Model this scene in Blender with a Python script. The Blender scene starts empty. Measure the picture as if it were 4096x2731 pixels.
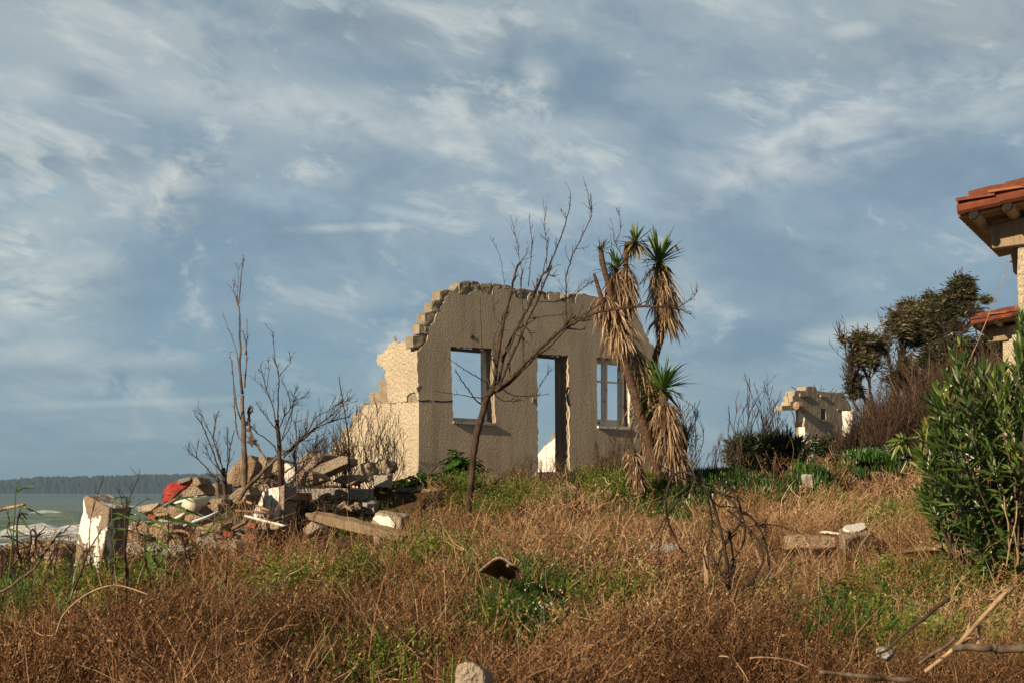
import bpy, bmesh, math, random
import numpy as np
from mathutils import Vector, Matrix, noise
R = math.radians
scn = bpy.context.scene
col = scn.collection

# ------------------------------------------------------------------ camera, sky, sun, exposure
EYE = 5.0
cam = bpy.data.objects.new('camera', bpy.data.cameras.new('camera')); col.objects.link(cam)
cam.location = (0, 0, EYE); cam.rotation_euler = (R(90), 0, 0)
cam.data.lens = 50; cam.data.sensor_width = 36; cam.data.shift_y = 602.5 / 4096
cam.data.clip_start = 0.1; cam.data.clip_end = 40000
cam.data.dof.use_dof = True; cam.data.dof.focus_distance = 21; cam.data.dof.aperture_fstop = 13
scn.camera = cam
scn.render.resolution_x = 1024; scn.render.resolution_y = 682
scn.view_settings.view_transform = 'Standard'; scn.view_settings.look = 'None'
scn.view_settings.exposure = 0.32; scn.view_settings.gamma = 1.0

SUN_EL = R(23)
SD = Vector((-.692, -.722, 0)).normalized() * math.cos(SUN_EL) + Vector((0, 0, math.sin(SUN_EL)))
sun = bpy.data.objects.new('sun', bpy.data.lights.new('sun', 'SUN')); col.objects.link(sun)
sun.data.energy = 5.0; sun.data.angle = R(0.5); sun.data.color = (1.0, .81, .57)
sun.rotation_euler = SD.to_track_quat('Z', 'Y').to_euler()

world = bpy.data.worlds.new('World'); scn.world = world; world.use_nodes = True
world.cycles.sampling_method = 'MANUAL'; world.cycles.sample_map_resolution = 256

class NT:
    """small node builder"""
    def __init__(s, tree): s.t = tree; s.n = tree.nodes; s.l = tree.links
    def new(s, typ, **kw):
        n = s.n.new(typ)
        for k, v in kw.items():
            if k == 'inp':
                for kk, vv in v.items():
                    if isinstance(vv, bpy.types.NodeSocket): s.l.new(vv, n.inputs[kk])
                    else: n.inputs[kk].default_value = vv
            else: setattr(n, k, v)
        return n
    def math(s, op, a, b=0.0, c=0.0, clamp=False):
        n = s.new('ShaderNodeMath', operation=op, use_clamp=clamp, inp={0: a, 1: b, 2: c}); return n.outputs[0]
    def noise(s, vec, scale, detail=4, rough=.55, dist=0.0, dim='3D'):
        n = s.new('ShaderNodeTexNoise', noise_dimensions=dim)
        if vec is not None: s.l.new(vec, n.inputs['Vector'])
        n.inputs['Scale'].default_value = scale; n.inputs['Detail'].default_value = detail
        n.inputs['Roughness'].default_value = rough; n.inputs['Distortion'].default_value = dist
        return n.outputs['Fac']
    def ramp(s, fac, stops, interp='LINEAR'):
        n = s.new('ShaderNodeValToRGB'); e = n.color_ramp.elements; n.color_ramp.interpolation = interp
        while len(e) > 1: e.remove(e[-1])
        e[0].position = stops[0][0]; e[0].color = (*stops[0][1], 1)
        for p, c in stops[1:]:
            x = e.new(p); x.color = (*c, 1)
        s.l.new(fac, n.inputs[0]); return n.outputs[0]
    def fr(s, fac, a, b, lo=0., hi=1.):
        n = s.new('ShaderNodeMapRange', clamp=True, inp={0: fac, 1: a, 2: b, 3: lo, 4: hi}); return n.outputs[0]
    def mix(s, fac, a, b, mode='MIX'):
        n = s.new('ShaderNodeMix', data_type='RGBA', blend_type=mode)
        for i, v in ((0, fac), (6, a), (7, b)):
            if isinstance(v, bpy.types.NodeSocket): s.l.new(v, n.inputs[i])
            elif isinstance(v, tuple): n.inputs[i].default_value = (*v, 1)
            else: n.inputs[i].default_value = v
        return n.outputs[2]
    def comb(s, x, y, z): return s.new('ShaderNodeCombineXYZ', inp={0: x, 1: y, 2: z}).outputs[0]

def srgb(r, g, b):
    f = lambda c: (c / 12.92) if c <= .04045 else ((c + .055) / 1.055) ** 2.4
    return (f(r / 255), f(g / 255), f(b / 255))

def build_world():
    w = NT(world.node_tree); w.n.clear()
    out = w.new('ShaderNodeOutputWorld'); bg = w.new('ShaderNodeBackground', inp={'Strength': 0.1})
    w.l.new(bg.outputs[0], out.inputs[0])
    sky = w.new('ShaderNodeTexSky', sky_type='NISHITA', sun_disc=False, sun_elevation=SUN_EL,
                sun_rotation=math.atan2(SD.x, SD.y), air_density=1.0, dust_density=1.0, ozone_density=1.5)
    tc = w.new('ShaderNodeTexCoord').outputs['Generated']
    d = w.new('ShaderNodeSeparateXYZ', inp={0: tc}).outputs
    # sky dome angles in degrees: az 0 = out over the ruin, el up from the horizon
    az = w.math('MULTIPLY', w.math('ARCTAN2', d[0], d[1]), 180 / math.pi)
    el = w.math('MULTIPLY', w.math('ARCSINE', d[2]), 180 / math.pi)
    # cloud layer seen in perspective: coordinates on a high flat sheet
    zz = w.math('ADD', w.math('MAXIMUM', d[2], 0.0), 0.16)
    u = w.math('DIVIDE', d[0], zz); v = w.math('DIVIDE', d[1], zz)
    P = w.comb(w.math('ADD', u, w.math('MULTIPLY', v, .12)), w.math('MULTIPLY', v, .8), 0.0)
    warp = w.noise(P, 1.1, 3, .5)
    P2 = w.comb(w.math('ADD', u, w.math('MULTIPLY', warp, .9)), w.math('ADD', w.math('MULTIPLY', v, .75), w.math('MULTIPLY', warp, -.7)), 3.7)
    n1 = w.noise(P2, .95, 4.5, .48, .15)
    n2 = w.noise(P2, 3.0, 6, .58, .35)
    n3 = w.noise(P2, 9.0, 6, .62, .3)
    ang = w.comb(w.math('MULTIPLY', w.math('ADD', az, w.math('MULTIPLY', el, .5)), .85), w.math('MULTIPLY', el, 1.45), 1.3)
    wq = w.noise(ang, .10, 3, .5)
    ang2 = w.new('ShaderNodeVectorMath', operation='ADD', inp={0: ang, 1: w.comb(w.math('MULTIPLY', wq, 8), w.math('MULTIPLY', wq, -5), 0.0)}).outputs[0]
    nA = w.noise(ang2, .17, 7, .58, .15)
    nB = w.noise(ang2, .55, 8, .62, .15)
    rim = w.math('ADD', w.math('MULTIPLY', w.math('SUBTRACT', nA, .5), 2.6), w.math('MULTIPLY', w.math('SUBTRACT', nB, .5), 2.6))
    def blob(a0, e0, ra, re, ang=0.0, wob=.6, soft=(1.15, .15)):
        """soft elliptical mass of cloud centred on a direction of the dome, its rim broken by noise"""
        c, s_ = math.cos(R(ang)), math.sin(R(ang))
        x = w.math('SUBTRACT', az, a0); y = w.math('SUBTRACT', el, e0)
        xr = w.math('DIVIDE', w.math('ADD', w.math('MULTIPLY', x, c), w.math('MULTIPLY', y, s_)), ra)
        yr = w.math('DIVIDE', w.math('SUBTRACT', w.math('MULTIPLY', y, c), w.math('MULTIPLY', x, s_)), re)
        r = w.math('SQRT', w.math('ADD', w.math('MULTIPLY', xr, xr), w.math('MULTIPLY', yr, yr)))
        r = w.math('ADD', r, w.math('MULTIPLY', rim, wob * .75))
        n = w.new('ShaderNodeMapRange', interpolation_type='SMOOTHSTEP', inp={0: r, 1: soft[0], 2: soft[1], 3: 0.0, 4: 1.0})
        return n.outputs[0]
    nC = w.noise(ang2, 1.1, 8, .65, .1)
    puff = w.fr(w.math('ADD', w.math('MULTIPLY', nB, .6), w.math('MULTIPLY', nC, .4)), .42, .60)
    def A(x, y):   # a place in the photograph (overview pixels) as a direction of the dome
        return math.degrees(math.atan2(x - 1176, 3266)), math.degrees(math.atan2(1130 - y, math.hypot(3266, x - 1176)))
    K = 57.3 / 3266
    base = w.ramp(w.fr(el, -1.0, 22.0), [(0, srgb(128, 158, 172)), (.08, srgb(124, 154, 172)), (.3, srgb(120, 150, 173)), (.62, srgb(128, 151, 172)), (1, srgb(140, 155, 166))])
    # broad banks
    val = base
    bank = w.fr(w.math('ADD', n1, w.math('MULTIPLY', w.math('SUBTRACT', n2, .5), .35)), .40, .64)
    val = w.mix(w.math('MULTIPLY', bank, .42), val, srgb(166, 178, 186))
    def put(val, x, y, rx, ry, ang, c, f, wob=.6, soft=(1.15, .15)):
        a0, e0 = A(x, y)
        m = w.math('MULTIPLY', blob(a0, e0, rx * K, ry * K, ang, wob, soft), f)
        if sum(c) > 640: m = w.math('MULTIPLY', m, puff)
        return w.mix(m, val, srgb(*c))
    G = (174, 184, 190); L = (194, 201, 204); Wt = (222, 222, 216); Dk = (108, 131, 150); Dg = (126, 142, 154)
    val = put(val, 300, 60, 520, 130, 4, G, .75, .35, (1.3, .0))
    val = put(val, 1500, 30, 900, 100, 0, G, .6, .35, (1.3, .0))
    val = put(val, 2250, 70, 420, 130, 0, (160, 168, 172), .7, .3, (1.3, 0.))
    val = put(val, 700, 255, 560, 75, -4, L, .8, .5, (1.3, 0.))
    val = put(val, 1150, 290, 330, 36, -3, L, .45, .6)
    val = put(val, 900, 60, 380, 60, -5, Dg, .9, .5, (1.3, 0.))
    val = put(val, 1110, 215, 260, 80, 5, Dk, .9, .5, (1.3, 0.))
    val = put(val, 190, 200, 90, 50, 0, Dk, .65, .6, (1.3, 0.))
    val = put(val, 130, 375, 460, 55, 0, Dk, .85, .5, (1.3, 0.))
    val = put(val, 1240, 165, 60, 40, -20, L, .6, .7)
    val = put(val, 250, 25, 150, 45, -12, (190, 196, 200), .6, .6)
    val = put(val, 60, 200, 130, 50, 0, L, .55, .5)
    val = put(val, 350, 440, 330, 90, 20, (172, 184, 192), .6, .6, (1.3, 0.))
    val = put(val, 130, 440, 28, 26, 30, (118, 164, 196), .8, .4)
    val = put(val, 415, 400, 105, 55, 25, Wt, .9, 1.6, (1.3, .1))
    val = put(val, 385, 480, 80, 75, 60, Wt, .9, 1.6)
    val = put(val, 440, 462, 60, 14, 5, (140, 158, 174), .7, .4)
    val = put(val, 90, 650, 240, 190, -62, (176, 190, 194), .8, .6, (1.3, 0.))
    val = put(val, 30, 560, 110, 60, 20, Wt, .95, 1.6)
    val = put(val, 210, 600, 85, 40, 12, (190, 198, 200), .65, .8)
    val = put(val, 40, 700, 150, 60, 22, Wt, .8, 1.6)
    val = put(val, 90, 810, 140, 36, 4, L, .65, .6)
    val = put(val, 300, 830, 220, 30, 4, G, .5, .5)
    val = put(val, 700, 470, 190, 42, -7, (150, 172, 190), .85, .25)
    val = put(val, 790, 524, 200, 13, 3, L, .85, .15)
    val = put(val, 940, 494, 110, 17, -10, (176, 190, 200), .85, .2)
    val = put(val, 760, 690, 260, 50, 6, G, .35, .8)
    val = put(val, 280, 925, 330, 13, 3, (160, 180, 190), .75, .25)
    val = put(val, 200, 860, 420, 26, 0, Dk, .3, .4, (1.3, 0.))
    val = put(val, 1680, 395, 560, 110, 13, (168, 182, 194), .85, .55, (1.3, 0.))
    val = put(val, 1900, 315, 360, 75, 16, (206, 210, 211), 1., 1.4)
    val = put(val, 2250, 260, 220, 60, 8, G, .75, .7)
    val = put(val, 1640, 385, 130, 22, 14, L, .55, .7)
    val = put(val, 1990, 330, 130, 15, 8, (132, 154, 178), .75, .5)
    val = put(val, 1480, 440, 200, 60, 20, (152, 172, 190), .6, .6)
    val = put(val, 1960, 70, 70, 22, 0, L, .7, .5)
    val = put(val, 1180, 590, 330, 60, 12, (146, 168, 188), .6, .6)
    val = put(val, 2100, 470, 500, 60, -4, (130, 152, 176), .6, .4, (1.3, 0.))
    val = put(val, 1760, 790, 170, 60, 0, (98, 130, 158), .75, .5, (1.3, 0.))
    val = put(val, 1935, 765, 120, 28, 6, (186, 195, 198), 1., 1.0)
    val = put(val, 2260, 760, 110, 14, 0, (150, 172, 188), .6, .4)
    val = put(val, 1950, 840, 140, 30, 0, (128, 154, 176), .6, .5)
    # low haze band over the water
    val = w.mix(w.fr(el, 3.2, 0.0, 0, .55), val, srgb(132, 160, 174))
    # billows and darker undersides all over the layer
    fade = w.fr(el, 1.5, 9, .25, 1)
    val = w.mix(w.math('MULTIPLY', w.fr(nA, .50, .66, 0, .55), fade), val, srgb(176, 186, 193))
    val = w.mix(w.math('MULTIPLY', w.fr(w.math('ADD', w.math('MULTIPLY', nB, .55), w.math('MULTIPLY', nA, .45)), .53, .64, 0, .65), fade), val, srgb(208, 212, 211))
    val = w.mix(w.math('MULTIPLY', w.fr(nA, .49, .36, 0, .75), fade), val, srgb(112, 136, 158))
    val = w.mix(w.fr(nB, .46, .30, 0, .30), val, srgb(116, 138, 160))
    # unseen sky overhead and to the sides, darkened to cut fill light
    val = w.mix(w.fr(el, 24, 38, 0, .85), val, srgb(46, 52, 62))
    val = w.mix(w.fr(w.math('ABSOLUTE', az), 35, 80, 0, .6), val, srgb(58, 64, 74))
    # fine mottling
    val = w.mix(w.fr(n3, .3, .7, .0, .10), val, srgb(178, 188, 194))
    val = w.mix(w.fr(n2, .6, .25, .0, .28), val, srgb(108, 136, 162))
    ten = w.mix(1.0, val, (10., 10., 10.), 'MULTIPLY')
    fin = w.mix(0.93, sky.outputs[0], ten)
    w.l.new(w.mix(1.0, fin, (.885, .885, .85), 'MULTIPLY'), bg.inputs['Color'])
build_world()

# ------------------------------------------------------------------ places: a pixel and a distance give a point
ZONES = dict(A=(1400, 1050, .6058), B=(700, 1000, .7971), C=(2200, 850, .7014), D=(2850, 1050, .7654), E=(3700, 700, .6377),
             F=(0, 1800, .5936), G=(900, 1750, .4252), H=(1000, 2000, .4677), I=(2000, 1850, .5618), J=(3000, 2000, .4662),
             K=(2850, 1450, .3826), L=(3300, 1050, .4464), M=(0, 1800, .3827), N=(1900, 700, .4464), O=(1700, 1300, .5102),
             P=(700, 1450, .4464), Q=(400, 1850, .3189), S=(1900, 2150, .1913), X=(0, 0, 1.7415))
FP = 5688.9
def pp(z, x, y):
    a, b, s = ZONES[z]; return a + x * s, b + y * s
def V(z, x, y, Y):
    px, py = pp(z, x, y)
    return Vector(((px - 2048) / FP * Y, Y, EYE + (1968 - py) / FP * Y))

# ------------------------------------------------------------------ tagging
def tag(o, label=None, cat=None, group=None, kind=None):
    if label: o['label'] = label
    if cat: o['category'] = cat
    if group: o['group'] = group
    if kind: o['kind'] = kind
    return o
def thing(name, label, cat, loc=(0, 0, 0), group=None):
    o = bpy.data.objects.new(name, None); col.objects.link(o); o.location = loc; o.empty_display_size = .2
    return tag(o, label, cat, group)
def link(name, me, mat, parent=None, smooth=False):
    o = bpy.data.objects.new(name, me); col.objects.link(o)
    if mat is not None:
        for m in (mat if isinstance(mat, (list, tuple)) else [mat]): me.materials.append(m)
    if parent is not None:
        o.parent = parent; o.matrix_parent_inverse = Matrix.Translation(-Vector(parent.location)) if parent.type == 'EMPTY' else Matrix.Identity(4)
    if smooth: me.polygons.foreach_set('use_smooth', [True] * len(me.polygons))
    return o

class MB:
    """collects tubes, ribbons, leaves and boxes; build() links them as ONE mesh object"""
    def __init__(s, seed=0): s.v = []; s.f = []; s.a = []; s.r = random.Random(seed)
    def add(s, vs, fs, a=.5):
        o = len(s.v); s.v.extend(tuple(p) for p in vs); s.f.extend(tuple(i + o for i in f) for f in fs)
        s.a.extend([a] * len(vs) if not isinstance(a, (list, tuple)) else a)
    def tube(s, pts, rad, n=6, a=.5, cap=True):
        pts = [Vector(p) for p in pts]; m = len(pts)
        if not isinstance(rad, (list, tuple)): rad = [rad] * m
        vs = []; up = Vector((0.31, 0.17, .93)); fs = []
        for i, p in enumerate(pts):
            t = (pts[min(i + 1, m - 1)] - pts[max(i - 1, 0)])
            if t.length < 1e-9: t = Vector((0, 0, 1))
            t.normalize(); x = t.cross(up)
            if x.length < .05: x = t.cross(Vector((1, 0, 0)))
            x.normalize(); y = t.cross(x); up = x.cross(t)
            for k in range(n):
                an = 2 * math.pi * k / n
                vs.append(p + (x * math.cos(an) + y * math.sin(an)) * rad[i])
        for i in range(m - 1):
            for k in range(n):
                k2 = (k + 1) % n; fs.append((i * n + k, i * n + k2, (i + 1) * n + k2, (i + 1) * n + k))
        if cap: fs.append(tuple(range(n))[::-1]); fs.append(tuple((m - 1) * n + k for k in range(n)))
        s.add(vs, fs, a)
    def blade(s, pts, w, nrm, a=.5, fold=0.0, prof=None):
        """leaf: strip of given width along pts, optionally folded along its midrib"""
        pts = [Vector(p) for p in pts]; m = len(pts); vs = []; fs = []; c = 3 if fold else 2
        for i, p in enumerate(pts):
            t = (pts[min(i + 1, m - 1)] - pts[max(i - 1, 0)]).normalized(); x = t.cross(nrm)
            if x.length < 1e-4: x = t.cross(Vector((.3, .9, .1)))
            x.normalize(); nn = x.cross(t)
            ww = w * (prof(i / (m - 1)) if prof else (1 - i / (m - 1) * .97)) * .5
            if fold: vs += [p - x * ww + nn * ww * fold, p, p + x * ww + nn * ww * fold]
            else: vs += [p - x * ww, p + x * ww]
        for i in range(m - 1):
            for k in range(c - 1): fs.append((i * c + k, i * c + k + 1, (i + 1) * c + k + 1, (i + 1) * c + k))
        s.add(vs, fs, a)
    def box(s, c, x, y, z, a=.5):
        """box from centre and three half-axis vectors"""
        c, x, y, z = map(Vector, (c, x, y, z))
        vs = [c + x * i + y * j + z * k for k in (-1, 1) for j in (-1, 1) for i in (-1, 1)]
        s.add(vs, [(0, 2, 3, 1), (4, 5, 7, 6), (0, 1, 5, 4), (2, 6, 7, 3), (0, 4, 6, 2), (1, 3, 7, 5)], a)
    def build(s, name, mat, parent=None, smooth=False):
        me = bpy.data.meshes.new(name); me.from_pydata(s.v, [], s.f)
        at = me.attributes.new('v', 'FLOAT', 'POINT'); at.data.foreach_set('value', s.a)
        me.update(); return link(name, me, mat, parent, smooth)

def smooth_path(pts, k=4):
    """Catmull-Rom through pts"""
    P = [Vector(p) for p in pts]
    if len(P) < 3:
        return [P[0].lerp(P[1], i / k) for i in range(k + 1)]
    Q = [P[0] * 2 - P[1]] + P + [P[-1] * 2 - P[-2]]; o = []
    for i in range(1, len(Q) - 2):
        a, b, c, d = Q[i - 1:i + 3]
        for j in range(k):
            t = j / k
            o.append(.5 * ((2 * b) + (c - a) * t + (2 * a - 5 * b + 4 * c - d) * t * t + (3 * b - a - 3 * c + d) * t ** 3))
    o.append(P[-1]); return o
# ------------------------------------------------------------------ materials
def mat(name, fn):
    m = bpy.data.materials.new(name); m.use_nodes = True; w = NT(m.node_tree); w.n.clear()
    out = w.new('ShaderNodeOutputMaterial'); fn(w, out); return m
def princ(w, out, colr, rough=.85, bump=None, bd=.02, spec=.3, bs=1.0):
    p = w.new('ShaderNodeBsdfPrincipled'); p.inputs['Roughness'].default_value = rough if not isinstance(rough, bpy.types.NodeSocket) else .5
    if isinstance(rough, bpy.types.NodeSocket): w.l.new(rough, p.inputs['Roughness'])
    p.inputs['Specular IOR Level'].default_value = spec
    if isinstance(colr, tuple): p.inputs['Base Color'].default_value = (*colr, 1)
    else: w.l.new(colr, p.inputs['Base Color'])
    if bump is not None:
        b = w.new('ShaderNodeBump', inp={'Height': bump, 'Distance': bd, 'Strength': bs}); w.l.new(b.outputs[0], p.inputs['Normal'])
    w.l.new(p.outputs[0], out.inputs[0]); return p
def pos(w): return w.new('ShaderNodeNewGeometry').outputs['Position']
def sc(w, vec, x, y, z): return w.new('ShaderNodeVectorMath', operation='MULTIPLY', inp={0: vec, 1: (x, y, z)}).outputs[0]

def stucco(c1, c2, size=14., depth=.03, stain=.5):
    def f(w, out):
        P = pos(w); n = w.noise(P, size, 4, .6, .25); nb = w.noise(P, size * 2.6, 3, .6, .5)
        big = w.noise(P, 1.1, 5, .6); streak = w.noise(sc(w, P, 3.2, 3.2, .5), 1.0, 4, .6)
        c = w.mix(w.fr(big, .35, .7), c1, c2)
        c = w.mix(w.fr(streak, .5, .78, 0, stain), c, tuple(x * .62 for x in c2))
        fine = w.noise(P, 40, 3, .7)
        c = w.mix(w.fr(fine, .3, .75, 0, .25), c, tuple(x * .75 for x in c1))
        hgt = w.math('ADD', w.math('MULTIPLY', w.fr(n, .35, .62), .7), w.math('MULTIPLY', nb, .5))
        princ(w, out, c, .95, hgt, depth, .1)
    return f
M = {}
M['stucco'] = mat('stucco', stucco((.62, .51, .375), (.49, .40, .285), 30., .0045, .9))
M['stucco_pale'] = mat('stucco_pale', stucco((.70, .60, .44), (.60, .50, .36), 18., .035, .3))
M['stucco_far'] = mat('stucco_far', stucco((.46, .39, .285), (.36, .29, .20), 5., .012, .8))
def block_f(base, alt, dark):
    def f(w, out):
        P = pos(w); n = w.noise(P, 6, 5, .65); fine = w.noise(P, 55, 3, .7); pit = w.new('ShaderNodeTexVoronoi', inp={'Vector': P, 'Scale': 38.}).outputs[0]
        isl = w.new('ShaderNodeObjectInfo').outputs['Random']; b2 = w.mix(w.fr(isl, 0, 1, 0, .55), base, tuple(min(1, q * 1.45) for q in base)); c = w.mix(w.fr(n, .35, .68), b2, alt); c = w.mix(w.fr(fine, .52, .75, 0, .55), c, dark)
        h = w.math('ADD', w.math('MULTIPLY', fine, .6), w.math('ADD', w.math('MULTIPLY', pit, .5), n))
        princ(w, out, c, .95, h, .028, .1)
    return f
M['block'] = mat('block', block_f((.36, .30, .22), (.27, .22, .165), (.15, .12, .09)))
M['concrete'] = mat('concrete', block_f((.42, .34, .25), (.30, .24, .18), (.16, .125, .095)))
M['rubble'] = mat('rubble', block_f((.42, .31, .21), (.25, .175, .115), (.13, .095, .07)))
M['mortar_grey'] = mat('mortar_grey', block_f((.40, .37, .32), (.33, .29, .245), (.2, .175, .15)))
M['sand'] = mat('sand', block_f((.42, .27, .14), (.33, .20, .10), (.2, .12, .06)))
def paint_f(w, out):   # old white limewash flaking off render; its patches have shapes of their own
    P = pos(w); n = w.noise(sc(w, P, 1, 1, .55), 5.2, 7, .6, .35); fine = w.noise(P, 45, 3, .7)
    m = w.fr(n, .525, .54)
    c = w.mix(m, w.mix(w.fr(fine, .4, .7), (.27, .205, .14), (.20, .15, .105)), (.80, .77, .70))
    princ(w, out, c, .85, w.math('ADD', m, w.math('MULTIPLY', fine, .5)), .012, .2)
M['flaking'] = mat('flaking', paint_f)
def white_f(w, out):
    P = pos(w); n = w.noise(P, 5, 5, .6); s = w.noise(sc(w, P, 14, 14, 1.6), 1, 4, .6)
    c = w.mix(w.fr(n, .55, .8, 0, .5), (.80, .76, .68), (.60, .54, .44)); c = w.mix(w.fr(s, .6, .8, 0, .35), c, (.5, .42, .3))
    princ(w, out, c, .8, n, .01, .2)
M['white_plaster'] = mat('white_plaster', white_f)
def oldwood(base, dk, rust=None, pl=.62):
    def f(w, out):
        P = pos(w); g = w.noise(sc(w, P, 30, 30, 3), 1, 5, .65); n = w.noise(P, 7, 5, .6)
        c = w.mix(w.fr(g, .4, .7), base, dk)
        if rust: c = w.mix(w.fr(n, pl, pl + .04), c, rust)
        princ(w, out, c, .8, g, .006, .2)
    return f
M['white_wood'] = mat('white_wood', oldwood((.82, .78, .70), (.60, .53, .43), (.34, .14, .04), .60))
M['grey_wood'] = mat('grey_wood', oldwood((.22, .17, .13), (.11, .085, .065)))
M['plank'] = mat('plank', oldwood((.30, .18, .10), (.14, .08, .045)))
M['beam_wood'] = mat('beam_wood', oldwood((.34, .25, .155), (.20, .145, .085)))
M['dark'] = mat('dark_void', lambda w, o: princ(w, o, (.02, .017, .014), .95))
M['rust'] = mat('rust', lambda w, o: princ(w, o, w.mix(w.fr(w.noise(pos(w), 25, 4), .4, .6), (.16, .07, .03), (.07, .035, .02)), .9))
def tile_f(w, out):
    P = pos(w); n = w.noise(P, 6, 5, .65)
    isl = w.new('ShaderNodeNewGeometry').outputs['Random Per Island']; lich = w.noise(P, 22, 5, .7)
    c = w.ramp(w.math('ADD', w.math('MULTIPLY', n, .6), w.math('MULTIPLY', isl, .45)), [(.25, (.05, .025, .018)), (.45, (.11, .036, .022)), (.62, (.20, .056, .028)), (.8, (.30, .13, .07))])
    c = w.mix(w.fr(lich, .58, .66, 0, .6), c, (.16, .12, .085))
    princ(w, out, c, .9, w.noise(P, 60, 3), .004, .2)
M['tile'] = mat('tile', tile_f)
def bark_f(a, b, ring=0):
    def f(w, out):
        P = pos(w); g = w.noise(sc(w, P, 16, 16, 5 if not ring else 60), 1, 5, .65); n = w.noise(P, 5, 4, .6)
        c = w.mix(w.fr(g, .38, .66), a, b); c = w.mix(w.fr(n, .58, .7, 0, .5), c, tuple(min(1, x * 1.9) for x in a))
        princ(w, out, c, .9, g, .012, .15)
    return f
M['bark'] = mat('bark', bark_f((.085, .056, .04), (.035, .024, .018)))
M['bark_pale'] = mat('bark_pale', bark_f((.19, .14, .10), (.07, .048, .034)))
M['twig'] = mat('twig', bark_f((.075, .048, .034), (.035, .024, .017)))
M['char'] = mat('char_wood', bark_f((.06, .042, .032), (.022, .017, .014)))
M['bleached'] = mat('bleached', bark_f((.44, .30, .18), (.24, .15, .09)))
M['yucca_bark'] = mat('yucca_bark', bark_f((.13, .08, .052), (.05, .03, .02), 1))
def leaf_f(stops, tr=.25, rough=.5, gl=.04):
    def f(w, out):
        a = w.new('ShaderNodeAttribute', attribute_name='v').outputs['Fac']
        c = w.ramp(a, stops)
        d = w.new('ShaderNodeBsdfDiffuse', inp={'Color': c}); t = w.new('ShaderNodeBsdfTranslucent', inp={'Color': c})
        m = w.new('ShaderNodeMixShader', inp={0: tr, 1: d.outputs[0], 2: t.outputs[0]})
        if gl:
            g = w.new('ShaderNodeBsdfGlossy', inp={'Roughness': rough, 'Color': (.9, .9, .85, 1)})
            m = w.new('ShaderNodeMixShader', inp={0: gl, 1: m.outputs[0], 2: g.outputs[0]})
        w.l.new(m.outputs[0], out.inputs[0])
    return f
M['brush'] = mat('brush', leaf_f([(0, (.045, .025, .014)), (.35, (.155, .078, .038)), (.65, (.32, .185, .095)), (1, (.60, .43, .26))], .08, .5, .0))
M['bramble'] = mat('bramble', leaf_f([(0, (.035, .024, .018)), (.6, (.10, .066, .045)), (1, (.22, .15, .10))], .1, .5, .0))
M['weed'] = mat('weed', leaf_f([(0, (.05, .08, .012)), (.5, (.15, .20, .025)), (1, (.34, .36, .05))], .3, .5, .03))
M['grass'] = mat('grass', leaf_f([(0, (.035, .085, .018)), (.6, (.08, .18, .03)), (1, (.17, .27, .06))], .3, .4, .05))
M['bluegrass'] = mat('bluegrass', leaf_f([(0, (.07, .11, .06)), (.6, (.15, .20, .11)), (1, (.34, .34, .19))], .25, .4, .05))
M['iceplant'] = mat('iceplant', leaf_f([(0, (.012, .04, .006)), (.6, (.035, .10, .012)), (1, (.09, .18, .025))], .12, .35, .06))
M['oleander'] = mat('oleander', leaf_f([(0, (.018, .045, .010)), (.5, (.09, .155, .025)), (.8, (.21, .28, .05)), (.96, (.36, .38, .09)), (1, (.38, .24, .10))], .22, .38, .07))
M['yucca_leaf'] = mat('yucca_leaf', leaf_f([(0, (.035, .08, .018)), (.6, (.10, .18, .035)), (.9, (.24, .28, .07)), (1, (.35, .22, .10))], .15, .4, .06))
M['dead_leaf'] = mat('dead_leaf', leaf_f([(0, (.11, .062, .034)), (.5, (.30, .19, .105)), (1, (.56, .41, .25))], .15, .5, .03))
M['gumleaf'] = mat('gumleaf', leaf_f([(0, (.012, .016, .008)), (.35, (.035, .042, .014)), (.65, (.085, .082, .028)), (.85, (.14, .085, .04)), (1, (.24, .19, .08))], .2, .45, .05))
M['darkleaf'] = mat('darkleaf', leaf_f([(0, (.012, .022, .010)), (1, (.035, .055, .022))], .1, .45, .04))
M['broadleaf'] = mat('broadleaf', leaf_f([(0, (.03, .09, .012)), (.6, (.08, .19, .022)), (1, (.20, .30, .05))], .3, .4, .05))
M['reed'] = mat('reed', leaf_f([(0, (.04, .085, .02)), (.6, (.09, .16, .03)), (.85, (.22, .22, .05)), (1, (.48, .26, .08))], .3, .4, .04))
M['flower'] = mat('flower', leaf_f([(0, (.62, .52, .62)), (1, (.80, .78, .80))], .3, .5, 0))
def soil_f(w, out):
    P = pos(w); n = w.noise(P, .8, 5, .6); f2 = w.noise(P, 14, 6, .7)
    c = w.mix(w.fr(n, .4, .6), (.085, .05, .026), (.15, .09, .045)); c = w.mix(w.fr(f2, .45, .65), c, (.075, .042, .024))
    princ(w, out, c, .95, f2, .05, .1)
M['soil'] = mat('soil', soil_f)
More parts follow.
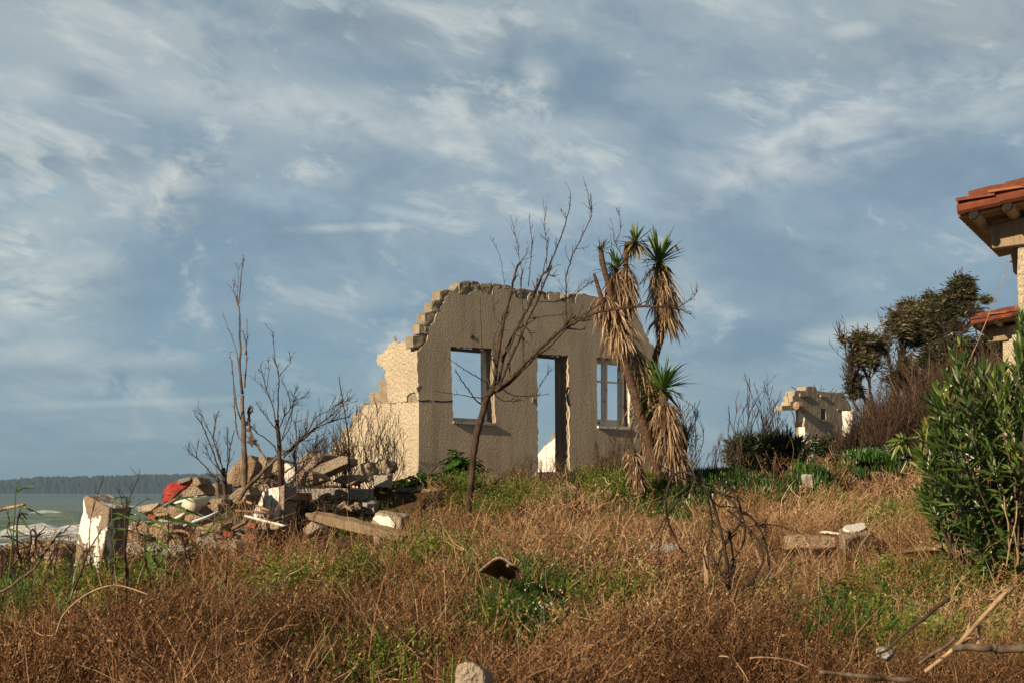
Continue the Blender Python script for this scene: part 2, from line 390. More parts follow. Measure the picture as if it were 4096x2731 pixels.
def sea_f(w, out):
    P = pos(w); s = w.new('ShaderNodeSeparateXYZ', inp={0: P}).outputs
    fo = w.new('ShaderNodeAttribute', attribute_name='v').outputs['Fac']
    bn = w.noise(sc(w, P, .05, .16, 1), 1, 5, .6)
    wat = w.mix(w.fr(bn, .35, .65), (.075, .125, .085), (.17, .21, .135))
    wat = w.mix(w.fr(s[1], 400, 1800), wat, (.035, .080, .075))
    fn = w.noise(sc(w, P, .35, 1.1, 1), 1.3, 8, .68, .6)
    cap = w.noise(sc(w, P, .012, .05, 1), 1, 7, .7, .4)
    foam = w.fr(w.math('ADD', fo, w.math('MULTIPLY', w.math('SUBTRACT', fn, .5), 2.4)), .46, .60)
    caps = w.math('MULTIPLY', w.fr(cap, .60, .66), w.fr(s[1], 2500, 240))
    foam = w.math('MAXIMUM', foam, caps)
    c = w.mix(foam, wat, w.mix(w.fr(w.noise(sc(w, P, .5, 1, 2), 1.0, 6, .7), .35, .65), (.42, .45, .43), (.80, .81, .79)))
    rip = w.noise(sc(w, P, .22, .6, 1), 1.0, 8, .62, .3)
    p = princ(w, out, c, w.fr(foam, 0, 1, .32, .9), w.math('ADD', rip, w.math('MULTIPLY', foam, .15)), 1.2, .18)
M['sea'] = mat('sea', sea_f)
def hill_f(w, out):
    P = pos(w); n = w.noise(P, .012, 6, .65)
    princ(w, out, w.mix(w.fr(n, .4, .6), (.024, .036, .026), (.030, .042, .030)), .95)
M['hill'] = mat('hill', hill_f)
def red_f(w, out):
    P = pos(w); n = w.noise(P, 20, 4, .6, 1.2); l = w.math('ABSOLUTE', w.math('SUBTRACT', n, .5))
    princ(w, out, w.mix(w.fr(l, .016, .034), (.05, .02, .02), (.52, .055, .04)), .6)
M['red_board'] = mat('red_board', red_f)
M['blue_plastic'] = mat('blue_plastic', lambda w, o: princ(w, o, (.42, .53, .60), .35, w.noise(pos(w), 20, 4), .02, .5))
M['cyan'] = mat('white_board', lambda w, o: princ(w, o, (.60, .68, .72), .5))
M['cream'] = mat('cream_enamel', lambda w, o: princ(w, o, (.62, .55, .42), .45))
M['maroon'] = mat('maroon', lambda w, o: princ(w, o, w.mix(w.fr(w.noise(pos(w), 30, 4), .45, .6), (.12, .035, .028), (.05, .018, .016)), .6))

# ------------------------------------------------------------------ ground
def sm(a, b, x): t = np.clip((x - a) / (b - a), 0, 1); return t * t * (3 - 2 * t)
BY = [0, 4, 6, 9, 13, 18, 21, 22, 23, 24.4, 30, 60, 200]; BZ = [3.35, 3.5, 3.68, 4.0, 4.36, 4.40, 4.5, 4.62, 4.88, 5.2, 5.18, 5.2, 4.5]
def H(X, Y):
    X = np.asarray(X, float); Y = np.asarray(Y, float)
    h = np.interp(Y, BY, BZ)
    h = h - .115 * np.clip(-X - 1.2, 0, 8) * sm(3, 9, Y)
    h = h + .35 * np.exp(-((X + 3.4) / 1.3) ** 2 - ((Y - 22.8) / 1.3) ** 2)
    h = h + np.clip(5.02 - h, 0, 1) * sm(22.1, 22.4, Y) * sm(-3.4, -2.6, X) * (1 - sm(-.9, -.3, X))
    h = h + .75 * sm(4, 9, X) * sm(27, 42, Y) + .22 * sm(3, 7, X) * sm(8, 14, Y) * (1 - sm(18, 27, Y))
    h = h - .17 * np.exp(-((X + 1.9) / 1.9) ** 2 - ((Y - 15.6) / 2.4) ** 2) - .16 * np.exp(-((X + 3.8) / 1.3) ** 2 - ((Y - 12) / 2.2) ** 2)
    h = h + .05 * np.sin(X * 1.7 + Y * .6) + .045 * np.sin(X * .9 - Y * 1.9 + 1) + .03 * np.sin(X * 3.7 + 2 * np.sin(Y * 1.3))
    ys = np.interp(X, [-14, -4.6, -2.2, 2.5, 6, 12, 40], [20.3, 21.3, 29, 33, 50, 75, 110])
    drop = sm(0, 9, Y - ys)
    return h * (1 - drop) + (-1.5) * drop
def ground_obj():
    ys = np.concatenate([np.linspace(-3, 34, 186), np.linspace(34.4, 130, 90)])
    xs = np.concatenate([np.linspace(-60, -12.3, 34), np.linspace(-12, 12, 150), np.linspace(12.3, 90, 40)])
    X, Y = np.meshgrid(xs, ys); Z = H(X, Y)
    nx, ny = len(xs), len(ys); v = np.stack([X.ravel(), Y.ravel(), Z.ravel()], 1)
    i = np.arange(nx * ny).reshape(ny, nx)
    f = np.stack([i[:-1, :-1].ravel(), i[:-1, 1:].ravel(), i[1:, 1:].ravel(), i[1:, :-1].ravel()], 1)
    me = bpy.data.meshes.new('ground'); me.from_pydata(v.tolist(), [], f.tolist()); me.update()
    tag(link('ground', me, M['soil'], None, True), kind='structure')
ground_obj()
def gp(z, x, y, lo=4., hi=60.):
    """where the line of sight through a pixel meets the ground"""
    px, py = pp(z, x, y); Y = lo
    while Y < hi:
        X = (px - 2048) / FP * Y; zz = EYE + (1968 - py) / FP * Y
        if zz <= float(H(X, Y)): break
        Y += .05
    return X, Y, float(H(X, Y))

def sea_obj():
    ys = 60 * np.exp(np.linspace(0, math.log(30000 / 60), 520)); tx = np.linspace(-1, 1, 260)
    ys = np.unique(np.concatenate([ys, np.linspace(118, 290, 300)]))
    X = np.sign(tx)[None, :] * (np.abs(tx)[None, :] ** 1.0) * (ys[:, None] * .9 + 60); Y = np.repeat(ys[:, None], len(tx), 1)
    fade = np.clip(1 - Y / 1400, 0, 1)
    wr = np.random.RandomState(4); Z = np.zeros_like(X)
    for k in range(26):      # short-crested chop rolling in towards the shore
        lam = wr.uniform(5, 34); th = wr.normal(0, .45); kk = 6.283 / lam; ph = kk * (X * math.sin(th) + Y * math.cos(th)) + wr.uniform(0, 6.28)
        Z += .022 * lam ** .75 * (1 - 1.6 * np.abs(np.sin(ph / 2)) ** .9) * np.clip(lam * 40 / Y, 0, 1)
    Z *= fade
    # surf: breaking crests that run along the shore, each a ridge with a foam front
    foam = np.zeros_like(Z)
    for yc, amp, wid, x0, x1, ph in ((160, 1.6, 8, -78, 40, 0), (132, .35, 10, -90, 10, 2.), (236, .6, 5, -70, -52, 1.), (330, .6, 7, -112, -84, 4.), (285, .5, 5, -96, -80, 5.), (470, .7, 9, -130, -104, 3.), (390, .6, 7, -88, -70, 6.)):
        cy = yc + 3.5 * np.sin(X * .05 + ph) + 1.5 * np.sin(X * .21 + ph)
        e = sm(x0 - 6, x0 + 8, X) * (1 - sm(x1 - 10, x1 + 6, X)); d = (Y - cy) / wid
        rid = np.where(d > 0, np.exp(-(d * 1.9) ** 2), np.exp(-(d * .75) ** 2)) * e
        Z += amp * rid * (.75 + .35 * np.sin(X * .31 + ph) * np.sin(X * .13 + 2 * ph) + .22 * np.sin(X * .9 + ph + np.sin(X * .5)) + .16 * np.sin(X * 2.3 + Y * .7) + .12 * np.sin(X * 4.1 - Y))
        foam = np.maximum(foam, np.where(d > 0, np.exp(-(d * 1.7) ** 2), np.exp(-(d * .55) ** 2)) * e * 1.02)
    foam = np.maximum(foam, .62 * (1 - sm(118, 136, Y)))
    ny, nx = X.shape; v = np.stack([X.ravel(), Y.ravel(), Z.ravel()], 1); i = np.arange(nx * ny).reshape(ny, nx)
    f = np.stack([i[:-1, :-1].ravel(), i[:-1, 1:].ravel(), i[1:, 1:].ravel(), i[1:, :-1].ravel()], 1)
    me = bpy.data.meshes.new('sea'); me.from_pydata(v.tolist(), [], f.tolist())
    at = me.attributes.new('v', 'FLOAT', 'POINT'); at.data.foreach_set('value', foam.ravel().astype(np.float32)); me.update()
    tag(link('sea', me, M['sea'], None, True), kind='structure')
sea_obj()
def hills_obj():
    Y0 = 5200.; xs = np.linspace(-2600, -450, 420); rng = np.random.RandomState(3)
    px = 2048 + xs / Y0 * FP
    top = np.interp(px, [-800, 0, 160, 300, 900, 1400, 1600], [1945, 1923, 1905, 1898, 1886, 1890, 1912])
    z = (1968 - top) / FP * Y0 + EYE
    tr = np.convolve(rng.rand(len(xs) + 12), np.ones(4) / 4, 'same')[6:-6]; z = z + 9 * (tr - .5) + 5 * (rng.rand(len(xs)) - .5)
    v = []; f = []; n = len(xs); rows = [(60. * k, min(1., (k / 14.) ** .55) * (1 - .2 * max(0, k - 14) / 6)) for k in range(20)]
    for k, (dy, s) in enumerate(rows):
        for j in range(n):
            s2 = s * (1 + .10 * math.sin(xs[j] * .021 + k * 1.3) * (1 - s)) if k else 0
            v.append((xs[j] * (1 + dy / Y0), Y0 + dy, -2 + s2 * (z[min(n - 1, j + k // 3)] + 2) + (rng.rand() * 12 if 0 < s < 1 else 0)))
    for k in range(len(rows) - 1):
        for j in range(n - 1): f.append((k * n + j, k * n + j + 1, (k + 1) * n + j + 1, (k + 1) * n + j))
    me = bpy.data.meshes.new('hills'); me.from_pydata(v, [], f); me.update()
    tag(link('hills', me, M['hill'], None, True), kind='structure')
hills_obj()
# ------------------------------------------------------------------ the ruined house
def in_plane(O, d, z, x, y):
    """pixel -> (distance along the wall from O, height) on the upright plane through O along d"""
    px, py = pp(z, x, y); k = (px - 2048) / FP
    t = (k * O.y - O.x) / (d.x - k * d.y); Y = O.y + d.y * t
    return t, EYE + (1968 - py) / FP * Y
def rough_line(pts, amp, step, rnd, closed=True):
    o = []; n = len(pts)
    for i in range(n if closed else n - 1):
        a = Vector(pts[i]); b = Vector(pts[(i + 1) % n]); o.append(a)
        L = (b - a).length; k = int(L / step)
        if k > 1 and amp > 0:
            nr = Vector((-(b - a).y, (b - a).x)) / L
            for j in range(1, k): o.append(a.lerp(b, (j + rnd.uniform(-.3, .3)) / k) + nr * rnd.gauss(0, amp))
    return o
def wall_mesh(name, outer, holes, thick, O, d, nrm, off, mt, parent, bevel=0.0, rag=(.0, .08), seed=1, keep=None):
    """upright slab cut from a polygon in wall coordinates; off = how far its front lies behind the plane"""
    rnd = random.Random(seed)
    cu = bpy.data.curves.new(name, 'CURVE'); cu.dimensions = '2D'; cu.fill_mode = 'BOTH'; cu.extrude = thick / 2
    op = []
    n = len(outer)
    for i in range(n):
        a = outer[i]; b = outer[(i + 1) % n]
        if keep and (i in keep): op.append(Vector(a[:2])); continue
        seg = rough_line([a, b], rag[0], rag[1], rnd, False); op += seg
    for pl in [op] + [[Vector(p) for p in h] for h in holes]:
        sp = cu.splines.new('POLY'); sp.points.add(len(pl) - 1); sp.use_cyclic_u = True
        for q, p in zip(sp.points, pl): q.co = (p[0], p[1], 0, 1)
    tmp = bpy.data.objects.new('tmp', cu); col.objects.link(tmp)
    dg = bpy.context.evaluated_depsgraph_get(); me = bpy.data.meshes.new_from_object(tmp.evaluated_get(dg))
    bpy.data.objects.remove(tmp); bpy.data.curves.remove(cu)
    X = Vector((d.x, d.y, 0)); N = Vector((nrm.x, nrm.y, 0))     # N points outwards
    Mx = Matrix(((X.x, 0, N.x, O.x), (X.y, 0, N.y, O.y), (0, 1, 0, 0), (0, 0, 0, 1)))
    me.transform(Matrix.Translation(-N * (off + thick / 2)) @ Mx)
    me.name = name; me.materials.clear(); me.update()
    return link(name, me, mt, parent)

C0 = V('X', 962, 1000, 24.0); C0.z = 0
dF = Vector((4.32, 3.8)).normalized(); nF = Vector((dF.y, -dF.x)); dL = Vector((-dF.y, dF.x)); nL = Vector((-dF.x, -dF.y))
house = thing('ruined_house', 'large roofless plastered house ruin with door and two window openings behind the bare tree', 'ruin', (C0.x, C0.y, 5.2))
F_ = lambda z, x, y: in_plane(C0, dF, z, x, y)
L_ = lambda z, x, y: in_plane(C0, dL, z, x, y)
BASEZ = 4.55
def corner(t): return (0.0, t)
# front wall, block core
fc = [(.036, BASEZ)] + [(.036, F_('A', 455, 900)[1]), (.036, F_('A', 437, 580)[1])] + [F_('A', x, y) for x, y in
     [(440, 500), (505, 478), (508, 408), (500, 400), (500, 335), (548, 328), (552, 262), (600, 255), (604, 195), (650, 178), (692, 190), (722, 135), (790, 120), (855, 128), (862, 190), (866, 150), (870, 140),
      (940, 140), (1060, 152), (1085, 168), (1150, 172), (1265, 187), (1290, 197), (1385, 197), (1396, 255), (1428, 258), (1442, 206), (1500, 206), (1612, 222), (1660, 240), (1800, 280), (1880, 318), (1905, 352),
      (1945, 440), (1985, 530), (2012, 548), (2030, 600), (2042, 700)]]
tE = fc[-1][0]; fc.append((tE, BASEZ))
fp = [(0, BASEZ), (0, F_('A', 455, 905)[1])] + [F_('A', x, y) for x, y in
     [(441, 590), (470, 560), (508, 518), (514, 470), (532, 420), (560, 372), (580, 325), (602, 290), (628, 235), (655, 196), (700, 196), (718, 212), (780, 214), (800, 196), (835, 180), (866, 186), (884, 206), (940, 208), (950, 165),
      (1010, 168), (1080, 172), (1096, 228), (1160, 245), (1200, 200), (1240, 232), (1300, 250), (1320, 205), (1378, 208), (1398, 262), (1440, 262), (1488, 270), (1502, 212), (1608, 228), (1662, 246), (1800, 286), (1874, 322), (1900, 356),
      (1940, 444), (1980, 534), (2004, 556), (2020, 610)]]
fp.append((tE - .03, fp[-1][1] - .3)); fp.append((tE - .03, BASEZ))
def rect(fn, z, l, t, r, b):
    p = [fn(z, l[0], l[1]), fn(z, r[0], r[1])]; return p
w1 = [F_('A', 665, 553), F_('A', 938, 568), F_('A', 960, 1056), F_('A', 683, 1045)]
dr = [F_('A', 1236, 600), F_('A', 1441, 612), F_('A', 1451, 1400), F_('A', 1243, 1400)]
w2 = [F_('A', 1628, 625), F_('A', 1835, 640), F_('A', 1856, 1086), F_('A', 1635, 1078)]
TH = .25
def ragged(p, seed, amp=.008, step=.07): return rough_line([Vector(q) for q in p], amp, step, random.Random(seed))
holes = [ragged(w1, 1), ragged(dr, 2, .012), ragged(w2, 3)]
n_f = len(fc)
wall_mesh('front_wall', fc, holes, TH - .03, C0, dF, nF, .03, M['block'], house, rag=(.010, .09), seed=4, keep={0, n_f - 2, n_f - 1})
big = lambda pl, g: [Vector(p) for p in pl]
n_p = len(fp)
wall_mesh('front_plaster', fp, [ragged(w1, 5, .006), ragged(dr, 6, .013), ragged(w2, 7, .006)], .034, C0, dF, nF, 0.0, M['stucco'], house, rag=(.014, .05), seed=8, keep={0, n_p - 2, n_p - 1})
# left wall
lc = [(.255, BASEZ), (.255, F_('A', 440, 600)[1]), (.255, F_('A', 440, 500)[1])] + [L_('A', x, y) for x, y in
     [(360, 522), (262, 530), (245, 560), (232, 600), (190, 606), (186, 678), (225, 684), (236, 705), (228, 764), (178, 770), (180, 846), (120, 850), (118, 928), (62, 932), (60, 985), (10, 995)]] + \
     [L_('B', x, y) for x, y in [(882, 838), (872, 888), (830, 896), (826, 952), (786, 962), (782, 1012), (735, 1022), (730, 1070), (700, 1090)]]
tL = lc[-1][0]; lc.append((tL, BASEZ)); n_l = len(lc)
wall_mesh('side_wall', lc, [], TH - .03, C0, dL, nL, .03, M['block'], house, rag=(.010, .08), seed=14, keep={0, n_l - 2, n_l - 1})
up = [(.036, L_('A', 447, 912)[1]), (.036, F_('A', 440, 592)[1])] + [L_('A', x, y) for x, y in
     [(430, 560), (418, 520), (360, 524), (264, 532), (248, 562), (218, 600), (182, 606), (176, 640), (186, 680), (216, 686), (236, 706), (230, 760), (250, 800), (240, 845), (252, 905), (262, 922), (340, 922), (376, 912), (374, 884), (404, 858), (436, 860)]]
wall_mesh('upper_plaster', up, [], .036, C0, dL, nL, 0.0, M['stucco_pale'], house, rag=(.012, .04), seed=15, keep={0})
lo = [(.036, BASEZ), (.036, L_('A', 447, 922)[1])] + [L_('A', x, y) for x, y in
     [(380, 922), (300, 930), (180, 932), (100, 945), (66, 990), (20, 1010)]] + [L_('B', x, y) for x, y in [(900, 845), (885, 890), (850, 920), (838, 968), (800, 985), (790, 1030)]]
lo.append((lo[-1][0], BASEZ)); n_o = len(lo)
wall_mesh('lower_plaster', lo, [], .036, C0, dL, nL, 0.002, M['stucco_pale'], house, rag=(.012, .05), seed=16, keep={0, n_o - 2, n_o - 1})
# window remnants, door post, sills (frames stand at the back of the openings)
def bar(mb, O, d, n, a, b, w, dep, off):
    """timber from a to b (wall coordinates) of face width w and depth dep, its front off behind the plane"""
    A_ = Vector((O.x + d.x * a[0], O.y + d.y * a[0], a[1])); B_ = Vector((O.x + d.x * b[0], O.y + d.y * b[0], b[1]))
    N = Vector((n.x, n.y, 0)); A_ -= N * (off + dep / 2); B_ -= N * (off + dep / 2)
    t = (B_ - A_); L = t.length; t.normalize(); s = t.cross(N).normalized()
    mb.box((A_ + B_) / 2, t * L / 2, s * w / 2, N * dep / 2)
BK = .17
def win_rect(w): return (w[3][0] + .004, w[3][1] + .004, w[1][0] - .004, w[0][1] - .004)   # l, b, r, t
l, b, r, t = win_rect(w1)
f1 = MB(); u0 = in_plane(Vector((C0.x - nF.x * .19, C0.y - nF.y * .19, 0)), dF, 'A', 886, 800)[0]; bar(f1, C0, dF, nF, (u0 + .01, b), (u0, t), .085, .07, BK); f1a = f1.build('window_frame', M['white_wood'], house)
f1 = MB(); bar(f1, C0, dF, nF, (l, b + .035), (r - .09, b + .03), .07, .07, BK); f1.build('bottom_rail', M['white_wood'], f1a)
s = MB(); bar(s, C0, dF, nF, (l - .02, b - .025), (r + .045, b - .035), .04, .30, -.035); s.build('sill', M['mortar_grey'], house)
s = MB(); bar(s, C0, dF, nF, (l, t - .02), (r - .1, t - .02), .05, .08, .155); s.build('lintel_board', M['grey_wood'], house)
OB = Vector((C0.x - nF.x * .19, C0.y - nF.y * .19, 0))
FB = lambda x, y: in_plane(OB, dF, 'A', x, y)
l, b, r, t = win_rect(w2); zt_, zb_ = FB(1700, 655)[1], FB(1700, 1060)[1]; ut = lambda x: FB(x, 850)[0]
def up(mb, x0, x1, off, dep=.05): u0, u1 = ut(x0), ut(x1); bar(mb, C0, dF, nF, ((u0 + u1) / 2, b), ((u0 + u1) / 2, t), u1 - u0, dep, off)
def across(mb, x0, x1, zc, w, off, dep=.045):
    q = mb or MB(); bar(q, C0, dF, nF, (ut(x0), zc), (ut(x1), zc), w, dep, off)
    if mb is None: q.build('glazing_bar', M['white_wood'], f2a)
f2 = MB(); up(f2, 1776, 1808, .165, .075); across(f2, 1560, 1776, zt_ + .02, .055, .168, .07); across(f2, 1560, 1776, zb_ - .015, .085, .168, .07); f2a = f2.build('window_frame', M['white_wood'], house)
f2 = MB(); up(f2, 1664, 1676, .172); up(f2, 1680, 1694, .166); up(f2, 1600, 1612, .172); f2.build('sash', M['white_wood'], f2a)
across(None, 1694, 1776, zb_ + .045, .05, .176, .04); across(None, 1694, 1776, zt_ - .03, .045, .176, .04); across(None, 1612, 1664, zb_ + .045, .05, .178, .04); across(None, 1612, 1664, zt_ - .03, .045, .178, .04)
zm = FB(1700, 788)[1]; across(None, 1694, 1776, zm, .034, .18, .03); across(None, 1612, 1664, zm, .034, .182, .03)
f2 = MB()   # open casement folded against the right jamb
hp = Vector((C0.x + dF.x * (r - .02), C0.y + dF.y * (r - .02), 0)) - Vector((nF.x, nF.y, 0)) * .15
for zz, ww, zc in ((t - b - .12, .05, 0), (t - b - .12, .05, 1)):
    q = hp + Vector((nF.x, nF.y, 0)) * (.02 + .20 * zc); f2.box((q.x, q.y, (b + t) / 2 + .02), Vector((dF.x, dF.y, 0)) * .02, Vector((nF.x, nF.y, 0)) * .03, (0, 0, zz / 2))
f2.build('open_casement', M['white_wood'], f2a)
s = MB(); bar(s, C0, dF, nF, (l - .01, b - .02), (r + .06, b - .03), .045, .30, -.03); s.build('sill', M['white_wood'], house)
dl, dt, drr, db = dr[0][0], dr[0][1], dr[1][0], dr[2][1]
s = MB(); u0 = FB(1372, 900)[0]; bar(s, C0, dF, nF, (u0 + .015, db), (u0, dt - .005), .065, .10, .14); s.build('door_post', M['grey_wood'], house)
s = MB(); bar(s, C0, dF, nF, (dl + .0, dt - .03), (drr - .09, dt - .03), .045, .09, .15); s.build('door_head', M['grey_wood'], house)
s = MB(); q = in_plane(C0, dF, 'A', 1340, 1400)
bar(s, C0, dF, nF, (dl - .1, db + .01), (drr + .12, db + .03), .07, .42, -.08); s.build('doorstep', M['mortar_grey'], house)
s = MB(); q = F_('A', 1210, 905); bar(s, C0, dF, nF, (q[0] - .035, q[1]), (q[0] + .035, q[1]), .09, .02, -.022); sw = s.build('switch_box', M['mortar_grey'], house)
s = MB(); bar(s, C0, dF, nF, (q[0] - .014, q[1] - .005), (q[0] + .014, q[1] - .005), .03, .01, -.034); s.build('switch_button', M['rust'], sw)
s = MB(); q = F_('A', 803, 486); bar(s, C0, dF, nF, (q[0] - .02, q[1]), (q[0] + .025, q[1] - .02), .07, .03, -.012); s.build('anchor_stub', M['rust'], house)
# crack band: a thin dark bed joint that steps along both walls
rr = random.Random(5)
def crack(fn, O, d, n, pts, w):
    P = [fn('A', *q) for q in pts]; s = MB(3)
    for a, b_ in zip(P[:-1], P[1:]): bar(s, O, d, n, a, b_, w * rr.uniform(.6, 1.5), .01, -.004)
    s.build('crack', M['dark'], house)
crack(F_, C0, dF, nF, [(448, 908), (470, 914), (500, 911), (528, 908)], .016); crack(F_, C0, dF, nF, [(556, 912), (600, 915), (640, 916), (672, 910)], .014)
crack(F_, C0, dF, nF, [(440, 860), (452, 828), (468, 812)], .008); crack(F_, C0, dF, nF, [(1440, 820), (1432, 860), (1436, 905), (1446, 940)], .03)
# broken hollow blocks left standing proud along the torn top
def loose_block(z, pts, off, sd):
    def q(x, y): t, h = in_plane(C0, dF, z, x, y); return Vector((C0.x + dF.x * t, C0.y + dF.y * t, h)) - Vector((nF.x, nF.y, 0)) * off
    LATE.append(([q(x, y) for x, y in pts], -Vector((nF.x, nF.y, 0)) * .2, sd))
LATE = []
for i, pts in enumerate([[(724, 205), (722, 140), (745, 128), (790, 122), (782, 200)], [(796, 205), (800, 128), (856, 126), (862, 180), (840, 190)], [(868, 205), (867, 142), (928, 138), (930, 205)], [(944, 165), (946, 141), (1058, 150), (1075, 172), (1000, 176)],
    [(1098, 226), (1100, 176), (1150, 172), (1158, 238)], [(1245, 240), (1242, 184), (1288, 192), (1296, 248)], [(1300, 246), (1300, 198), (1386, 196), (1394, 248)], [(1442, 262), (1442, 208), (1490, 206), (1496, 266)], [(1506, 262), (1504, 208), (1606, 222), (1612, 262)],
    [(592, 248), (594, 194), (640, 180), (658, 192), (640, 250)], [(542, 326), (540, 262), (600, 256), (598, 300), (575, 328)], [(500, 400), (498, 335), (560, 328), (562, 380), (540, 402)], [(460, 470), (458, 407), (520, 404), (530, 430), (514, 472)], [(420, 560), (416, 484), (500, 478), (506, 515), (450, 560)]]):
    loose_block('A', pts, .006 + .012 * ((i * 7) % 3) / 3, 400 + i)
# white inner wall glimpsed through the doorway
Ci = Vector((C0.x, C0.y, 0)) + Vector((dF.x, dF.y, 0)) * 5.4; di = dL
I_ = lambda x, y: in_plane(Ci, di, 'O', x, y)
q = [I_(x, y) for x, y in [(1110, 830), (1040, 836), (1030, 838), (1000, 842), (985, 850), (978, 905), (950, 935), (925, 928), (915, 965), (895, 990), (880, 1010), (850, 1060), (820, 1120)]]
q = [(q[-1][0], BASEZ)] + q[::-1] + [(q[0][0], BASEZ)]
wall_mesh('inner_wall', q, [], .16, Ci, di, nL, .02, M['block'], house, rag=(.02, .09), seed=21)
q2 = [I_(x, y) for x, y in [(1110, 842), (1036, 845), (1022, 880), (990, 910), (940, 945), (915, 975), (895, 1000), (850, 1075), (820, 1135)]]
q2 = [(q2[-1][0], BASEZ)] + q2[::-1] + [(q2[0][0], BASEZ)]
wall_mesh('inner_plaster', q2, [], .02, Ci, di, nL, 0.0, M['white_plaster'], house, rag=(.006, .05), seed=22)
# rusty reinforcing rods on the broken top
def rod(z, pts, Y, r=.006, par=None, mt='beam_wood'):
    s = MB(); s.tube([V(z, x, y, Y) for x, y in pts], r, 4); s.build('reinforcing_rod', M[mt], par or house)
for k in range(5): rod('A', [(300 + k * 2, 520), (283 + k * 6, 482 + abs(k - 2) * 3)], 25.0, .004)
for k in range(4): rod('A', [(462, 462 - k * 6), (436, 455 - k * 7)], 24.2, .004)
rod('A', [(606, 195), (607, 150), (596, 136), (584, 138), (580, 130)], 24.5, .005)

# ------------------------------------------------------------------ broken masonry
def chunk(name, front, ext, mt, label=None, cat=None, group=None, parent=None, rough=.02, cuts=3, seed=0, kind=None):
    """solid block: a traced front outline pushed back by ext, edges worn, faces pitted"""
    bm = bmesh.new(); n = len(front)
    front = [Vector(p) for p in front]; ext = Vector(ext)
    a = [bm.verts.new(p) for p in front]; b = [bm.verts.new(p + ext) for p in front]
    bm.faces.new(a); bm.faces.new(b[::-1])
    for i in range(n): bm.faces.new((a[i], b[i], b[(i + 1) % n], a[(i + 1) % n]))
    bmesh.ops.recalc_face_normals(bm, faces=bm.faces)
    sz = max((p - q).length for p in front for q in front)
    bmesh.ops.bevel(bm, geom=list(bm.edges), offset=min(.007, sz * .02), segments=1, affect='EDGES', clamp_overlap=True)
    bmesh.ops.triangulate(bm, faces=bm.faces)
    for _ in range(cuts):
        L = sz / 9
        es = [e for e in bm.edges if e.calc_length() > L]
        if es: bmesh.ops.subdivide_edges(bm, edges=es, cuts=1)
        bmesh.ops.triangulate(bm, faces=[f for f in bm.faces if len(f.verts) > 3])
    bm.normal_update(); off = Vector((seed * 3.1, seed * 1.7, 0))
    for v in bm.verts:
        p = v.co * 6 + off; v.co += v.normal * rough * (noise.noise(p) + .5 * noise.noise(p * 2.7)) 
    c = sum((v.co for v in bm.verts), Vector()) / len(bm.verts); zmin = min(v.co.z for v in bm.verts); org = Vector((c.x, c.y, zmin))
    if parent is None: bmesh.ops.translate(bm, verts=bm.verts, vec=-org)
    me = bpy.data.meshes.new(name); bm.to_mesh(me); bm.free()
    o = link(name, me, mt, parent)
    if parent is None: o.location = org; tag(o, label, cat, group, kind)
    return o
for P_, E_, sd in LATE: chunk('block', P_, E_, M['block'], parent=house, rough=.022, seed=sd, cuts=2)
def fr(z, pts, Y):
    """outline points; a third number in a point is its own distance offset"""
    return [V(z, p[0], p[1], Y + (p[2] if len(p) > 2 else 0)) for p in pts]
# ------------------------------------------------------------------ named pieces of masonry
def painted(name, z, face, ext, Y, label, cat, core, coat, coatpts, seed, courses=(), coat_th=.02, rough=.02):
    """block with a coat of paint or plaster on its face: thing > core, coat, joint"""
    fp_ = fr(z, face, Y); c = sum(fp_, Vector()) / len(fp_)
    t = thing(name, label, cat, (c.x, c.y, min(p.z for p in fp_)))
    chunk('masonry', fp_, ext, M[core], parent=t, seed=seed, rough=rough)
    nr = sum((fp_[i].cross(fp_[(i + 1) % len(fp_)]) for i in range(len(fp_))), Vector()).normalized()
    if nr.y > 0: nr.negate()
    coat_th = max(coat_th, .03)
    if coatpts:
        cp = fr(z, coatpts, 0) if False else None
        # lay the coat on the plane of the face
        p0 = c
        out = []
        for x, y in coatpts:
            px, py = pp(z, x, y); dr_ = Vector(((px - 2048) / FP, 1, (1968 - py) / FP)); e = Vector((0, 0, EYE))
            tt = (p0 - e).dot(nr) / dr_.dot(nr); out.append(e + dr_ * tt)
        rnd = random.Random(seed); o2 = []
        for i in range(len(out)):
            a, b = out[i], out[(i + 1) % len(out)]; L = (b - a).length; k = max(1, int(L / .045)); o2.append(a)
            w = (b - a).normalized().cross(nr)
            for j in range(1, k): o2.append(a.lerp(b, j / k) + w * rnd.gauss(0, .008))
        bm = bmesh.new(); f0 = [bm.verts.new(p + nr * (coat_th)) for p in o2]; f1 = [bm.verts.new(p - nr * .012) for p in o2]
        bm.faces.new(f0); bm.faces.new(f1[::-1])
        for i in range(len(o2)): bm.faces.new((f0[i], f1[i], f1[(i + 1) % len(o2)], f0[(i + 1) % len(o2)]))
        bmesh.ops.recalc_face_normals(bm, faces=bm.faces); bmesh.ops.triangulate(bm, faces=bm.faces)
        me = bpy.data.meshes.new('paint_coat'); bm.to_mesh(me); bm.free(); link('paint_coat', me, M[coat], t)
    if courses:
        mb = MB()
        for (x0, y0, d0), (x1, y1, d1) in courses: 
            a, b = V(z, x0, y0, Y + d0), V(z, x1, y1, Y + d1); mb.tube([a, a.lerp(b, .5), b], .009, 5)
        mb.build('mortar_joint', M['dark'], t)
    return t
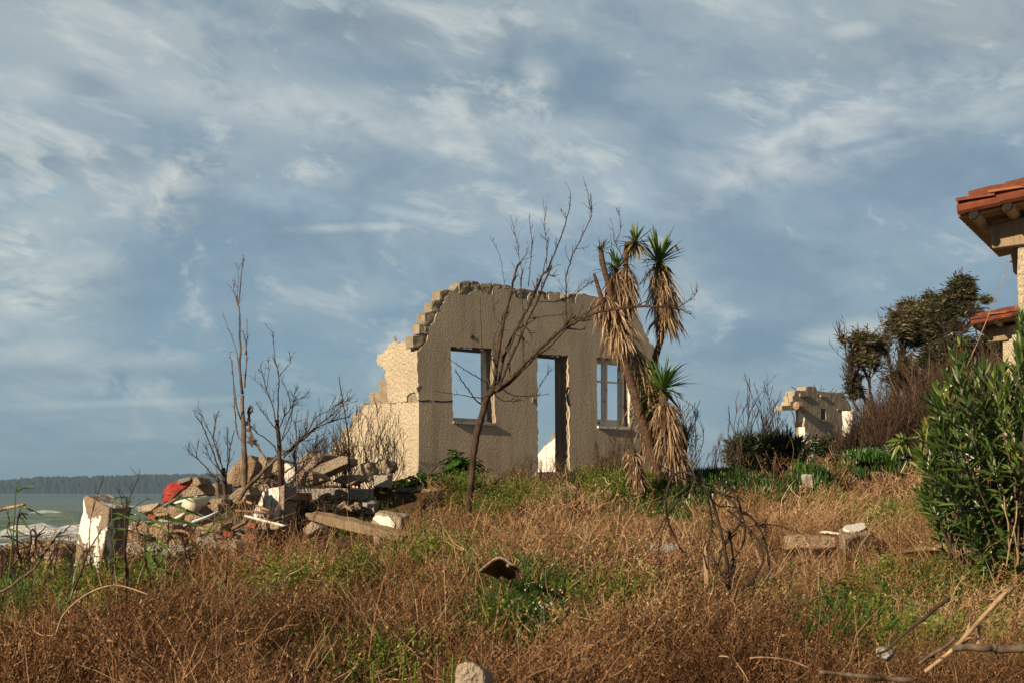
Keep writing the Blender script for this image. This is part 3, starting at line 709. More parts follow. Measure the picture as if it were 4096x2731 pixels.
# tilted painted slab at far left
chunk_l = painted('painted_slab', 'M', [(873, 482, .22), (905, 475, .2), (1000, 520, .1), (1140, 605, 0), (1115, 850, 0), (1030, 1290, 0), (960, 1290, .1), (770, 1290, .26), (800, 1000, .25), (845, 700, .24)], (.125, .34, .0), 14.0,
        'tall tilted masonry slab with flaking white paint beside the sea at far left', 'slab', 'rubble', 'flaking', None, 3, [((1125, 812, -.012), (1262, 826, .40))])
for o in chunk_l.children:
    if o.name.startswith('masonry'): o.data.materials[0] = M['flaking']
chunk('masonry_stump', fr('M', [(468, 1090, .2), (525, 1010, 0), (660, 1000, .1), (668, 1200, .1), (640, 1280, 0), (500, 1280, .1), (465, 1250, .2)], 14.6), (.06, .22, 0), M['rubble'],
      'short square masonry stump beside the foot of the tilted painted slab', 'masonry block', seed=5)
chunk('shore_rock', fr('M', [(0, 1060), (60, 1010), (230, 985), (300, 940), (360, 945), (420, 975), (520, 960), (540, 1100), (480, 1300), (0, 1300)], 19.5), (-.3, 1.3, -.1), M['rubble'],
      'broad low brown shore rock in front of the surf at far left', 'rock', seed=6, rough=.09)
chunk('shore_rock', fr('M', [(520, 1010), (600, 970), (720, 985), (765, 1040), (690, 1110), (800, 1150), (800, 1300), (500, 1300)], 18.8), (-.1, .8, -.05), M['rubble'],
      'smaller brown shore rock left of the tilted painted slab', 'rock', seed=7, rough=.07)
painted('white_painted_block', 'G', [(282, 730, .26), (300, 690, .25), (345, 560, .21), (400, 482, .16), (470, 466, .1), (530, 452, 0), (555, 446, -.02), (545, 780, -.02), (500, 860, 0), (290, 860, .26)], (.16, .2, 0), 20.0,
        'white plastered wall fragment standing upright left of the long grey block wall', 'wall fragment', 'concrete', 'white_plaster',
        [(280, 722), (300, 660), (338, 590), (366, 510), (398, 482), (430, 478), (470, 466), (528, 454), (520, 560), (526, 640), (505, 760), (480, 765), (470, 715), (440, 722), (420, 745), (350, 740), (318, 738), (300, 770)], 9,
        [((575, 582, -.03), (690, 596, .15)), ((566, 450, -.06), (560, 770, -.06))])
# grey block wall below the house terrace
bw = thing('block_retaining_wall', 'long low wall of grey hollow blocks below the house terrace', 'wall', tuple(V('G', 1040, 690, 22)))
rowx = [690, 752, 944, 1140, 1334]
for k in range(4):
    x0, x1 = rowx[k] + 3, rowx[k + 1] - 3
    chunk('block', fr('G', [(x0, 474 + k % 2), (x1, 478), (x1, 580), (x0, 578)], 22.0), (.07, .34, 0), M['mortar_grey'], parent=bw, rough=.012, seed=20 + k)
rowx = [690, 830, 1030, 1228, 1410]
for k in range(4):
    x0, x1 = rowx[k] + 3, rowx[k + 1] - 3
    chunk('block', fr('G', [(x0, 588), (x1, 590), (x1, 720), (x0, 718)], 21.98), (.07, .34, 0), M['mortar_grey'], parent=bw, rough=.012, seed=30 + k)
mb = MB(); mb.box(V('G', 1020, 600, 22.2), (.62, .0, 0), (0, .12, 0), (0, 0, .20)); mb.build('mortar', M['mortar_grey'], bw)
# rubble by the house corner and the lintel beam
chunk('broken_beam', fr('G', [(752, 725, 0), (765, 708, 0), (850, 716, .0), (1000, 748, 0), (1250, 805, .0), (1640, 905, .0), (1980, 985, .0), (1990, 1010, 0), (1830, 1030, 0), (1400, 925, 0), (1180, 880, 0), (960, 830, 0), (880, 800, 0), (800, 768, 0)], 18.2), (.10, .20, .03), M['beam_wood'],
      'long broken concrete beam lying aslant in the brush below the grey block wall', 'beam', seed=40, rough=.022, cuts=4)
painted('white_patched_block', 'G', [(1375, 800, .1), (1412, 700, .1), (1440, 700, .06), (1660, 750, 0), (1655, 890, 0), (1600, 895, 0), (1500, 870, .03)], (.08, .30, .03), 18.6, 'grey block with a smooth white plaster patch resting on the broken beam', 'block', 'concrete', 'white_plaster',
        [(1395, 760), (1430, 728), (1500, 742), (1540, 735), (1570, 760), (1602, 800), (1600, 835), (1565, 872), (1510, 862), (1450, 800)], 12)
chunk('tilted_block', fr('G', [(730, 855), (815, 780, .03), (890, 840, -.02), (775, 915, -.05)], 17.6), (.14, .17, -.06), M['concrete'], 'small tilted block wedged under the left end of the broken beam', 'block', seed=42, rough=.015)
chunk('concrete_stub', fr('G', [(1410, 925), (1460, 945), (1455, 1000), (1405, 990)], 18.1), (.05, .15, 0), M['concrete'], 'tiny concrete stub propping the middle of the broken beam', 'block', seed=43)
chunk('cube_block', fr('G', [(1395, 350), (1530, 348), (1532, 462), (1398, 462)], 22.2), (.05, .22, 0), M['mortar_grey'], 'square grey block under two lumps by the corner of the ruined house', 'block', seed=44, rough=.012)
chunk('masonry_lump', fr('G', [(1240, 300), (1270, 245), (1330, 250), (1400, 290), (1395, 380), (1340, 420), (1290, 370)], 22.3), (.12, .22, .03), M['concrete'], 'rounded pale masonry lump leaning left of the square grey block', 'masonry lump', seed=45, rough=.05)
chunk('masonry_lump', fr('G', [(1400, 290), (1410, 215), (1450, 200), (1530, 245), (1550, 300), (1530, 345), (1405, 345)], 22.4), (.1, .25, .02), M['concrete'], 'faceted masonry lump perched on the square grey block', 'masonry lump', seed=46, rough=.05)
# white-topped block out in the brush, right
E_w = Vector((0, .24, .09)); W_pts = [(812, 330), (935, 303, .16), (1042, 290, .30), (1052, 400, .30), (1046, 500, .30), (820, 500)]
wt = painted('white_topped_block', 'J', W_pts, E_w, 12.6, 'worn square masonry block with a white painted top out in the dry brush at right', 'block', 'rubble', None, None, 50, rough=.014)
def top_coat(z, front, Y, E, uv, mt, parent):
    a, b = V(z, *front[0], Y), V(z, *front[1], Y + .30); nn = (b - a).cross(E).normalized(); nn = nn if nn.z > 0 else -nn; rnd = random.Random(2); o = []
    for i in range(len(uv)):
        p, q = uv[i], uv[(i + 1) % len(uv)]
        for j in range(4): u = p[0] + (q[0] - p[0]) * j / 4 + rnd.gauss(0, .012); v = p[1] + (q[1] - p[1]) * j / 4 + rnd.gauss(0, .012); o.append(a + (b - a) * u + E * v)
    bm = bmesh.new(); f0 = [bm.verts.new(p + nn * .022) for p in o]; f1 = [bm.verts.new(p - nn * .02) for p in o]; bm.faces.new(f0); bm.faces.new(f1[::-1])
    for i in range(len(o)): bm.faces.new((f0[i], f1[i], f1[(i + 1) % len(o)], f0[(i + 1) % len(o)]))
    bmesh.ops.recalc_face_normals(bm, faces=bm.faces); bmesh.ops.triangulate(bm, faces=bm.faces); me = bpy.data.meshes.new('paint_coat'); bm.to_mesh(me); bm.free(); return link('paint_coat', me, mt, parent)
top_coat('J', [(812, 330), (1042, 290)], 12.6, E_w, [(.22, .45), (.45, .30), (.62, .32), (.86, .42), (.93, .75), (.9, .97), (.3, .97), (.12, .85)], M['white_plaster'], wt)
for (z, pts, Y, ext, mt, lab, cat) in [
    ('J', [(635, 268), (670, 258), (770, 275), (765, 300), (640, 285)], 12.9, (.02, .3, -.01), 'white_plaster', 'flat white plaster flake lying left of the white topped block', 'plaster flake'),
    ('J', [(340, 318), (420, 300), (620, 302), (735, 312), (740, 400), (320, 420)], 13.4, (0, .3, 0), 'rubble', 'low crumbling footing running left from the white topped block', 'footing'),
    ('J', [(1750, 350), (1800, 338), (1890, 335), (1900, 400), (1850, 470), (1740, 470)], 11.8, (.1, .4, 0), 'concrete', 'half buried concrete lump at the foot of the oleander', 'concrete lump'),
    ('J', [(1340, 430), (1740, 378), (1745, 402), (1345, 452)], 12.2, (0, .25, -.02), 'plank', 'dark weathered board lying in the brush left of the oleander', 'board'),
    ('H', [(1750, 1500), (1790, 1420), (1850, 1385), (1920, 1400), (1985, 1450), (2010, 1520), (1990, 1620), (1760, 1620)], 5.2, (.03, .10, -.02), 'concrete', 'pale rounded stone at the bottom edge of the view', 'stone'),
    ('J', [(1070, 1290), (1120, 1260), (1160, 1280), (1210, 1330), (1180, 1380), (1090, 1350)], 6.2, (.02, .08, 0), 'mortar_grey', 'grey stone half hidden in green weeds between the two fallen sticks', 'stone'),
    ('K', [(935, 1180), (985, 1172), (1045, 1180), (1050, 1310), (935, 1300)], 22.6, (.05, .2, 0), 'mortar_grey', 'weathered grey gatepost stub standing between the ice plants', 'post stub')]:
    chunk(cat.replace(' ', '_'), fr(z, pts, Y), ext, M[mt], lab, cat, seed=int(pts[0][0]) % 97, rough=.03)
chunk('board_sheet', fr('I', [(1035, 575), (1060, 568, .1), (1200, 568, .1), (1215, 585, .0), (1250, 580), (1275, 600, -.1), (1220, 620, -.3), (1120, 612, -.3), (1060, 600, -.2)], 13.6), (0, .0, -.035), M['blue_plastic'], 'crumpled pale blue plastic sheet lying on bare sand', 'plastic sheet', seed=3, rough=.02)
# low garden wall behind the ice plants
chunk('garden_wall', fr('D', [(700, 1092), (900, 1094), (1125, 1088), (1125, 1150), (700, 1150)], 24.5), (.1, .2, 0), M['rubble'], 'low straight garden wall behind the right hand ice plants', 'garden wall', seed=61)
# earth edge and slab under the doorway
chunk('terrace_edge', fr('G', [(1420, 462), (1700, 470), (2100, 478), (2500, 480), (2900, 470), (3300, 440), (3300, 520), (1420, 520)], 22.9), (.3, .5, 0), M['rubble'], 'long crumbled terrace edge in front of the ruined house', 'terrace edge', seed=62, rough=.04)

M['brick'] = mat('brick', block_f((.34, .12, .065), (.24, .085, .05), (.14, .06, .04)))
# ------------------------------------------------------------------ rubble heap
heap = [
 ('Q', [(470, 565, .1), (530, 532, .1), (740, 490, 0), (738, 520), (640, 600), (480, 612, .1)], 19.0, (.05, .5, -.1), 'concrete', 'flat broken slab jutting out over the sea at the left end of the heap'),
 ('Q', [(1128, 210), (1150, 190), (1192, 174), (1225, 195), (1270, 262), (1200, 292), (1110, 290)], 19.8, (.1, .3, 0), 'rubble', 'pointed brown lump just right of the red board'),
 ('Q', [(1030, 310), (1210, 276), (1460, 256), (1458, 395), (1300, 400), (1180, 420), (1010, 440)], 20.0, (.15, .4, 0), 'concrete', 'long flat sided concrete panel right of the red board'),
 ('Q', [(640, 600), (740, 552), (850, 560), (960, 545), (900, 640), (700, 680)], 18.6, (.1, .4, -.05), 'rubble', 'brown slab under the foot of the red board'),
 ('Q', [(870, 665), (950, 546), (1080, 590), (1092, 660), (960, 720)], 18.3, (.1, .3, -.05), 'rubble', 'four sided brown block in the middle of the heap'),
 ('Q', [(1050, 690), (1080, 650), (1180, 638), (1290, 690), (1220, 760), (1060, 730)], 18.2, (.1, .3, -.05), 'rubble', 'low rounded lump above the long white board'),
 ('Q', [(1290, 560), (1400, 500), (1480, 520), (1480, 600), (1330, 650), (1260, 640)], 18.8, (.1, .3, 0), 'rubble', 'brown lump behind the two stubby trunks'),
 ('Q', [(860, 1000), (900, 955), (1000, 960), (1040, 1010), (1010, 1060), (900, 1060)], 16.6, (.1, .2, 0), 'rubble', 'small dark lump beneath the bent pipe'),
 ('Q', [(1130, 990), (1230, 928), (1400, 940), (1470, 1020), (1440, 1100), (1260, 1125), (1140, 1080)], 16.8, (.1, .3, 0), 'mortar_grey', 'wide grey faced rock at the front of the heap'),
 ('Q', [(1470, 1040), (1580, 1005), (1690, 1010), (1720, 1060), (1660, 1130), (1500, 1120)], 16.7, (.1, .3, 0), 'mortar_grey', 'smaller grey rock at the right front of the heap'),
 ('Q', [(370, 800), (410, 735), (560, 742), (600, 800), (570, 900), (400, 870)], 17.4, (.1, .3, 0), 'rubble', 'dark upright lump nearest the tilted painted slab'),
 ('Q', [(300, 930), (350, 882), (480, 900), (510, 1000), (430, 1045), (310, 1010)], 16.6, (.1, .3, 0), 'rubble', 'brown lump low beside the tilted painted slab'),
 ('Q', [(600, 800), (720, 740), (900, 770), (920, 860), (760, 930), (620, 900)], 17.4, (.1, .3, 0), 'rubble', 'broad lump behind the reed leaves'),
 ('Q', [(560, 940), (700, 900), (860, 930), (840, 1040), (640, 1060)], 16.8, (.1, .3, 0), 'rubble', 'low lump resting on the cream panel'),
 ('Q', [(1250, 800), (1400, 740), (1520, 760), (1500, 860), (1320, 900)], 17.6, (.1, .3, 0), 'rubble', 'brown lump right of the bent pipe'),
 ('P', [(462, 1050, .1), (470, 990, .1), (520, 925), (590, 850), (668, 822), (722, 885), (705, 960), (650, 1090), (500, 1112)], 20.8, (.2, .35, -.05), 'rubble', 'high brown slab end behind the tall bare trunk'),
 ('P', [(655, 1060), (690, 980), (764, 828), (830, 836), (940, 885), (1000, 935), (1000, 1020), (860, 990), (740, 1050), (690, 1090)], 20.9, (.25, .35, -.05), 'concrete', 'peaked pale slab right of the tall bare trunk'),
 ('P', [(668, 1120), (760, 1035), (900, 1085), (890, 1180), (760, 1210), (680, 1180)], 20.3, (.1, .3, 0), 'rubble', 'rounded lump below the peaked pale slab'),
 ('P', [(962, 920), (1000, 898), (1070, 935), (1105, 1000), (1010, 1090), (960, 1010)], 20.9, (.1, .3, 0), 'white_plaster', 'white chunk tucked right of the peaked pale slab'),
 ('P', [(1050, 1040), (1130, 960), (1260, 990), (1330, 1050), (1200, 1100), (1060, 1100)], 20.7, (.1, .3, 0), 'rubble', 'brown lump left of the long slanting slab'),
 ('P', [(1090, 985), (1100, 890), (1165, 815), (1300, 810), (1340, 830), (1290, 900), (1200, 960)], 21.8, (.15, .4, 0), 'concrete', 'pale slab at the top right of the heap'),
 ('P', [(1210, 975), (1300, 905), (1500, 828), (1545, 848), (1548, 900), (1400, 965), (1230, 1040)], 21.3, (.12, .35, -.02), 'concrete', 'long slanting pale slab beside the ruined side wall'),
 ('P', [(1400, 1060), (1480, 1010), (1600, 1000), (1640, 1050), (1560, 1100)], 21.6, (.1, .3, 0), 'rubble', 'brown lump under the long slanting slab'),
 ('P', [(490, 1190), (560, 1120), (640, 1110), (680, 1180), (620, 1260), (500, 1260)], 19.6, (.1, .3, 0), 'rubble', 'lump at the foot of the tall bare trunk'),
 ('P', [(230, 1300), (330, 1210), (420, 1220), (400, 1320), (260, 1360)], 19.0, (.1, .3, 0), 'rubble', 'lump left of the stubby trunk foot'),
]
for i, (z, pts, Y, ext, mt, lab) in enumerate(heap):
    chunk('concrete_chunk', fr(z, pts, Y), ext, M[mt], lab, 'rubble chunk', 'broken masonry in the rubble heap', seed=70 + i, rough=.011)
rbd = thing('red_board', 'red painted board with black scribbles leaning on the rubble heap', 'board', tuple(V('Q', 770, 495, 19.4)))
chunk('panel', fr('Q', [(765, 498), (772, 440), (788, 355, .05), (850, 270, .1), (990, 212, .15), (1135, 185, .2), (1120, 235, .2), (1085, 285, .15), (1000, 345, .1), (930, 420, .05), (880, 475, 0)], 19.4), (.03, .06, -.01), M['red_board'], parent=rbd, seed=1, rough=.012)
chunk('grey_edge', fr('Q', [(985, 214, .1), (1132, 174, .14), (1138, 196, .14), (1120, 222, .14), (985, 262, .1)], 19.38), (.0, .05, 0), M['mortar_grey'], parent=rbd, seed=2, rough=.008)
chunk('long_board', fr('Q', [(925, 842), (935, 820), (1200, 705), (1350, 650), (1485, 592), (1488, 606), (1320, 690), (1200, 735)], 17.6), (.02, .05, -.015), M['cyan'], 'long thin white board lying across the rubble heap', 'board', seed=4, rough=.004)
chunk('cream_panel', fr('Q', [(235, 1058), (480, 1058), (1030, 1118), (880, 1170), (500, 1165), (232, 1112)], 15.4), (.05, .35, .05), M['cream'], 'large cream coloured panel lying behind the reeds', 'panel', seed=5, rough=.008)
chunk('cream_panel', fr('Q', [(900, 1140), (1130, 1128), (1050, 1190), (1010, 1204), (940, 1180)], 15.2), (.03, .12, .0), M['cream'], 'small cream tile shard at the right end of the cream panel', 'shard', seed=6, rough=.006)
chunk('striped_board', fr('Q', [(830, 1235), (1040, 1228), (1045, 1262), (900, 1275), (690, 1262), (700, 1232)], 15.0), (.0, .1, -.02), M['cyan'], 'thin pale blue board on the ground under the cream panel', 'board', seed=7, rough=.006)
def pipe(name, z, pts, Y, r, mt, lab, cat, n=10):
    c = V(z, pts[0][0], pts[0][1], Y); mb = MB(); P = smooth_path([V(z, p[0], p[1], Y + (p[2] if len(p) > 2 else 0)) - c for p in pts], 5)
    mb.tube(P, r, n); o = mb.build(name, M[mt], None, True); o.location = c; return tag(o, lab, cat)
pipe('ceramic_pipe', 'Q', [(1110, 545, 0), (1170, 535, .15), (1240, 520, .35), (1330, 500, .6)], 18.6, .10, 'cream', 'thick cream ceramic pipe lying under the concrete panel', 'pipe', 14)
pipe('bent_pipe', 'Q', [(930, 856), (1000, 852), (1080, 866), (1120, 905), (1135, 970), (1145, 1080)], 16.3, .018, 'bleached', 'bent orange pipe arching out of the rubble heap', 'pipe')
# small filler rubble, each a thing; some of the hollow kind
protos = []
rs = random.Random(11)
for k in range(8):
    n = rs.choice([4, 5, 6]); pts = [Vector((math.cos(2 * math.pi * j / n + rs.uniform(-.3, .3)) * rs.uniform(.7, 1.2), 0, math.sin(2 * math.pi * j / n + rs.uniform(-.3, .3)) * rs.uniform(.5, .9))) * .11 for j in range(n)]
    o = chunk('rubble_piece', pts, (rs.uniform(-.03, .03), rs.uniform(.10, .2), rs.uniform(-.03, .03)), M[['rubble', 'rubble', 'concrete', 'mortar_grey'][k % 4]], 'small loose piece of broken masonry scattered over the rubble heap', 'rubble piece', 'small loose pieces of the rubble heap', rough=.008, cuts=2, seed=200 + k)
    protos.append(o)
spots = []
while len(spots) < 230:
    x = rs.uniform(290, 860); y = rs.uniform(1095, 1290)
    lo = 1240 - (x - 290) * .22 if x < 520 else 1110 + 0 * x
    if y < lo - 95 or (x > 560 and y > 1195) or (570 < x < 700 and y > 1105) or (x > 690 and y > 1110): continue
    Y = 15.5 + (1290 - y) / 195 * 5.5
    spots.append((x, y, Y))
for i, (x, y, Y) in enumerate(spots):
    p = V('X', x, y, Y); h = float(H(p.x, p.y))
    o = protos[i] if i < 8 else protos[rs.randrange(8)].copy()
    if i >= 8: col.objects.link(o)
    s_ = rs.uniform(.35, 1.05); o.location = (p.x, p.y, max(h - .03, min(p.z - .1, h + .35))); o.scale = (s_, s_ * rs.uniform(.8, 1.3), s_ * rs.uniform(.35, 1.0)); o.rotation_euler = (rs.uniform(-.6, .6), rs.uniform(-.5, .5), rs.uniform(0, 6.28))
for k in range(14):   # splintered planks and bricks among the rubble
    x = rs.uniform(330, 640); y = rs.uniform(1150, 1262); x = min(x, 560); Y = 15.8 + (1290 - y) / 195 * 5.3; p = V('X', x, y, Y); a = rs.uniform(-.9, .9); L_k = rs.uniform(.25, .7)
    d_ = Vector((math.cos(a), -.3, math.sin(a) * .5)).normalized() * L_k; 
    chunk('broken_plank', [p, p + Vector((0, 0, .035)), p + d_ + Vector((0, 0, .03)), p + d_ * .93], (.02, rs.uniform(.04, .09), -.01), M[['grey_wood', 'plank', 'bleached', 'white_wood'][k % 4]], 'splintered piece of board lying in the rubble heap', 'plank', 'splintered boards in the rubble heap', rough=.004, cuts=2, seed=600 + k)
for k in range(12):
    x = rs.uniform(320, 570); y = rs.uniform(1170, 1275); Y = 16 + (1290 - y) / 195 * 5; p = V('X', x, y, Y); a = rs.uniform(-.5, .5)
    u_, v_ = Vector((math.cos(a), 0, math.sin(a))) * .11, Vector((-math.sin(a), 0, math.cos(a))) * .06
    chunk('broken_brick', [p, p + u_, p + u_ * .95 + v_, p + v_ * 1.1], (.02, .1, 0), M['brick'], 'broken red brick lying loose in the rubble', 'brick', 'broken bricks in the rubble', rough=.006, cuts=2, seed=640 + k)
# earth mass inside the heap
chunk('earth_mound', [Vector((x, y, z)) for x, y, z in [(-6.0, 18.2, 3.7), (-5.6, 18.6, 4.05), (-4.9, 20.0, 4.35), (-4.4, 20.8, 4.7), (-3.9, 21.4, 4.95), (-3.1, 22.0, 5.0), (-2.8, 22.0, 4.2), (-5, 19, 3.8)]], (.6, 1.3, -.1), M['soil'], None, None, None, rough=.08, cuts=4, seed=300, kind='structure')
# upturned basin in the brush
ch = thing('upturned_tub', 'upturned dark red metal tub with a pale rim half sunk in the dry brush', 'tub', tuple(V('S', 550, 800, 9.0)))
mb = MB(); rim = smooth_path([V('S', x, y, Y) for x, y, Y in [(100, 680, 9.25), (210, 590, 9.15), (350, 480, 9.05), (450, 420, 9.0), (530, 412, 9.0), (640, 460, 9.0), (780, 560, 9.0), (900, 640, 9.05), (980, 830, 9.1)]], 5)
mb.tube(rim, .006, 8); mb.build('rim', M['concrete'], ch)
mb = MB(); vs = []; fs = []; m = len(rim)
for k in range(5):
    for p in rim: 
        c = V('S', 600, 900, 9.3); q = p.lerp(c, k * .2); q.y += .16 * math.sin(k * .6); vs.append(q)
for k in range(4):
    for j in range(m - 1): fs.append((k * m + j, k * m + j + 1, (k + 1) * m + j + 1, (k + 1) * m + j))
mb.add(vs, fs); o = mb.build('shell', M['maroon'], ch); sm_ = o.modifiers.new('thickness', 'SOLIDIFY'); sm_.thickness = .012
mb = MB(); c = V('S', 695, 575, 8.97); bmesh_pts = []
mb.tube([c + Vector((0, .02, 0)), c, c + Vector((0, -.012, 0)), c + Vector((0, -.018, 0))], [.008, .014, .010, .003], 8); mb.build('rivet', M['beam_wood'], ch)
mb = MB(); mb.tube([V('S', 820, 570, 9.0), V('S', 855, 462, 8.98)], .006, 6); mb.build('prong', M['beam_wood'], ch)

# ------------------------------------------------------------------ tiled houses at the right edge
def villa(name, label, O, dist_s, wallh, seedv, deep=5.0, zb=4.4, wide=6.0, up=0.0):
    e = Vector((.89, -.456, 0)); d = Vector((.456, .89, 0)); z = Vector((0, 0, 1)); O = Vector((O.x, O.y, 0))
    t = thing(name, label, 'house', (O.x, O.y, zb))
    def T(a, b, c): return O + e * a + d * b + z * c
    def slab(nm, pts, ext, mt, rough=.01, sd=0, cuts=3): return chunk(nm, [T(*p) for p in pts], d * ext[1] + e * ext[0] + z * ext[2], M[mt], parent=t, rough=rough, seed=sd + seedv, cuts=cuts)
    h = wallh; sl = .16; h -= .11
    slab('wall', [(0, 0, zb), (0, 0, h - .12), (.12, 0, h), (.5, 0, h + .1), (wide, 0, h + wide * sl), (wide, 0, zb)], (0, .3, 0), 'stucco_pale', .02, 1, 4)
    slab('side_wall', [(.0, .31, zb), (.0, .31, h - .1), (.28, .31, h - .1), (.28, .31, zb)], (0, deep, 0), 'stucco_pale', .02, 2)
    # timber ends and brackets
    zt = lambda a: h + .16 + a * sl
    for k, a in enumerate((-.34, -.03, .45, 1.0)):
        mb = MB(k); A_ = T(a, -.50, zt(a) - .12); B_ = T(a, .35 if a < 0 else deep * .5, zt(a) - .12)
        mb.tube([A_, A_.lerp(B_, .1), B_], [.05, .055, .055], 10); p = mb.build('purlin', M['beam_wood'], t)
        mb = MB(); mb.tube([A_ - d * .03, A_ + d * .01], [.045, .05], 10); mb.build('burnt_end', M['dark'], p)
    slab('bracket', [(-.26, -.06, zt(-.26) - .17), (.1, -.06, zt(.1) - .17), (.1, -.06, zt(0) - .42), (-.24, -.06, zt(-.26) - .40)], (0, .14, 0), 'beam_wood', .006, 4)
    slab('bracket', [(-.16, .60, zt(0) - .26), (.1, .60, zt(0) - .26), (.1, .60, zt(0) - .62), (-.13, .60, zt(0) - .60)], (0, .16, 0), 'beam_wood', .006, 5)
    # boarding, then tiles laid in overlapping rows
    n = 14
    bo = MB(3)
    for k in range(n):
        b0 = -.44 + k * (deep + .3) / n * .5; c_ = T(1.48, b0 + .07, zt(1.2) - .045)
        ax = (e + z * sl).normalized(); bo.box(c_, ax * 2.0, d * .083, z * .011)
    bo.build('roof_boards', M['plank'], t)
    ro = MB(5); rr_ = random.Random(seedv); ax = (e + z * sl).normalized(); up_ = ax.cross(d).normalized()
    if up_.z < 0: up_.negate()
    tl = .36
    for r_ in range(9):
        for k in range(26):
            a0 = -.49 + r_ * (tl - .06); b0 = -.52 + k * .105
            base = T(0, 0, 0) + d * (b0 + rr_.uniform(-.006, .006)) + ax * (a0 / ax.dot(e)) + z * (zt(0) - .02) + up_ * (.012 * (1 + .6 * (r_ % 2)))
            base += z * rr_.uniform(-.006, .01); vs = []
            for m_, (q, lift) in enumerate(((0, .035), (tl, .0))):
                for sgn in (0, 1):
                    for w_ in range(6):
                        an = math.pi * w_ / 5; rad = .058 if sgn == 0 else .045
                        vs.append(base + ax * q + d * (-math.cos(an) * rad) + up_ * (math.sin(an) * rad * .7 + lift))
            fs = []
            for sgn in (0, 1):
                for w_ in range(5):
                    a_ = sgn * 6 + w_; fs.append((a_, a_ + 1, a_ + 13, a_ + 12))
            for w_ in range(5): fs.append((w_, w_ + 1, w_ + 7, w_ + 6)); fs.append((12 + w_, 13 + w_, 19 + w_, 18 + w_))
            fs += [(0, 6, 18, 12), (5, 17, 23, 11)]
            ro.add(vs, fs)
    ro.build('roof_tiles', M['tile'], t)
    # raised course of verge tiles
    ro = MB(6); 
    for k in range(6):
        a0 = -.38 + k * .34; base = O + d * -.50 + ax * (a0 / ax.dot(e)) + z * (zt(0) + .06)
        ro.tube([base, base + ax * .20 + z * .006, base + ax * .40 - z * .01], [.058, .054, .05], 10)
    for k in range(5):
        a0 = -.49 + k * .36; base = O + d * -.52 + ax * (a0 / ax.dot(e)) + z * (zt(0) - .04)
        ro.tube([base, base + ax * .40 - z * .01], [.052, .05], 8)
    ro.build('verge_tiles', M['tile'], t)
    return t
O1 = V('E', 572, 200, 14.0); O1.x = V('E', 585, 500, 14).x
villa('tiled_house', 'near tiled house whose eave with timber ends juts in at the right edge', O1, 1, V('E', 600, 175, 14).z - .05, 1, zb=4.2)
O2 = V('E', 487, 900, 27.0)
villa('tiled_house', 'farther tiled house half hidden behind the oleander at right', O2, 1, V('E', 487, 915, 27).z, 7, zb=4.8)
wv = thing('guy_wire', 'thin wire slanting from the near tiled eave down into the bushes', 'wire', tuple(V('E', 80, 1560, 13.0)))
mb = MB(); a, b = V('E', 560, 452, 14.2), V('E', 75, 1570, 13.0); mb.tube([a.lerp(b, k / 12) - Vector((0, 0, .10 * math.sin(math.pi * k / 12))) for k in range(13)], .0035, 5); mb.build('wire', M['bleached'], wv)

# ------------------------------------------------------------------ second ruin, far right of centre
C2 = V('K', 965, 900, 44.0); C2.z = 0; d2 = Vector((.75, .66, 0)).normalized(); n2_ = Vector((d2.y, -d2.x, 0)); dl2 = Vector((-.72, .69, 0)).normalized()
r2 = thing('far_ruin', 'small distant plastered ruin with a barred window beyond the bushes', 'ruin', (C2.x, C2.y, 5.2))
K_ = lambda x, y: in_plane(C2, d2, 'K', x, y)
q = [K_(x, y) for x, y in [(968, 1010), (966, 478), (900, 474), (820, 478), (812, 430), (815, 405), (840, 400), (835, 350), (855, 340), (860, 295), (900, 286), (975, 290), (980, 250), (1020, 244), (1085, 255), (1090, 290), (1150, 298), (1250, 310), (1375, 318), (1388, 350), (1380, 378), (1412, 392), (1440, 440), (1450, 500), (1356, 492), (1360, 800), (1358, 1010)]]
ow = [K_(x, y) for x, y in [(1135, 478), (1186, 480), (1188, 600), (1137, 598)]]
o1 = [K_(x, y) for x, y in [(985, 325), (1000, 325), (1000, 365), (985, 365)]]; o2 = [K_(x, y) for x, y in [(1106, 335), (1122, 335), (1122, 372), (1106, 372)]]
wall_mesh('front_wall', q, [ow, o1, o2], .35, C2, d2, n2_, 0.0, M['stucco_far'], r2, rag=(.02, .12), seed=31)
mb = MB()
for k in range(3):
    x = 1148 + k * 13; a, b = K_(x, 480), K_(x, 598); bar(mb, C2, d2, n2_, a, b, .035, .03, .12)
a, b = K_(1137, 520), K_(1186, 521); bar(mb, C2, d2, n2_, a, b, .03, .025, .15); a, b = K_(1137, 560), K_(1186, 561); bar(mb, C2, d2, n2_, a, b, .03, .025, .15)
mb.build('window_bars', M['rust'], r2)
mb = MB(); bar(mb, C2, d2, n2_, K_(1130, 604), K_(1192, 606), .06, .12, -.04); mb.build('sill', M['stucco_far'], r2)
mb = MB(); bar(mb, C2, d2, n2_, K_(905, 335), K_(990, 338), .09, .12, -.05); mb.build('beam_stub', M['stucco_far'], r2)
mb = MB(); bar(mb, C2, d2, n2_, K_(1120, 345), K_(1165, 347), .06, .1, -.05); mb.build('beam_stub', M['stucco_far'], r2)
mb = MB(); bar(mb, C2, d2, n2_, K_(728, 472), K_(905, 468), .14, .3, .0); mb.build('lintel', M['stucco_far'], r2)
mb = MB(); bar(mb, C2, d2, n2_, K_(1300, 488), K_(1360, 490), .05, .1, -.03); mb.build('lintel', M['stucco_far'], r2)
mb = MB(); c = V('K', 895, 448, 43.6); mb.tube([c - d2 * .14, c - d2 * .1, c + d2 * .1, c + d2 * .14], [.05, .13, .13, .05], 8); mb.build('stone_knob', M['rubble'], r2)
S_ = lambda x, y: in_plane(C2, dl2, 'K', x, y)
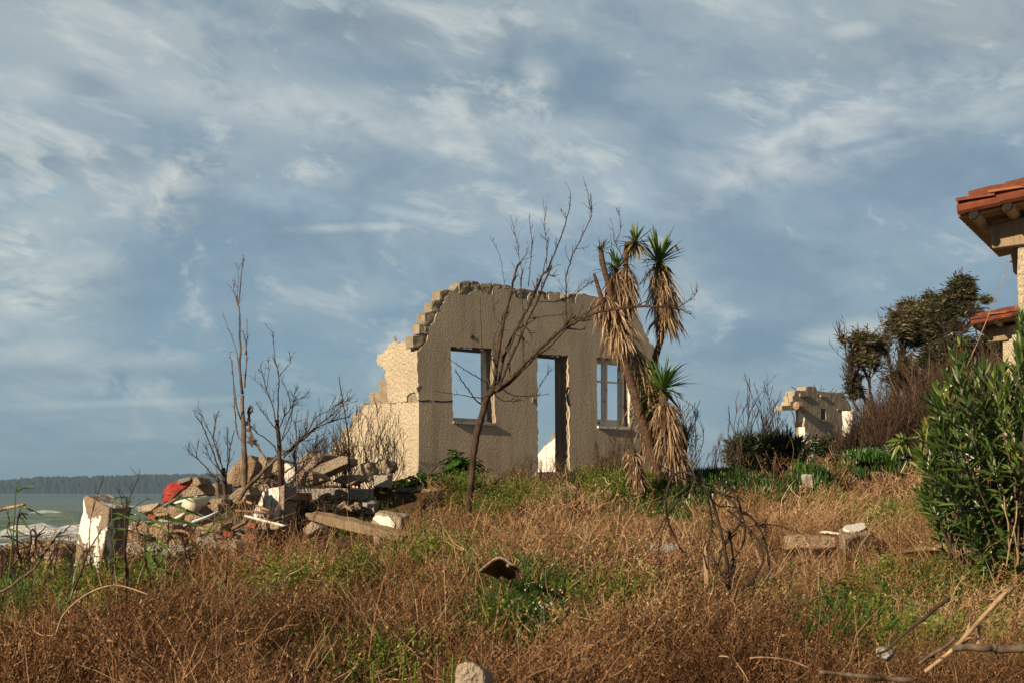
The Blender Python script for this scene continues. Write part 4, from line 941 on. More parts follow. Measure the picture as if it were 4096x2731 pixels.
q = [S_(x, y) for x, y in [(962, 1040), (962, 480), (940, 476), (898, 480), (902, 700), (905, 1010)]]
wall_mesh('side_wall', q, [], .2, C2, dl2, -d2, 0.004, M['white_plaster'], r2, rag=(.012, .12), seed=32)
C3 = V('K', 1462, 790, 46.5); C3.z = 0
q = [in_plane(C3, dl2, 'K', x, y) for x, y in [(1462, 900), (1462, 490), (1425, 496), (1353, 488), (1358, 782), (1358, 900)]]
wall_mesh('rear_wall', q, [], .2, C3, dl2, -d2, 0.0, M['white_plaster'], r2, rag=(.01, .12), seed=33)
C4 = V('K', 1090, 900, 42.5); C4.z = 0
wall_mesh('plinth', [in_plane(C4, d2, 'K', x, y) for x, y in [(1100, 812), (1240, 808), (1360, 790), (1470, 786), (1560, 790), (1560, 1020), (1060, 1020), (1050, 930), (1085, 900), (1090, 850)]], [], .4, C4, d2, n2_, 0.0, M['stucco_far'], r2, rag=(.03, .12), seed=88)
for pts in ([(880, 285), (850, 265), (820, 245)], [(860, 300), (822, 314)], [(905, 280), (920, 255), (960, 275)], [(1065, 250), (1064, 215)], [(1132, 290), (1138, 230)], [(1145, 282), (1160, 268), (1172, 278)], [(1240, 305), (1262, 262)], [(1288, 308), (1294, 275)], [(1225, 300), (1232, 292)]):
    rod('K', pts, 44.6, .012, r2, 'char')
# ------------------------------------------------------------------ bare trees
UP = Vector((0, 0, 1))
def rvec(r): 
    v = Vector((r.gauss(0, 1), r.gauss(0, 1), r.gauss(0, 1))); return v.normalized()
def twigs(mb, path, rad, r, n, lmin, lmax, wid, up=.5, spur=0, depth=1, ang=(.45, 1.0), t0=.15):
    m = len(path)
    for _ in range(n):
        t = t0 + (1 - t0) * r.random(); i = min(m - 2, int(t * (m - 1))); f = t * (m - 1) - i
        p = path[i].lerp(path[i + 1], f); d = (path[i + 1] - path[i]).normalized()
        q = (d + rvec(r) * math.tan(r.uniform(*ang)) * .8); q.y *= .6; q = (q.normalized() + UP * up * r.random()).normalized()
        L = r.uniform(lmin, lmax) * (1.15 - .6 * t); pts = [p]; c = q.copy()
        k = 5
        for j in range(k):
            c = (c + rvec(r) * .22 + UP * up * .12).normalized(); pts.append(pts[-1] + c * L / k)
        w0 = min(wid, rad * .8); mb.tube(pts, [w0 * (1 - .75 * j / k) for j in range(k + 1)], 4, r.random(), False)
        if depth > 0: twigs(mb, pts, w0, r, r.randint(1, 3), lmin * .4, lmax * .4, wid * .7, up, 0, depth - 1)
    for _ in range(spur):
        t = r.random(); i = min(m - 2, int(t * (m - 1))); f = t * (m - 1) - i
        p = path[i].lerp(path[i + 1], f); d = (path[i + 1] - path[i]).normalized()
        q = (d * .5 + rvec(r)).normalized(); L = r.uniform(.02, .06)
        mb.tube([p, p + q * L], [wid * .9, wid * .25], 4, r.random(), False)
def traced(z, pts, Y, r, dy=0.0, wob=.012):
    n = len(pts); ph = r.uniform(0, 6)
    P = [V(z, x, y, Y + dy * i / max(1, n - 1) + .05 * math.sin(ph + i)) for i, (x, y) in enumerate(pts)]
    P = smooth_path(P, 4); return [p + rvec(r) * wob * .5 for p in P]
def bare_tree(name, label, cat, Y, trunk, limbs, matn, seed, group=None):
    """trunk = (zone, pts, r0, r1); limbs = rows of (zone, pts, r0, r1, depth drift, twigs, (min, max), spurs)"""
    r = random.Random(seed); z, pts, r0, r1 = trunk; b = V(z, *pts[0], Y); b.z = min(b.z, float(H(b.x, b.y)) - .05)
    t = thing(name, label, cat, tuple(b), group)
    P = traced(z, pts, Y, r, 0, .006); P = [b] + P; m = len(P); mb = MB(seed)
    mb.tube(P, [r0 + (r1 - r0) * i / (m - 1) + r.uniform(-.1, .1) * r1 for i in range(m)], 9); mb.build('trunk', M[matn], t, True)
    for (z, pts, a, b_, dy, nt, (l0, l1), sp) in limbs:
        P = traced(z, pts, Y, r, dy); m = len(P); mb = MB(seed); a *= .72; b_ *= .8; nt = int(nt * 1.35)
        mb.tube(P, [a + (b_ - a) * (i / (m - 1)) ** .8 for i in range(m)], 6)
        twigs(mb, P, a, r, nt, l0, l1, max(.0042, b_ * 1.1), .5, sp); mb.build('branch', M[matn], t, True)
    return t
T_ = (.15, .45)
bare_tree('bare_tree', 'leafless young tree with a slanting trunk fanning out in front of the ruined house', 'tree', 20.0,
    ('A', [(783, 1600), (792, 1500), (805, 1400), (812, 1300), (822, 1220), (838, 1130), (858, 1050), (880, 975), (898, 900), (935, 848), (955, 838)], .044, .052), [
    ('N', [(205, 1640), (215, 1500), (245, 1360), (280, 1220), (315, 1080), (340, 970), (378, 820), (400, 800)], .036, .018, .15, 4, (.12, .3), 26),
    ('N', [(400, 800), (440, 740), (465, 700)], .012, .004, .1, 3, (.1, .25), 4),
    ('A', [(940, 840), (958, 760), (968, 680), (985, 560), (1005, 420), (1022, 340)], .034, .034, .0, 3, T_, 14),
    ('A', [(975, 830), (992, 740), (1010, 650), (1050, 540), (1110, 420), (1160, 330), (1200, 250), (1240, 160)], .03, .02, .35, 4, T_, 22),
    ('N', [(505, 1080), (560, 1000), (610, 890), (650, 860), (690, 750), (740, 640), (790, 500), (830, 360), (850, 270), (855, 188)], .024, .006, .2, 7, (.12, .35), 34),
    ('A', [(985, 825), (1030, 700), (1080, 590), (1140, 460), (1180, 370), (1230, 270), (1290, 120), (1330, 20)], .028, .014, -.3, 5, T_, 22),
    ('N', [(300, 1570), (360, 1420), (420, 1290), (480, 1180), (540, 1060), (590, 940), (620, 830), (650, 680), (655, 560)], .022, .005, .3, 5, (.15, .4), 20),
    ('A', [(960, 845), (1000, 810), (1060, 765), (1130, 690), (1210, 610), (1300, 530), (1400, 440), (1480, 400), (1560, 360), (1660, 325), (1750, 310), (1850, 296), (1950, 292), (2040, 294)], .046, .016, -.5, 12, (.15, .4), 60),
    ('N', [(1640, 1185), (1720, 1190), (1800, 1205), (1870, 1215), (1935, 1250)], .014, .005, .0, 5, (.08, .25), 24),
    ('N', [(1790, 1190), (1850, 1170), (1910, 1130), (1960, 1090), (2008, 1030)], .010, .004, .3, 7, (.08, .3), 20),
    ('A', [(975, 850), (1050, 800), (1140, 710), (1230, 620), (1310, 560), (1400, 470), (1500, 380), (1580, 320), (1640, 290)], .024, .008, .3, 6, T_, 20),
    ('N', [(820, 1570 - 205), (817, 1200), (818, 1080), (815, 920), (850, 800), (880, 700), (920, 630), (975, 520), (1020, 430), (1048, 340), (1040, 250), (1037, 160)], .018, .005, .4, 12, (.12, .4), 40),
    ('N', [(1048, 340), (1020, 230), (1000, 130), (968, 20)], .007, .003, .1, 2, (.05, .12), 8),
    ('N', [(545, 1130), (620, 1135), (720, 1135), (800, 1115), (880, 1080), (960, 1020), (1030, 970), (1100, 930)], .014, .005, .3, 8, (.15, .4), 30),
    ('A', [(1180, 370), (1260, 360), (1340, 350), (1420, 348), (1475, 338)], .010, .003, .2, 3, (.08, .2), 14),
    ('A', [(935, 850), (912, 780), (885, 700), (872, 600), (868, 480), (862, 360), (864, 248)], .014, .006, .3, 1, (.05, .1), 18),
    ('A', [(958, 800), (935, 660), (945, 560), (960, 480), (985, 410), (955, 350), (945, 240), (946, 160)], .010, .004, .2, 3, (.1, .25), 8),
    ('A', [(1140, 690), (1142, 560), (1138, 420), (1142, 300), (1130, 150), (1140, 60)], .011, .006, -.2, 3, (.1, .3), 18),
    ('N', [(425, 1100), (410, 960), (420, 870), (395, 730), (380, 640), (352, 500), (318, 362)], .010, .003, .2, 8, (.12, .35), 12),
    ('N', [(480, 1000), (490, 880), (505, 740), (510, 600), (495, 480), (490, 350)], .010, .004, .2, 4, (.12, .35), 18),
    ('N', [(640, 800), (640, 600), (625, 480), (625, 340), (600, 200)], .008, .003, .2, 3, (.1, .3), 10),
    ('N', [(300, 1060), (262, 950), (235, 780), (205, 680), (135, 550)], .007, .0035, .1, 2, (.05, .12), 3),
    ('A', [(915, 795), (850, 760), (770, 715), (700, 665), (636, 622)], .012, .004, -.4, 2, (.06, .15), 10),
    ('A', [(880, 942), (830, 905), (790, 850), (740, 780), (694, 706)], .016, .007, -.6, 0, (.06, .15), 10),
    ('A', [(888, 896), (800, 885), (720, 872), (640, 858), (555, 847)], .011, .004, -.3, 1, (.06, .15), 8),
    ('A', [(1015, 840), (1060, 868), (1130, 882), (1220, 880), (1315, 866)], .012, .004, .5, 3, (.08, .2), 10),
    ('A', [(1232, 870), (1260, 800), (1300, 740), (1350, 690)], .008, .003, .3, 5, (.1, .25), 8),
    ('A', [(945, 850), (990, 900), (1060, 918), (1110, 912)], .010, .004, .3, 3, (.08, .2), 6),
    ], 'bark', 101)
bare_tree('bare_tree', 'tallest thin bare tree rising from the rubble heap, its trunk shredded', 'tree', 20.6,
    ('P', [(622, 1220), (624, 1060), (628, 900), (618, 740), (618, 600), (610, 480), (603, 400), (604, 290)], .050, .024), [
    ('B', [(337, 720), (325, 600), (327, 500), (325, 400), (322, 300), (318, 270), (328, 180), (335, 100), (345, 30)], .030, .005, .0, 6, (.1, .3), 24),
    ('B', [(348, 690), (357, 560), (358, 480), (340, 400)], .016, .008, .1, 1, (.05, .12), 14),
    ('B', [(356, 520), (361, 440), (363, 350)], .010, .004, .1, 2, (.05, .15), 6),
    ('B', [(330, 850), (310, 780), (290, 620), (275, 510)], .017, .005, -.2, 2, (.1, .2), 12),
    ('B', [(320, 570), (300, 480), (270, 400), (240, 318)], .010, .004, .2, 2, (.08, .2), 8),
    ('B', [(275, 510), (300, 512), (330, 520)], .006, .003, .0, 0, (.1, .2), 0),
    ('B', [(322, 300), (298, 220), (293, 150)], .009, .003, .1, 3, (.1, .22), 4),
    ('B', [(298, 220), (280, 190), (263, 168)], .005, .003, .0, 0, (.1, .2), 2),
    ('B', [(322, 300), (312, 240), (318, 130), (312, 66)], .009, .003, .1, 3, (.08, .2), 4),
    ('P', [(560, 650), (540, 500), (530, 330), (520, 120), (508, 0)], .015, .006, .2, 2, (.08, .2), 12),
    ('P', [(640, 560), (660, 500), (655, 430), (665, 440)], .03, .018, .2, 6, (.06, .16), 8),
    ('P', [(650, 700), (690, 720), (680, 640), (660, 500)], .035, .02, -.1, 4, (.06, .14), 12),
    ('P', [(600, 700), (560, 640), (545, 520), (535, 420), (490, 365)], .012, .004, .1, 2, (.1, .2), 6),
    ], 'bark_pale', 102)
bare_tree('bare_tree', 'low leafless shrubby tree leaning left at the left end of the bare group', 'tree', 19.6,
    ('P', [(452, 1280), (450, 1200), (445, 1100), (440, 1000), (430, 950)], .036, .03), [
    ('P', [(435, 1010), (390, 930), (300, 690), (240, 550), (185, 480)], .018, .006, -.2, 4, (.12, .4), 14),
    ('P', [(438, 1000), (400, 850), (350, 700), (280, 560), (200, 400)], .016, .005, .2, 5, (.12, .4), 14),
    ('P', [(440, 990), (380, 800), (345, 660), (370, 500), (398, 420)], .014, .005, .2, 5, (.12, .35), 14),
    ('P', [(400, 1060), (300, 960), (200, 860), (140, 815), (107, 765)], .016, .005, -.3, 4, (.12, .4), 10),
    ('P', [(190, 850), (198, 760), (208, 700)], .008, .003, 0, 2, (.1, .2), 3),
    ('P', [(430, 950), (400, 840), (370, 720)], .010, .004, .3, 3, (.1, .3), 4),
    ('P', [(400, 960), (330, 880), (270, 750)], .010, .004, -.2, 4, (.12, .35), 6),
    ('P', [(455, 1000), (480, 880), (500, 740), (535, 600)], .016, .006, .3, 4, (.12, .35), 10),
    ('P', [(480, 900), (470, 760), (470, 650)], .010, .004, .3, 3, (.1, .3), 8),
    ], 'bark', 103)
bare_tree('bare_stump', 'stubby forked dead trunk left of the tall thin bare tree', 'tree stump', 19.2,
    ('P', [(400, 1340), (395, 1240), (382, 1140), (380, 1060), (378, 1040)], .035, .026), [('P', [(385, 1080), (370, 1050), (330, 1020), (300, 1000)], .010, .004, -.2, 3, (.1, .25), 6), ('P', [(382, 1060), (376, 1000), (374, 940)], .010, .004, .1, 2, (.1, .2), 6)], 'bark_pale', 104)
bare_tree('bare_tree', 'bushy leafless tree with forked twigs right of the tall thin bare tree', 'tree', 20.2,
    ('P', [(945, 1110), (940, 960), (935, 800), (930, 660), (915, 560), (918, 520)], .036, .027), [
    ('B', [(515, 860), (520, 700), (522, 640), (505, 560), (495, 480), (490, 408)], .015, .004, .1, 6, (.1, .3), 20),
    ('B', [(510, 880), (490, 780), (460, 700), (440, 620), (415, 595)], .013, .004, -.2, 6, (.1, .35), 14),
    ('B', [(440, 680), (405, 655), (402, 625)], .007, .003, 0, 2, (.06, .15), 3),
    ('B', [(460, 690), (470, 620), (470, 550)], .007, .003, .1, 3, (.08, .2), 4),
    ('B', [(522, 635), (550, 600), (580, 565), (578, 530)], .009, .003, .2, 4, (.08, .2), 8),
    ('B', [(520, 900), (545, 840), (580, 790), (560, 700), (535, 660)], .013, .004, .3, 7, (.12, .35), 14),
    ('B', [(580, 790), (610, 750), (640, 740), (660, 720)], .009, .003, .3, 5, (.08, .25), 8),
    ('B', [(530, 960), (570, 900), (590, 800), (600, 720), (622, 684)], .012, .004, -.2, 6, (.1, .3), 10),
    ('P', [(910, 590), (860, 540), (820, 480), (770, 430), (730, 350)], .012, .004, -.3, 4, (.1, .3), 8),
    ('P', [(925, 820), (880, 740), (800, 670), (730, 620), (680, 570)], .014, .006, -.3, 3, (.1, .3), 8),
    ('P', [(950, 700), (1000, 560), (1040, 450), (1060, 380), (1110, 350)], .012, .004, .2, 6, (.1, .35), 10),
    ('P', [(1090, 760), (1085, 600), (1080, 540), (1100, 420)], .010, .004, .2, 4, (.1, .35), 10),
    ], 'bark', 105)
bare_tree('leaning_dead_branch', 'thick pale dead limb leaning across between the two tallest bare trees', 'dead branch', 19.4,
    ('P', [(560, 1260), (640, 1120), (740, 1020), (840, 920), (910, 850)], .030, .022), [
    ('P', [(840, 920), (790, 820), (730, 740), (690, 640), (655, 590)], .022, .014, .5, 3, (.1, .3), 6),
    ('P', [(830, 900), (880, 850), (960, 800), (1060, 760)], .014, .006, .2, 4, (.1, .3), 6),
    ], 'bark_pale', 106)
bare_tree('swept_shrub', 'leafless shrub swept to the right over the long slanting slab', 'shrub', 20.4,
    ('P', [(960, 1100), (965, 960), (960, 860)], .03, .022), [
    ('P', [(960, 830), (1060, 750), (1160, 680), (1260, 590), (1360, 540), (1460, 510), (1570, 480)], .020, .006, .3, 18, (.15, .5), 14),
    ('P', [(970, 850), (1080, 740), (1180, 640), (1280, 560), (1400, 470), (1500, 380), (1570, 310)], .018, .005, -.1, 18, (.15, .5), 14),
    ('P', [(1000, 800), (1100, 700), (1200, 600), (1250, 500), (1350, 440), (1500, 350), (1568, 340)], .014, .004, -.3, 14, (.15, .5), 10),
    ('P', [(990, 980), (1100, 900), (1200, 860), (1320, 780), (1400, 720)], .016, .005, -.2, 18, (.15, .5), 10),
    ('P', [(1010, 1060), (1120, 960), (1220, 860), (1260, 760), (1320, 680)], .014, .005, .2, 16, (.15, .45), 10),
    ('P', [(1080, 1060), (1075, 900), (1072, 780)], .016, .008, .0, 7, (.15, .4), 10),
    ('P', [(960, 900), (900, 980), (820, 1030), (740, 1100)], .014, .005, -.3, 10, (.15, .4), 10),
    ('P', [(1100, 1100), (1180, 1000), (1300, 880), (1350, 780)], .012, .005, -.3, 16, (.15, .45), 6),
    ], 'bark', 107)
# creeper and thin shrubs against the side wall
def thicket(name, label, cat, z, base, tips, Y, n, matn, seed, r0=.011, kinks=6, tw=3, tl=(.1, .3), dyr=.5, wob=.05, group=None):
    """many stems from a base span to a span of tips: base ((x0,y0),(x1,y1)), tips a list of points"""
    r = random.Random(seed); c = V(z, (base[0][0] + base[1][0]) / 2, (base[0][1] + base[1][1]) / 2, Y); c.z = float(H(c.x, c.y))
    t = thing(name, label, cat, tuple(c), group)
    mbs = [MB(seed + k) for k in range(3)]
    for i in range(n):
        f = r.random(); b = V(z, base[0][0] + (base[1][0] - base[0][0]) * f, base[0][1] + (base[1][1] - base[0][1]) * f, Y + r.uniform(-dyr, dyr) * .5); b.z = min(b.z, float(H(b.x, b.y)))
        k = min(len(tips) - 2, int(f * (len(tips) - 1))); g = min(1, max(0, f * (len(tips) - 1) - k + r.uniform(-.5, .5)))
        tx = tips[k][0] + (tips[k + 1][0] - tips[k][0]) * g; ty = tips[k][1] + (tips[k + 1][1] - tips[k][1]) * g
        e = V(z, tx + r.uniform(-20, 20), ty, Y + r.uniform(-dyr, dyr)); sc_ = r.uniform(.55, 1.03); e = b.lerp(e, sc_)
        bow = Vector((r.uniform(-.22, .22), r.uniform(-.1, .1), 0)) * (e - b).length; P = []
        for j in range(kinks + 1):
            u = j / kinks; P.append(b.lerp(e, u) + bow * math.sin(math.pi * u) + rvec(r) * wob * (e - b).length * .3 * (0 < j))
        rr = r0 * r.uniform(.6, 1.1); mb = mbs[i % 3]; mb.tube(P, [rr * (1 - .7 * j / kinks) for j in range(kinks + 1)], 4, r.random(), False)
        twigs(mb, P, rr, r, tw, tl[0], tl[1], rr * .6, .8, 2, 1, (.3, .7), .3)
    for mb in mbs: mb.build('stems', M[matn], t, True)
    return t
thicket('wall_shrub', 'tangled leafless shrub casting shadows on the bright side wall of the ruined house', 'shrub', 'B', ((830, 1150), (1080, 1130)), [(770, 900), (820, 870), (870, 800), (930, 730), (960, 770), (1040, 790), (1100, 800), (1110, 900)], 22.6, 60, 'twig', 120, .009, 8, 5, (.15, .45), .7, .10)
thicket('dead_shoots', 'bundle of long straight dead shoots before the stepped end of the side wall', 'shrub', 'B', ((640, 1090), (860, 1090)), [(560, 960), (640, 930), (720, 900), (790, 890), (870, 900)], 22.9, 60, 'twig', 121, .008, 7, 5, (.12, .4), .7, .09)
bare_tree('dead_sapling', 'single straight dead sapling left of the stepped side wall', 'sapling', 21.0, ('P', [(1560, 900), (1556, 700), (1530, 500), (1500, 330), (1470, 122)], .014, .006), [('P', [(1545, 560), (1560, 470), (1568, 420)], .006, .003, .1, 2, (.1, .2), 4)], 'twig', 122)
thicket('dry_canes', 'dead canes standing against the right part of the front wall of the ruined house', 'shrub', 'A', ((1620, 1500), (1880, 1520)), [(1600, 1180), (1660, 1150), (1720, 1080), (1790, 1100), (1830, 1120), (1860, 1160)], 24.2, 34, 'twig', 123, .010, 7, 3, (.1, .3))
thicket('dry_twigs', 'heap of thin dry twigs beneath the doorway of the ruined house', 'shrub', 'A', ((1040, 1500), (1420, 1500)), [(980, 1400), (1080, 1330), (1180, 1250), (1240, 1280), (1350, 1190), (1450, 1380), (1540, 1350)], 23.4, 80, 'twig', 124, .006, 6, 3, (.08, .25))
thicket('creeper', 'dark dead creeper climbing the right end of the ruined house', 'creeper', 'A', ((1840, 1400), (2000, 1400)), [(1880, 1000), (1900, 800), (1940, 640), (1990, 560), (2060, 700)], 25.6, 16, 'twig', 125, .014, 8, 6, (.1, .3))
thicket('bare_bush', 'dark bare bush showing right of the lowest yucca head', 'bush', 'A', ((2100, 1330), (2200, 1330)), [(2120, 1150), (2180, 950), (2240, 860), (2300, 900), (2310, 960)], 25.5, 30, 'twig', 126, .012, 7, 5, (.1, .35))
bush = thicket('bare_topped_bush', 'dark leafy bush with a fan of bare upright stems left of the far ruin', 'bush', 'K', ((420, 1130), (720, 1130)), [(150, 520), (210, 400), (275, 250), (360, 240), (440, 250), (515, 150), (610, 190), (700, 280), (745, 280), (790, 330), (900, 560)], 28.0, 46, 'twig', 127, .014, 7, 4, (.15, .5), 1.0, .06)
thicket('twiggy_bush', 'sparse pale twigs left of the dark leafy bush', 'bush', 'K', ((20, 1140), (240, 1150)), [(-10, 870), (85, 720), (150, 780), (230, 620), (300, 800)], 27.0, 14, 'bark_pale', 128, .010, 7, 5, (.15, .5))
thicket('bare_saplings', 'cluster of bare twigs on the skyline between yucca and dark bush', 'saplings', 'C', ((790, 1500), (960, 1500)), [(870, 1330), (905, 1350), (930, 1340), (975, 1250), (990, 1350)], 27.5, 12, 'twig', 129, .010, 7, 4, (.1, .3))

# ------------------------------------------------------------------ leaf masses for shrubs
for k in range(7):   # fallen boughs lying before the grey block wall
    rr = random.Random(500 + k); y0 = rr.uniform(590, 720); pts = [(690 + rr.uniform(-20, 60), y0 + rr.uniform(-10, 30))]
    for j in range(5): pts.append((pts[-1][0] + rr.uniform(90, 150), pts[-1][1] + rr.uniform(-22, 14)))
    ZL = ['lowest', 'second lowest', 'gently curved', 'thickest', 'palest', 'highest', 'shortest'][k]
    bare_tree('fallen_bough', ZL + ' fallen dead bough lying across the foot of the grey block wall', 'bough', 21.6 - .05 * k, ('G', pts[:3], .016, .012), [('G', pts[2:], .012, .004, .1, 6, (.1, .3), 6)], 'char', 500 + k)
thicket('straw_tangle', 'tangle of straw coloured dead stems around the foot of the bare trees', 'scrub', 'P', ((400, 1400), (640, 1420)), [(330, 1340), (400, 1230), (480, 1150), (560, 1180), (640, 1200), (680, 1330)], 18.8, 90, 'bleached', 131, .006, 7, 3, (.1, .3), .6, .14)
thicket('twig_tangle', 'mass of dark broken twigs among the boulders right of the tall bare tree', 'scrub', 'P', ((560, 1260), (1150, 1110)), [(520, 1000), (640, 960), (760, 1000), (860, 950), (980, 920), (1100, 880), (1200, 900)], 20.5, 130, 'twig', 132, .007, 7, 4, (.1, .35), .8, .12)
def leafy(mb, r, c, rad, n, L, W, droop=.2, bias=Vector((0, 0, .3)), fold=.25, vr=(0, 1), shell=.35, seg=2):
    for _ in range(n):
        d = rvec(r); k = (shell + (1 - shell) * r.random()) if r.random() < .75 else r.random()
        p = Vector(c) + Vector((d.x * rad[0], d.y * rad[1], d.z * rad[2])) * k
        q = (d * .7 + rvec(r) * .7 + bias).normalized(); l = L * r.uniform(.6, 1.25); pts = [p]
        for j in range(seg): q = (q - UP * droop * .5).normalized(); pts.append(pts[-1] + q * l / seg)
        mb.blade(pts, W * r.uniform(.7, 1.2), rvec(r), vr[0] + (vr[1] - vr[0]) * r.random(), fold, lambda u: [.45, 1., .05][int(round(u * 2))] if seg == 2 else 1 - u)
r = random.Random(9)
mb = MB(9)
for (x, y, rx, ry) in ((330, 920, 130, 90), (500, 950, 150, 110), (680, 920, 150, 110), (820, 960, 110, 100), (420, 1060, 200, 70), (650, 1070, 220, 80), (860, 1060, 90, 70), (560, 880, 120, 60)):
    c = V('K', x, y, 28 + r.uniform(-.4, .4)); u = 28 * .3826 / FP; leafy(mb, r, c, (rx * u * 1.15, .8, ry * u * 1.35), 800, .26, .035, .25)
mb.build('foliage', M['darkleaf'], bush)
# ------------------------------------------------------------------ yuccas
def leaf_prof(u): return [.55, .9, 1.0, .8, .04][min(4, int(round(u * 4)))]
def head(parent, z, x, y, Y, L, n, seed, elev=(-.25, 1.5), W=.045):
    r = random.Random(seed); c = V(z, x, y, Y); mb = MB(seed)
    for i in range(int(n * .72)):
        az = r.uniform(0, 6.283); e = r.uniform(*elev); d = Vector((math.cos(az) * math.cos(e), math.sin(az) * math.cos(e), math.sin(e)))
        l = L * r.uniform(.5, 1.15); P = [c - UP * .03]; q = d.copy(); dp = .035 if r.random() < .7 else r.uniform(.1, .35)
        for j in range(4): P.append(P[-1] + q * l / 4); q = (q - UP * dp + Vector((.02, 0, 0)) + rvec(r) * .03).normalized()
        v = r.random() * .85; mb.blade(P, W * r.uniform(.8, 1.15), UP if abs(e) < 1.2 else Vector((1, .3, 0)), [v] * 12 + [min(1, v + .1 + .25 * (r.random() < .5))] * 3, .35, leaf_prof)
    return mb.build('leaf_crown', M['yucca_leaf'], parent)
def skirt(parent, z, pts, Y, rads, n, L, seed, sway=.12):
    """dead leaves hanging down along a stem; rads = spread of the skirt at its top and bottom"""
    r = random.Random(seed); path = smooth_path([V(z, x, y, Y) for x, y in pts], 5); mb = MB(seed); m = len(path)
    for i in range(int(n * 1.5)):
        t = r.random(); k = min(m - 2, int(t * (m - 1))); p = path[k].lerp(path[k + 1], t * (m - 1) - k)
        az = r.uniform(0, 6.283); R0 = rads[0] + (rads[1] - rads[0]) * t; out = Vector((math.cos(az), math.sin(az), 0))
        p = p + out * R0 * r.uniform(.2, .8); q = (out * r.uniform(.12, .5) * (1 if r.random() < .85 else 2.6) + UP * r.uniform(-1, -.1)).normalized(); l = L * r.uniform(.5, 1.2); P = [p]
        for j in range(4): P.append(P[-1] + q * l / 4); q = (q - UP * .55 + Vector((sway * r.random(), 0, 0)) + rvec(r) * .12).normalized()
        mb.blade(P, .022 * r.uniform(.6, 1.4), rvec(r), min(1, max(0, r.gauss(.5, .28))), .0, lambda u: [.7, 1, .9, .6, .1][min(4, int(round(u * 4)))])
    return mb.build('dead_leaf_skirt', M['dead_leaf'], parent)
def stem(parent, z, pts, Y, r0, r1, name='trunk', mt='yucca_bark'):
    P = smooth_path([V(z, x, y, Y) for x, y in pts], 6); m = len(P); mb = MB()
    mb.tube(P, [(r0 + (r1 - r0) * i / (m - 1)) * (1 + .10 * (i % 2)) for i in range(m)], 10); return mb.build(name, M[mt], parent, False)
YY = 23.6
yb = V('C', 628, 1530, YY); yb.z = float(H(yb.x, yb.y))
y1 = thing('yucca', 'tall leaning yucca with ragged brown leaf skirts and several green heads before the ruin', 'yucca', tuple(yb))
stem(y1, 'C', [(640, 1600), (628, 1530), (600, 1440), (570, 1340), (535, 1220), (500, 1100), (470, 1000), (445, 900), (425, 800), (405, 700), (380, 600), (352, 510)], YY, .082, .062)
stem(y1, 'C', [(352, 510), (335, 420), (312, 340), (300, 280), (290, 215)], YY, .05, .038, 'fork')
stem(y1, 'C', [(420, 720), (430, 600), (440, 480), (430, 380), (432, 290), (438, 170)], YY + .1, .052, .038, 'fork')
stem(y1, 'C', [(300, 540), (290, 480), (275, 430), (258, 372), (250, 350)], YY - .1, .045, .02, 'broken_fork')
stem(y1, 'C', [(400, 620), (385, 520), (375, 420), (375, 320)], YY + .15, .05, .045, 'fork')
head(y1, 'C', 288, 215, YY, .26, 34, 1, (-.1, 1.4), .028); head(y1, 'C', 487, 168, YY + .1, .38, 70, 2, (-.35, 1.5), .038); head(y1, 'C', 378, 315, YY + .15, .42, 70, 3, (-.4, 1.5), .04)
stem(y1, 'C', [(438, 185), (455, 180), (487, 172)], YY + .1, .045, .04, 'fork')
skirt(y1, 'C', [(470, 175), (495, 185)], YY + .1, (.05, .06), 50, .30, 11)
skirt(y1, 'C', [(375, 340), (375, 400), (390, 470), (400, 540)], YY + .12, (.06, .16), 190, .42, 12)
skirt(y1, 'C', [(440, 300), (445, 380), (450, 440), (440, 520)], YY + .1, (.05, .10), 110, .42, 13)
skirt(y1, 'C', [(310, 470), (345, 530), (370, 600), (390, 670), (405, 720)], YY, (.10, .18), 400, .46, 14, .2)
skirt(y1, 'C', [(470, 740), (500, 800), (535, 880), (565, 960), (590, 1040)], YY + .25, (.03, .05), 170, .50, 15, .25)
skirt(y1, 'C', [(555, 1020), (590, 1130), (610, 1230), (640, 1330)], YY + .25, (.08, .1), 170, .62, 16)
y2 = thing('yucca', 'straight yucca with one green head over a long hanging brown skirt', 'yucca', tuple(V('C', 600, 1500, YY + .6)))
stem(y2, 'C', [(600, 1520), (590, 1300), (575, 1100), (570, 960), (590, 870), (615, 780), (640, 690), (645, 600), (630, 480), (618, 380), (620, 290)], YY + .6, .062, .045)
head(y2, 'C', 622, 280, YY + .6, .66, 95, 4, (-.3, 1.5), .05)
skirt(y2, 'C', [(625, 300), (640, 380), (650, 460), (660, 540), (665, 620)], YY + .6, (.07, .13), 560, .46, 17, .2)
y3 = thing('yucca', 'low yucca with a big green head above a straw coloured skirt reaching the ground', 'yucca', tuple(V('C', 690, 1500, YY - .1)))
stem(y3, 'C', [(700, 1540), (690, 1400), (675, 1250), (655, 1120), (642, 1000)], YY - .1, .09, .07)
head(y3, 'C', 640, 1000, YY - .1, .66, 110, 5, (-.45, 1.5), .055)
skirt(y3, 'C', [(650, 1060), (662, 1130), (680, 1220), (695, 1310), (712, 1400)], YY - .1, (.06, .09), 520, .50, 18, .10)
y4 = thing('yucca', 'small yellowish yucca tuft tucked left of the low yucca', 'yucca', tuple(V('C', 575, 1200, YY + .2)))
stem(y4, 'C', [(590, 1500), (585, 1300), (575, 1180), (570, 1100)], YY + .3, .05, .04); head(y4, 'C', 572, 1100, YY + .2, .40, 50, 6, (-.7, 1.3), .05)
y5 = thing('yucca', 'green yucca tuft peeping out behind the right side of the low skirt', 'yucca', tuple(V('C', 780, 1500, YY + .8)))
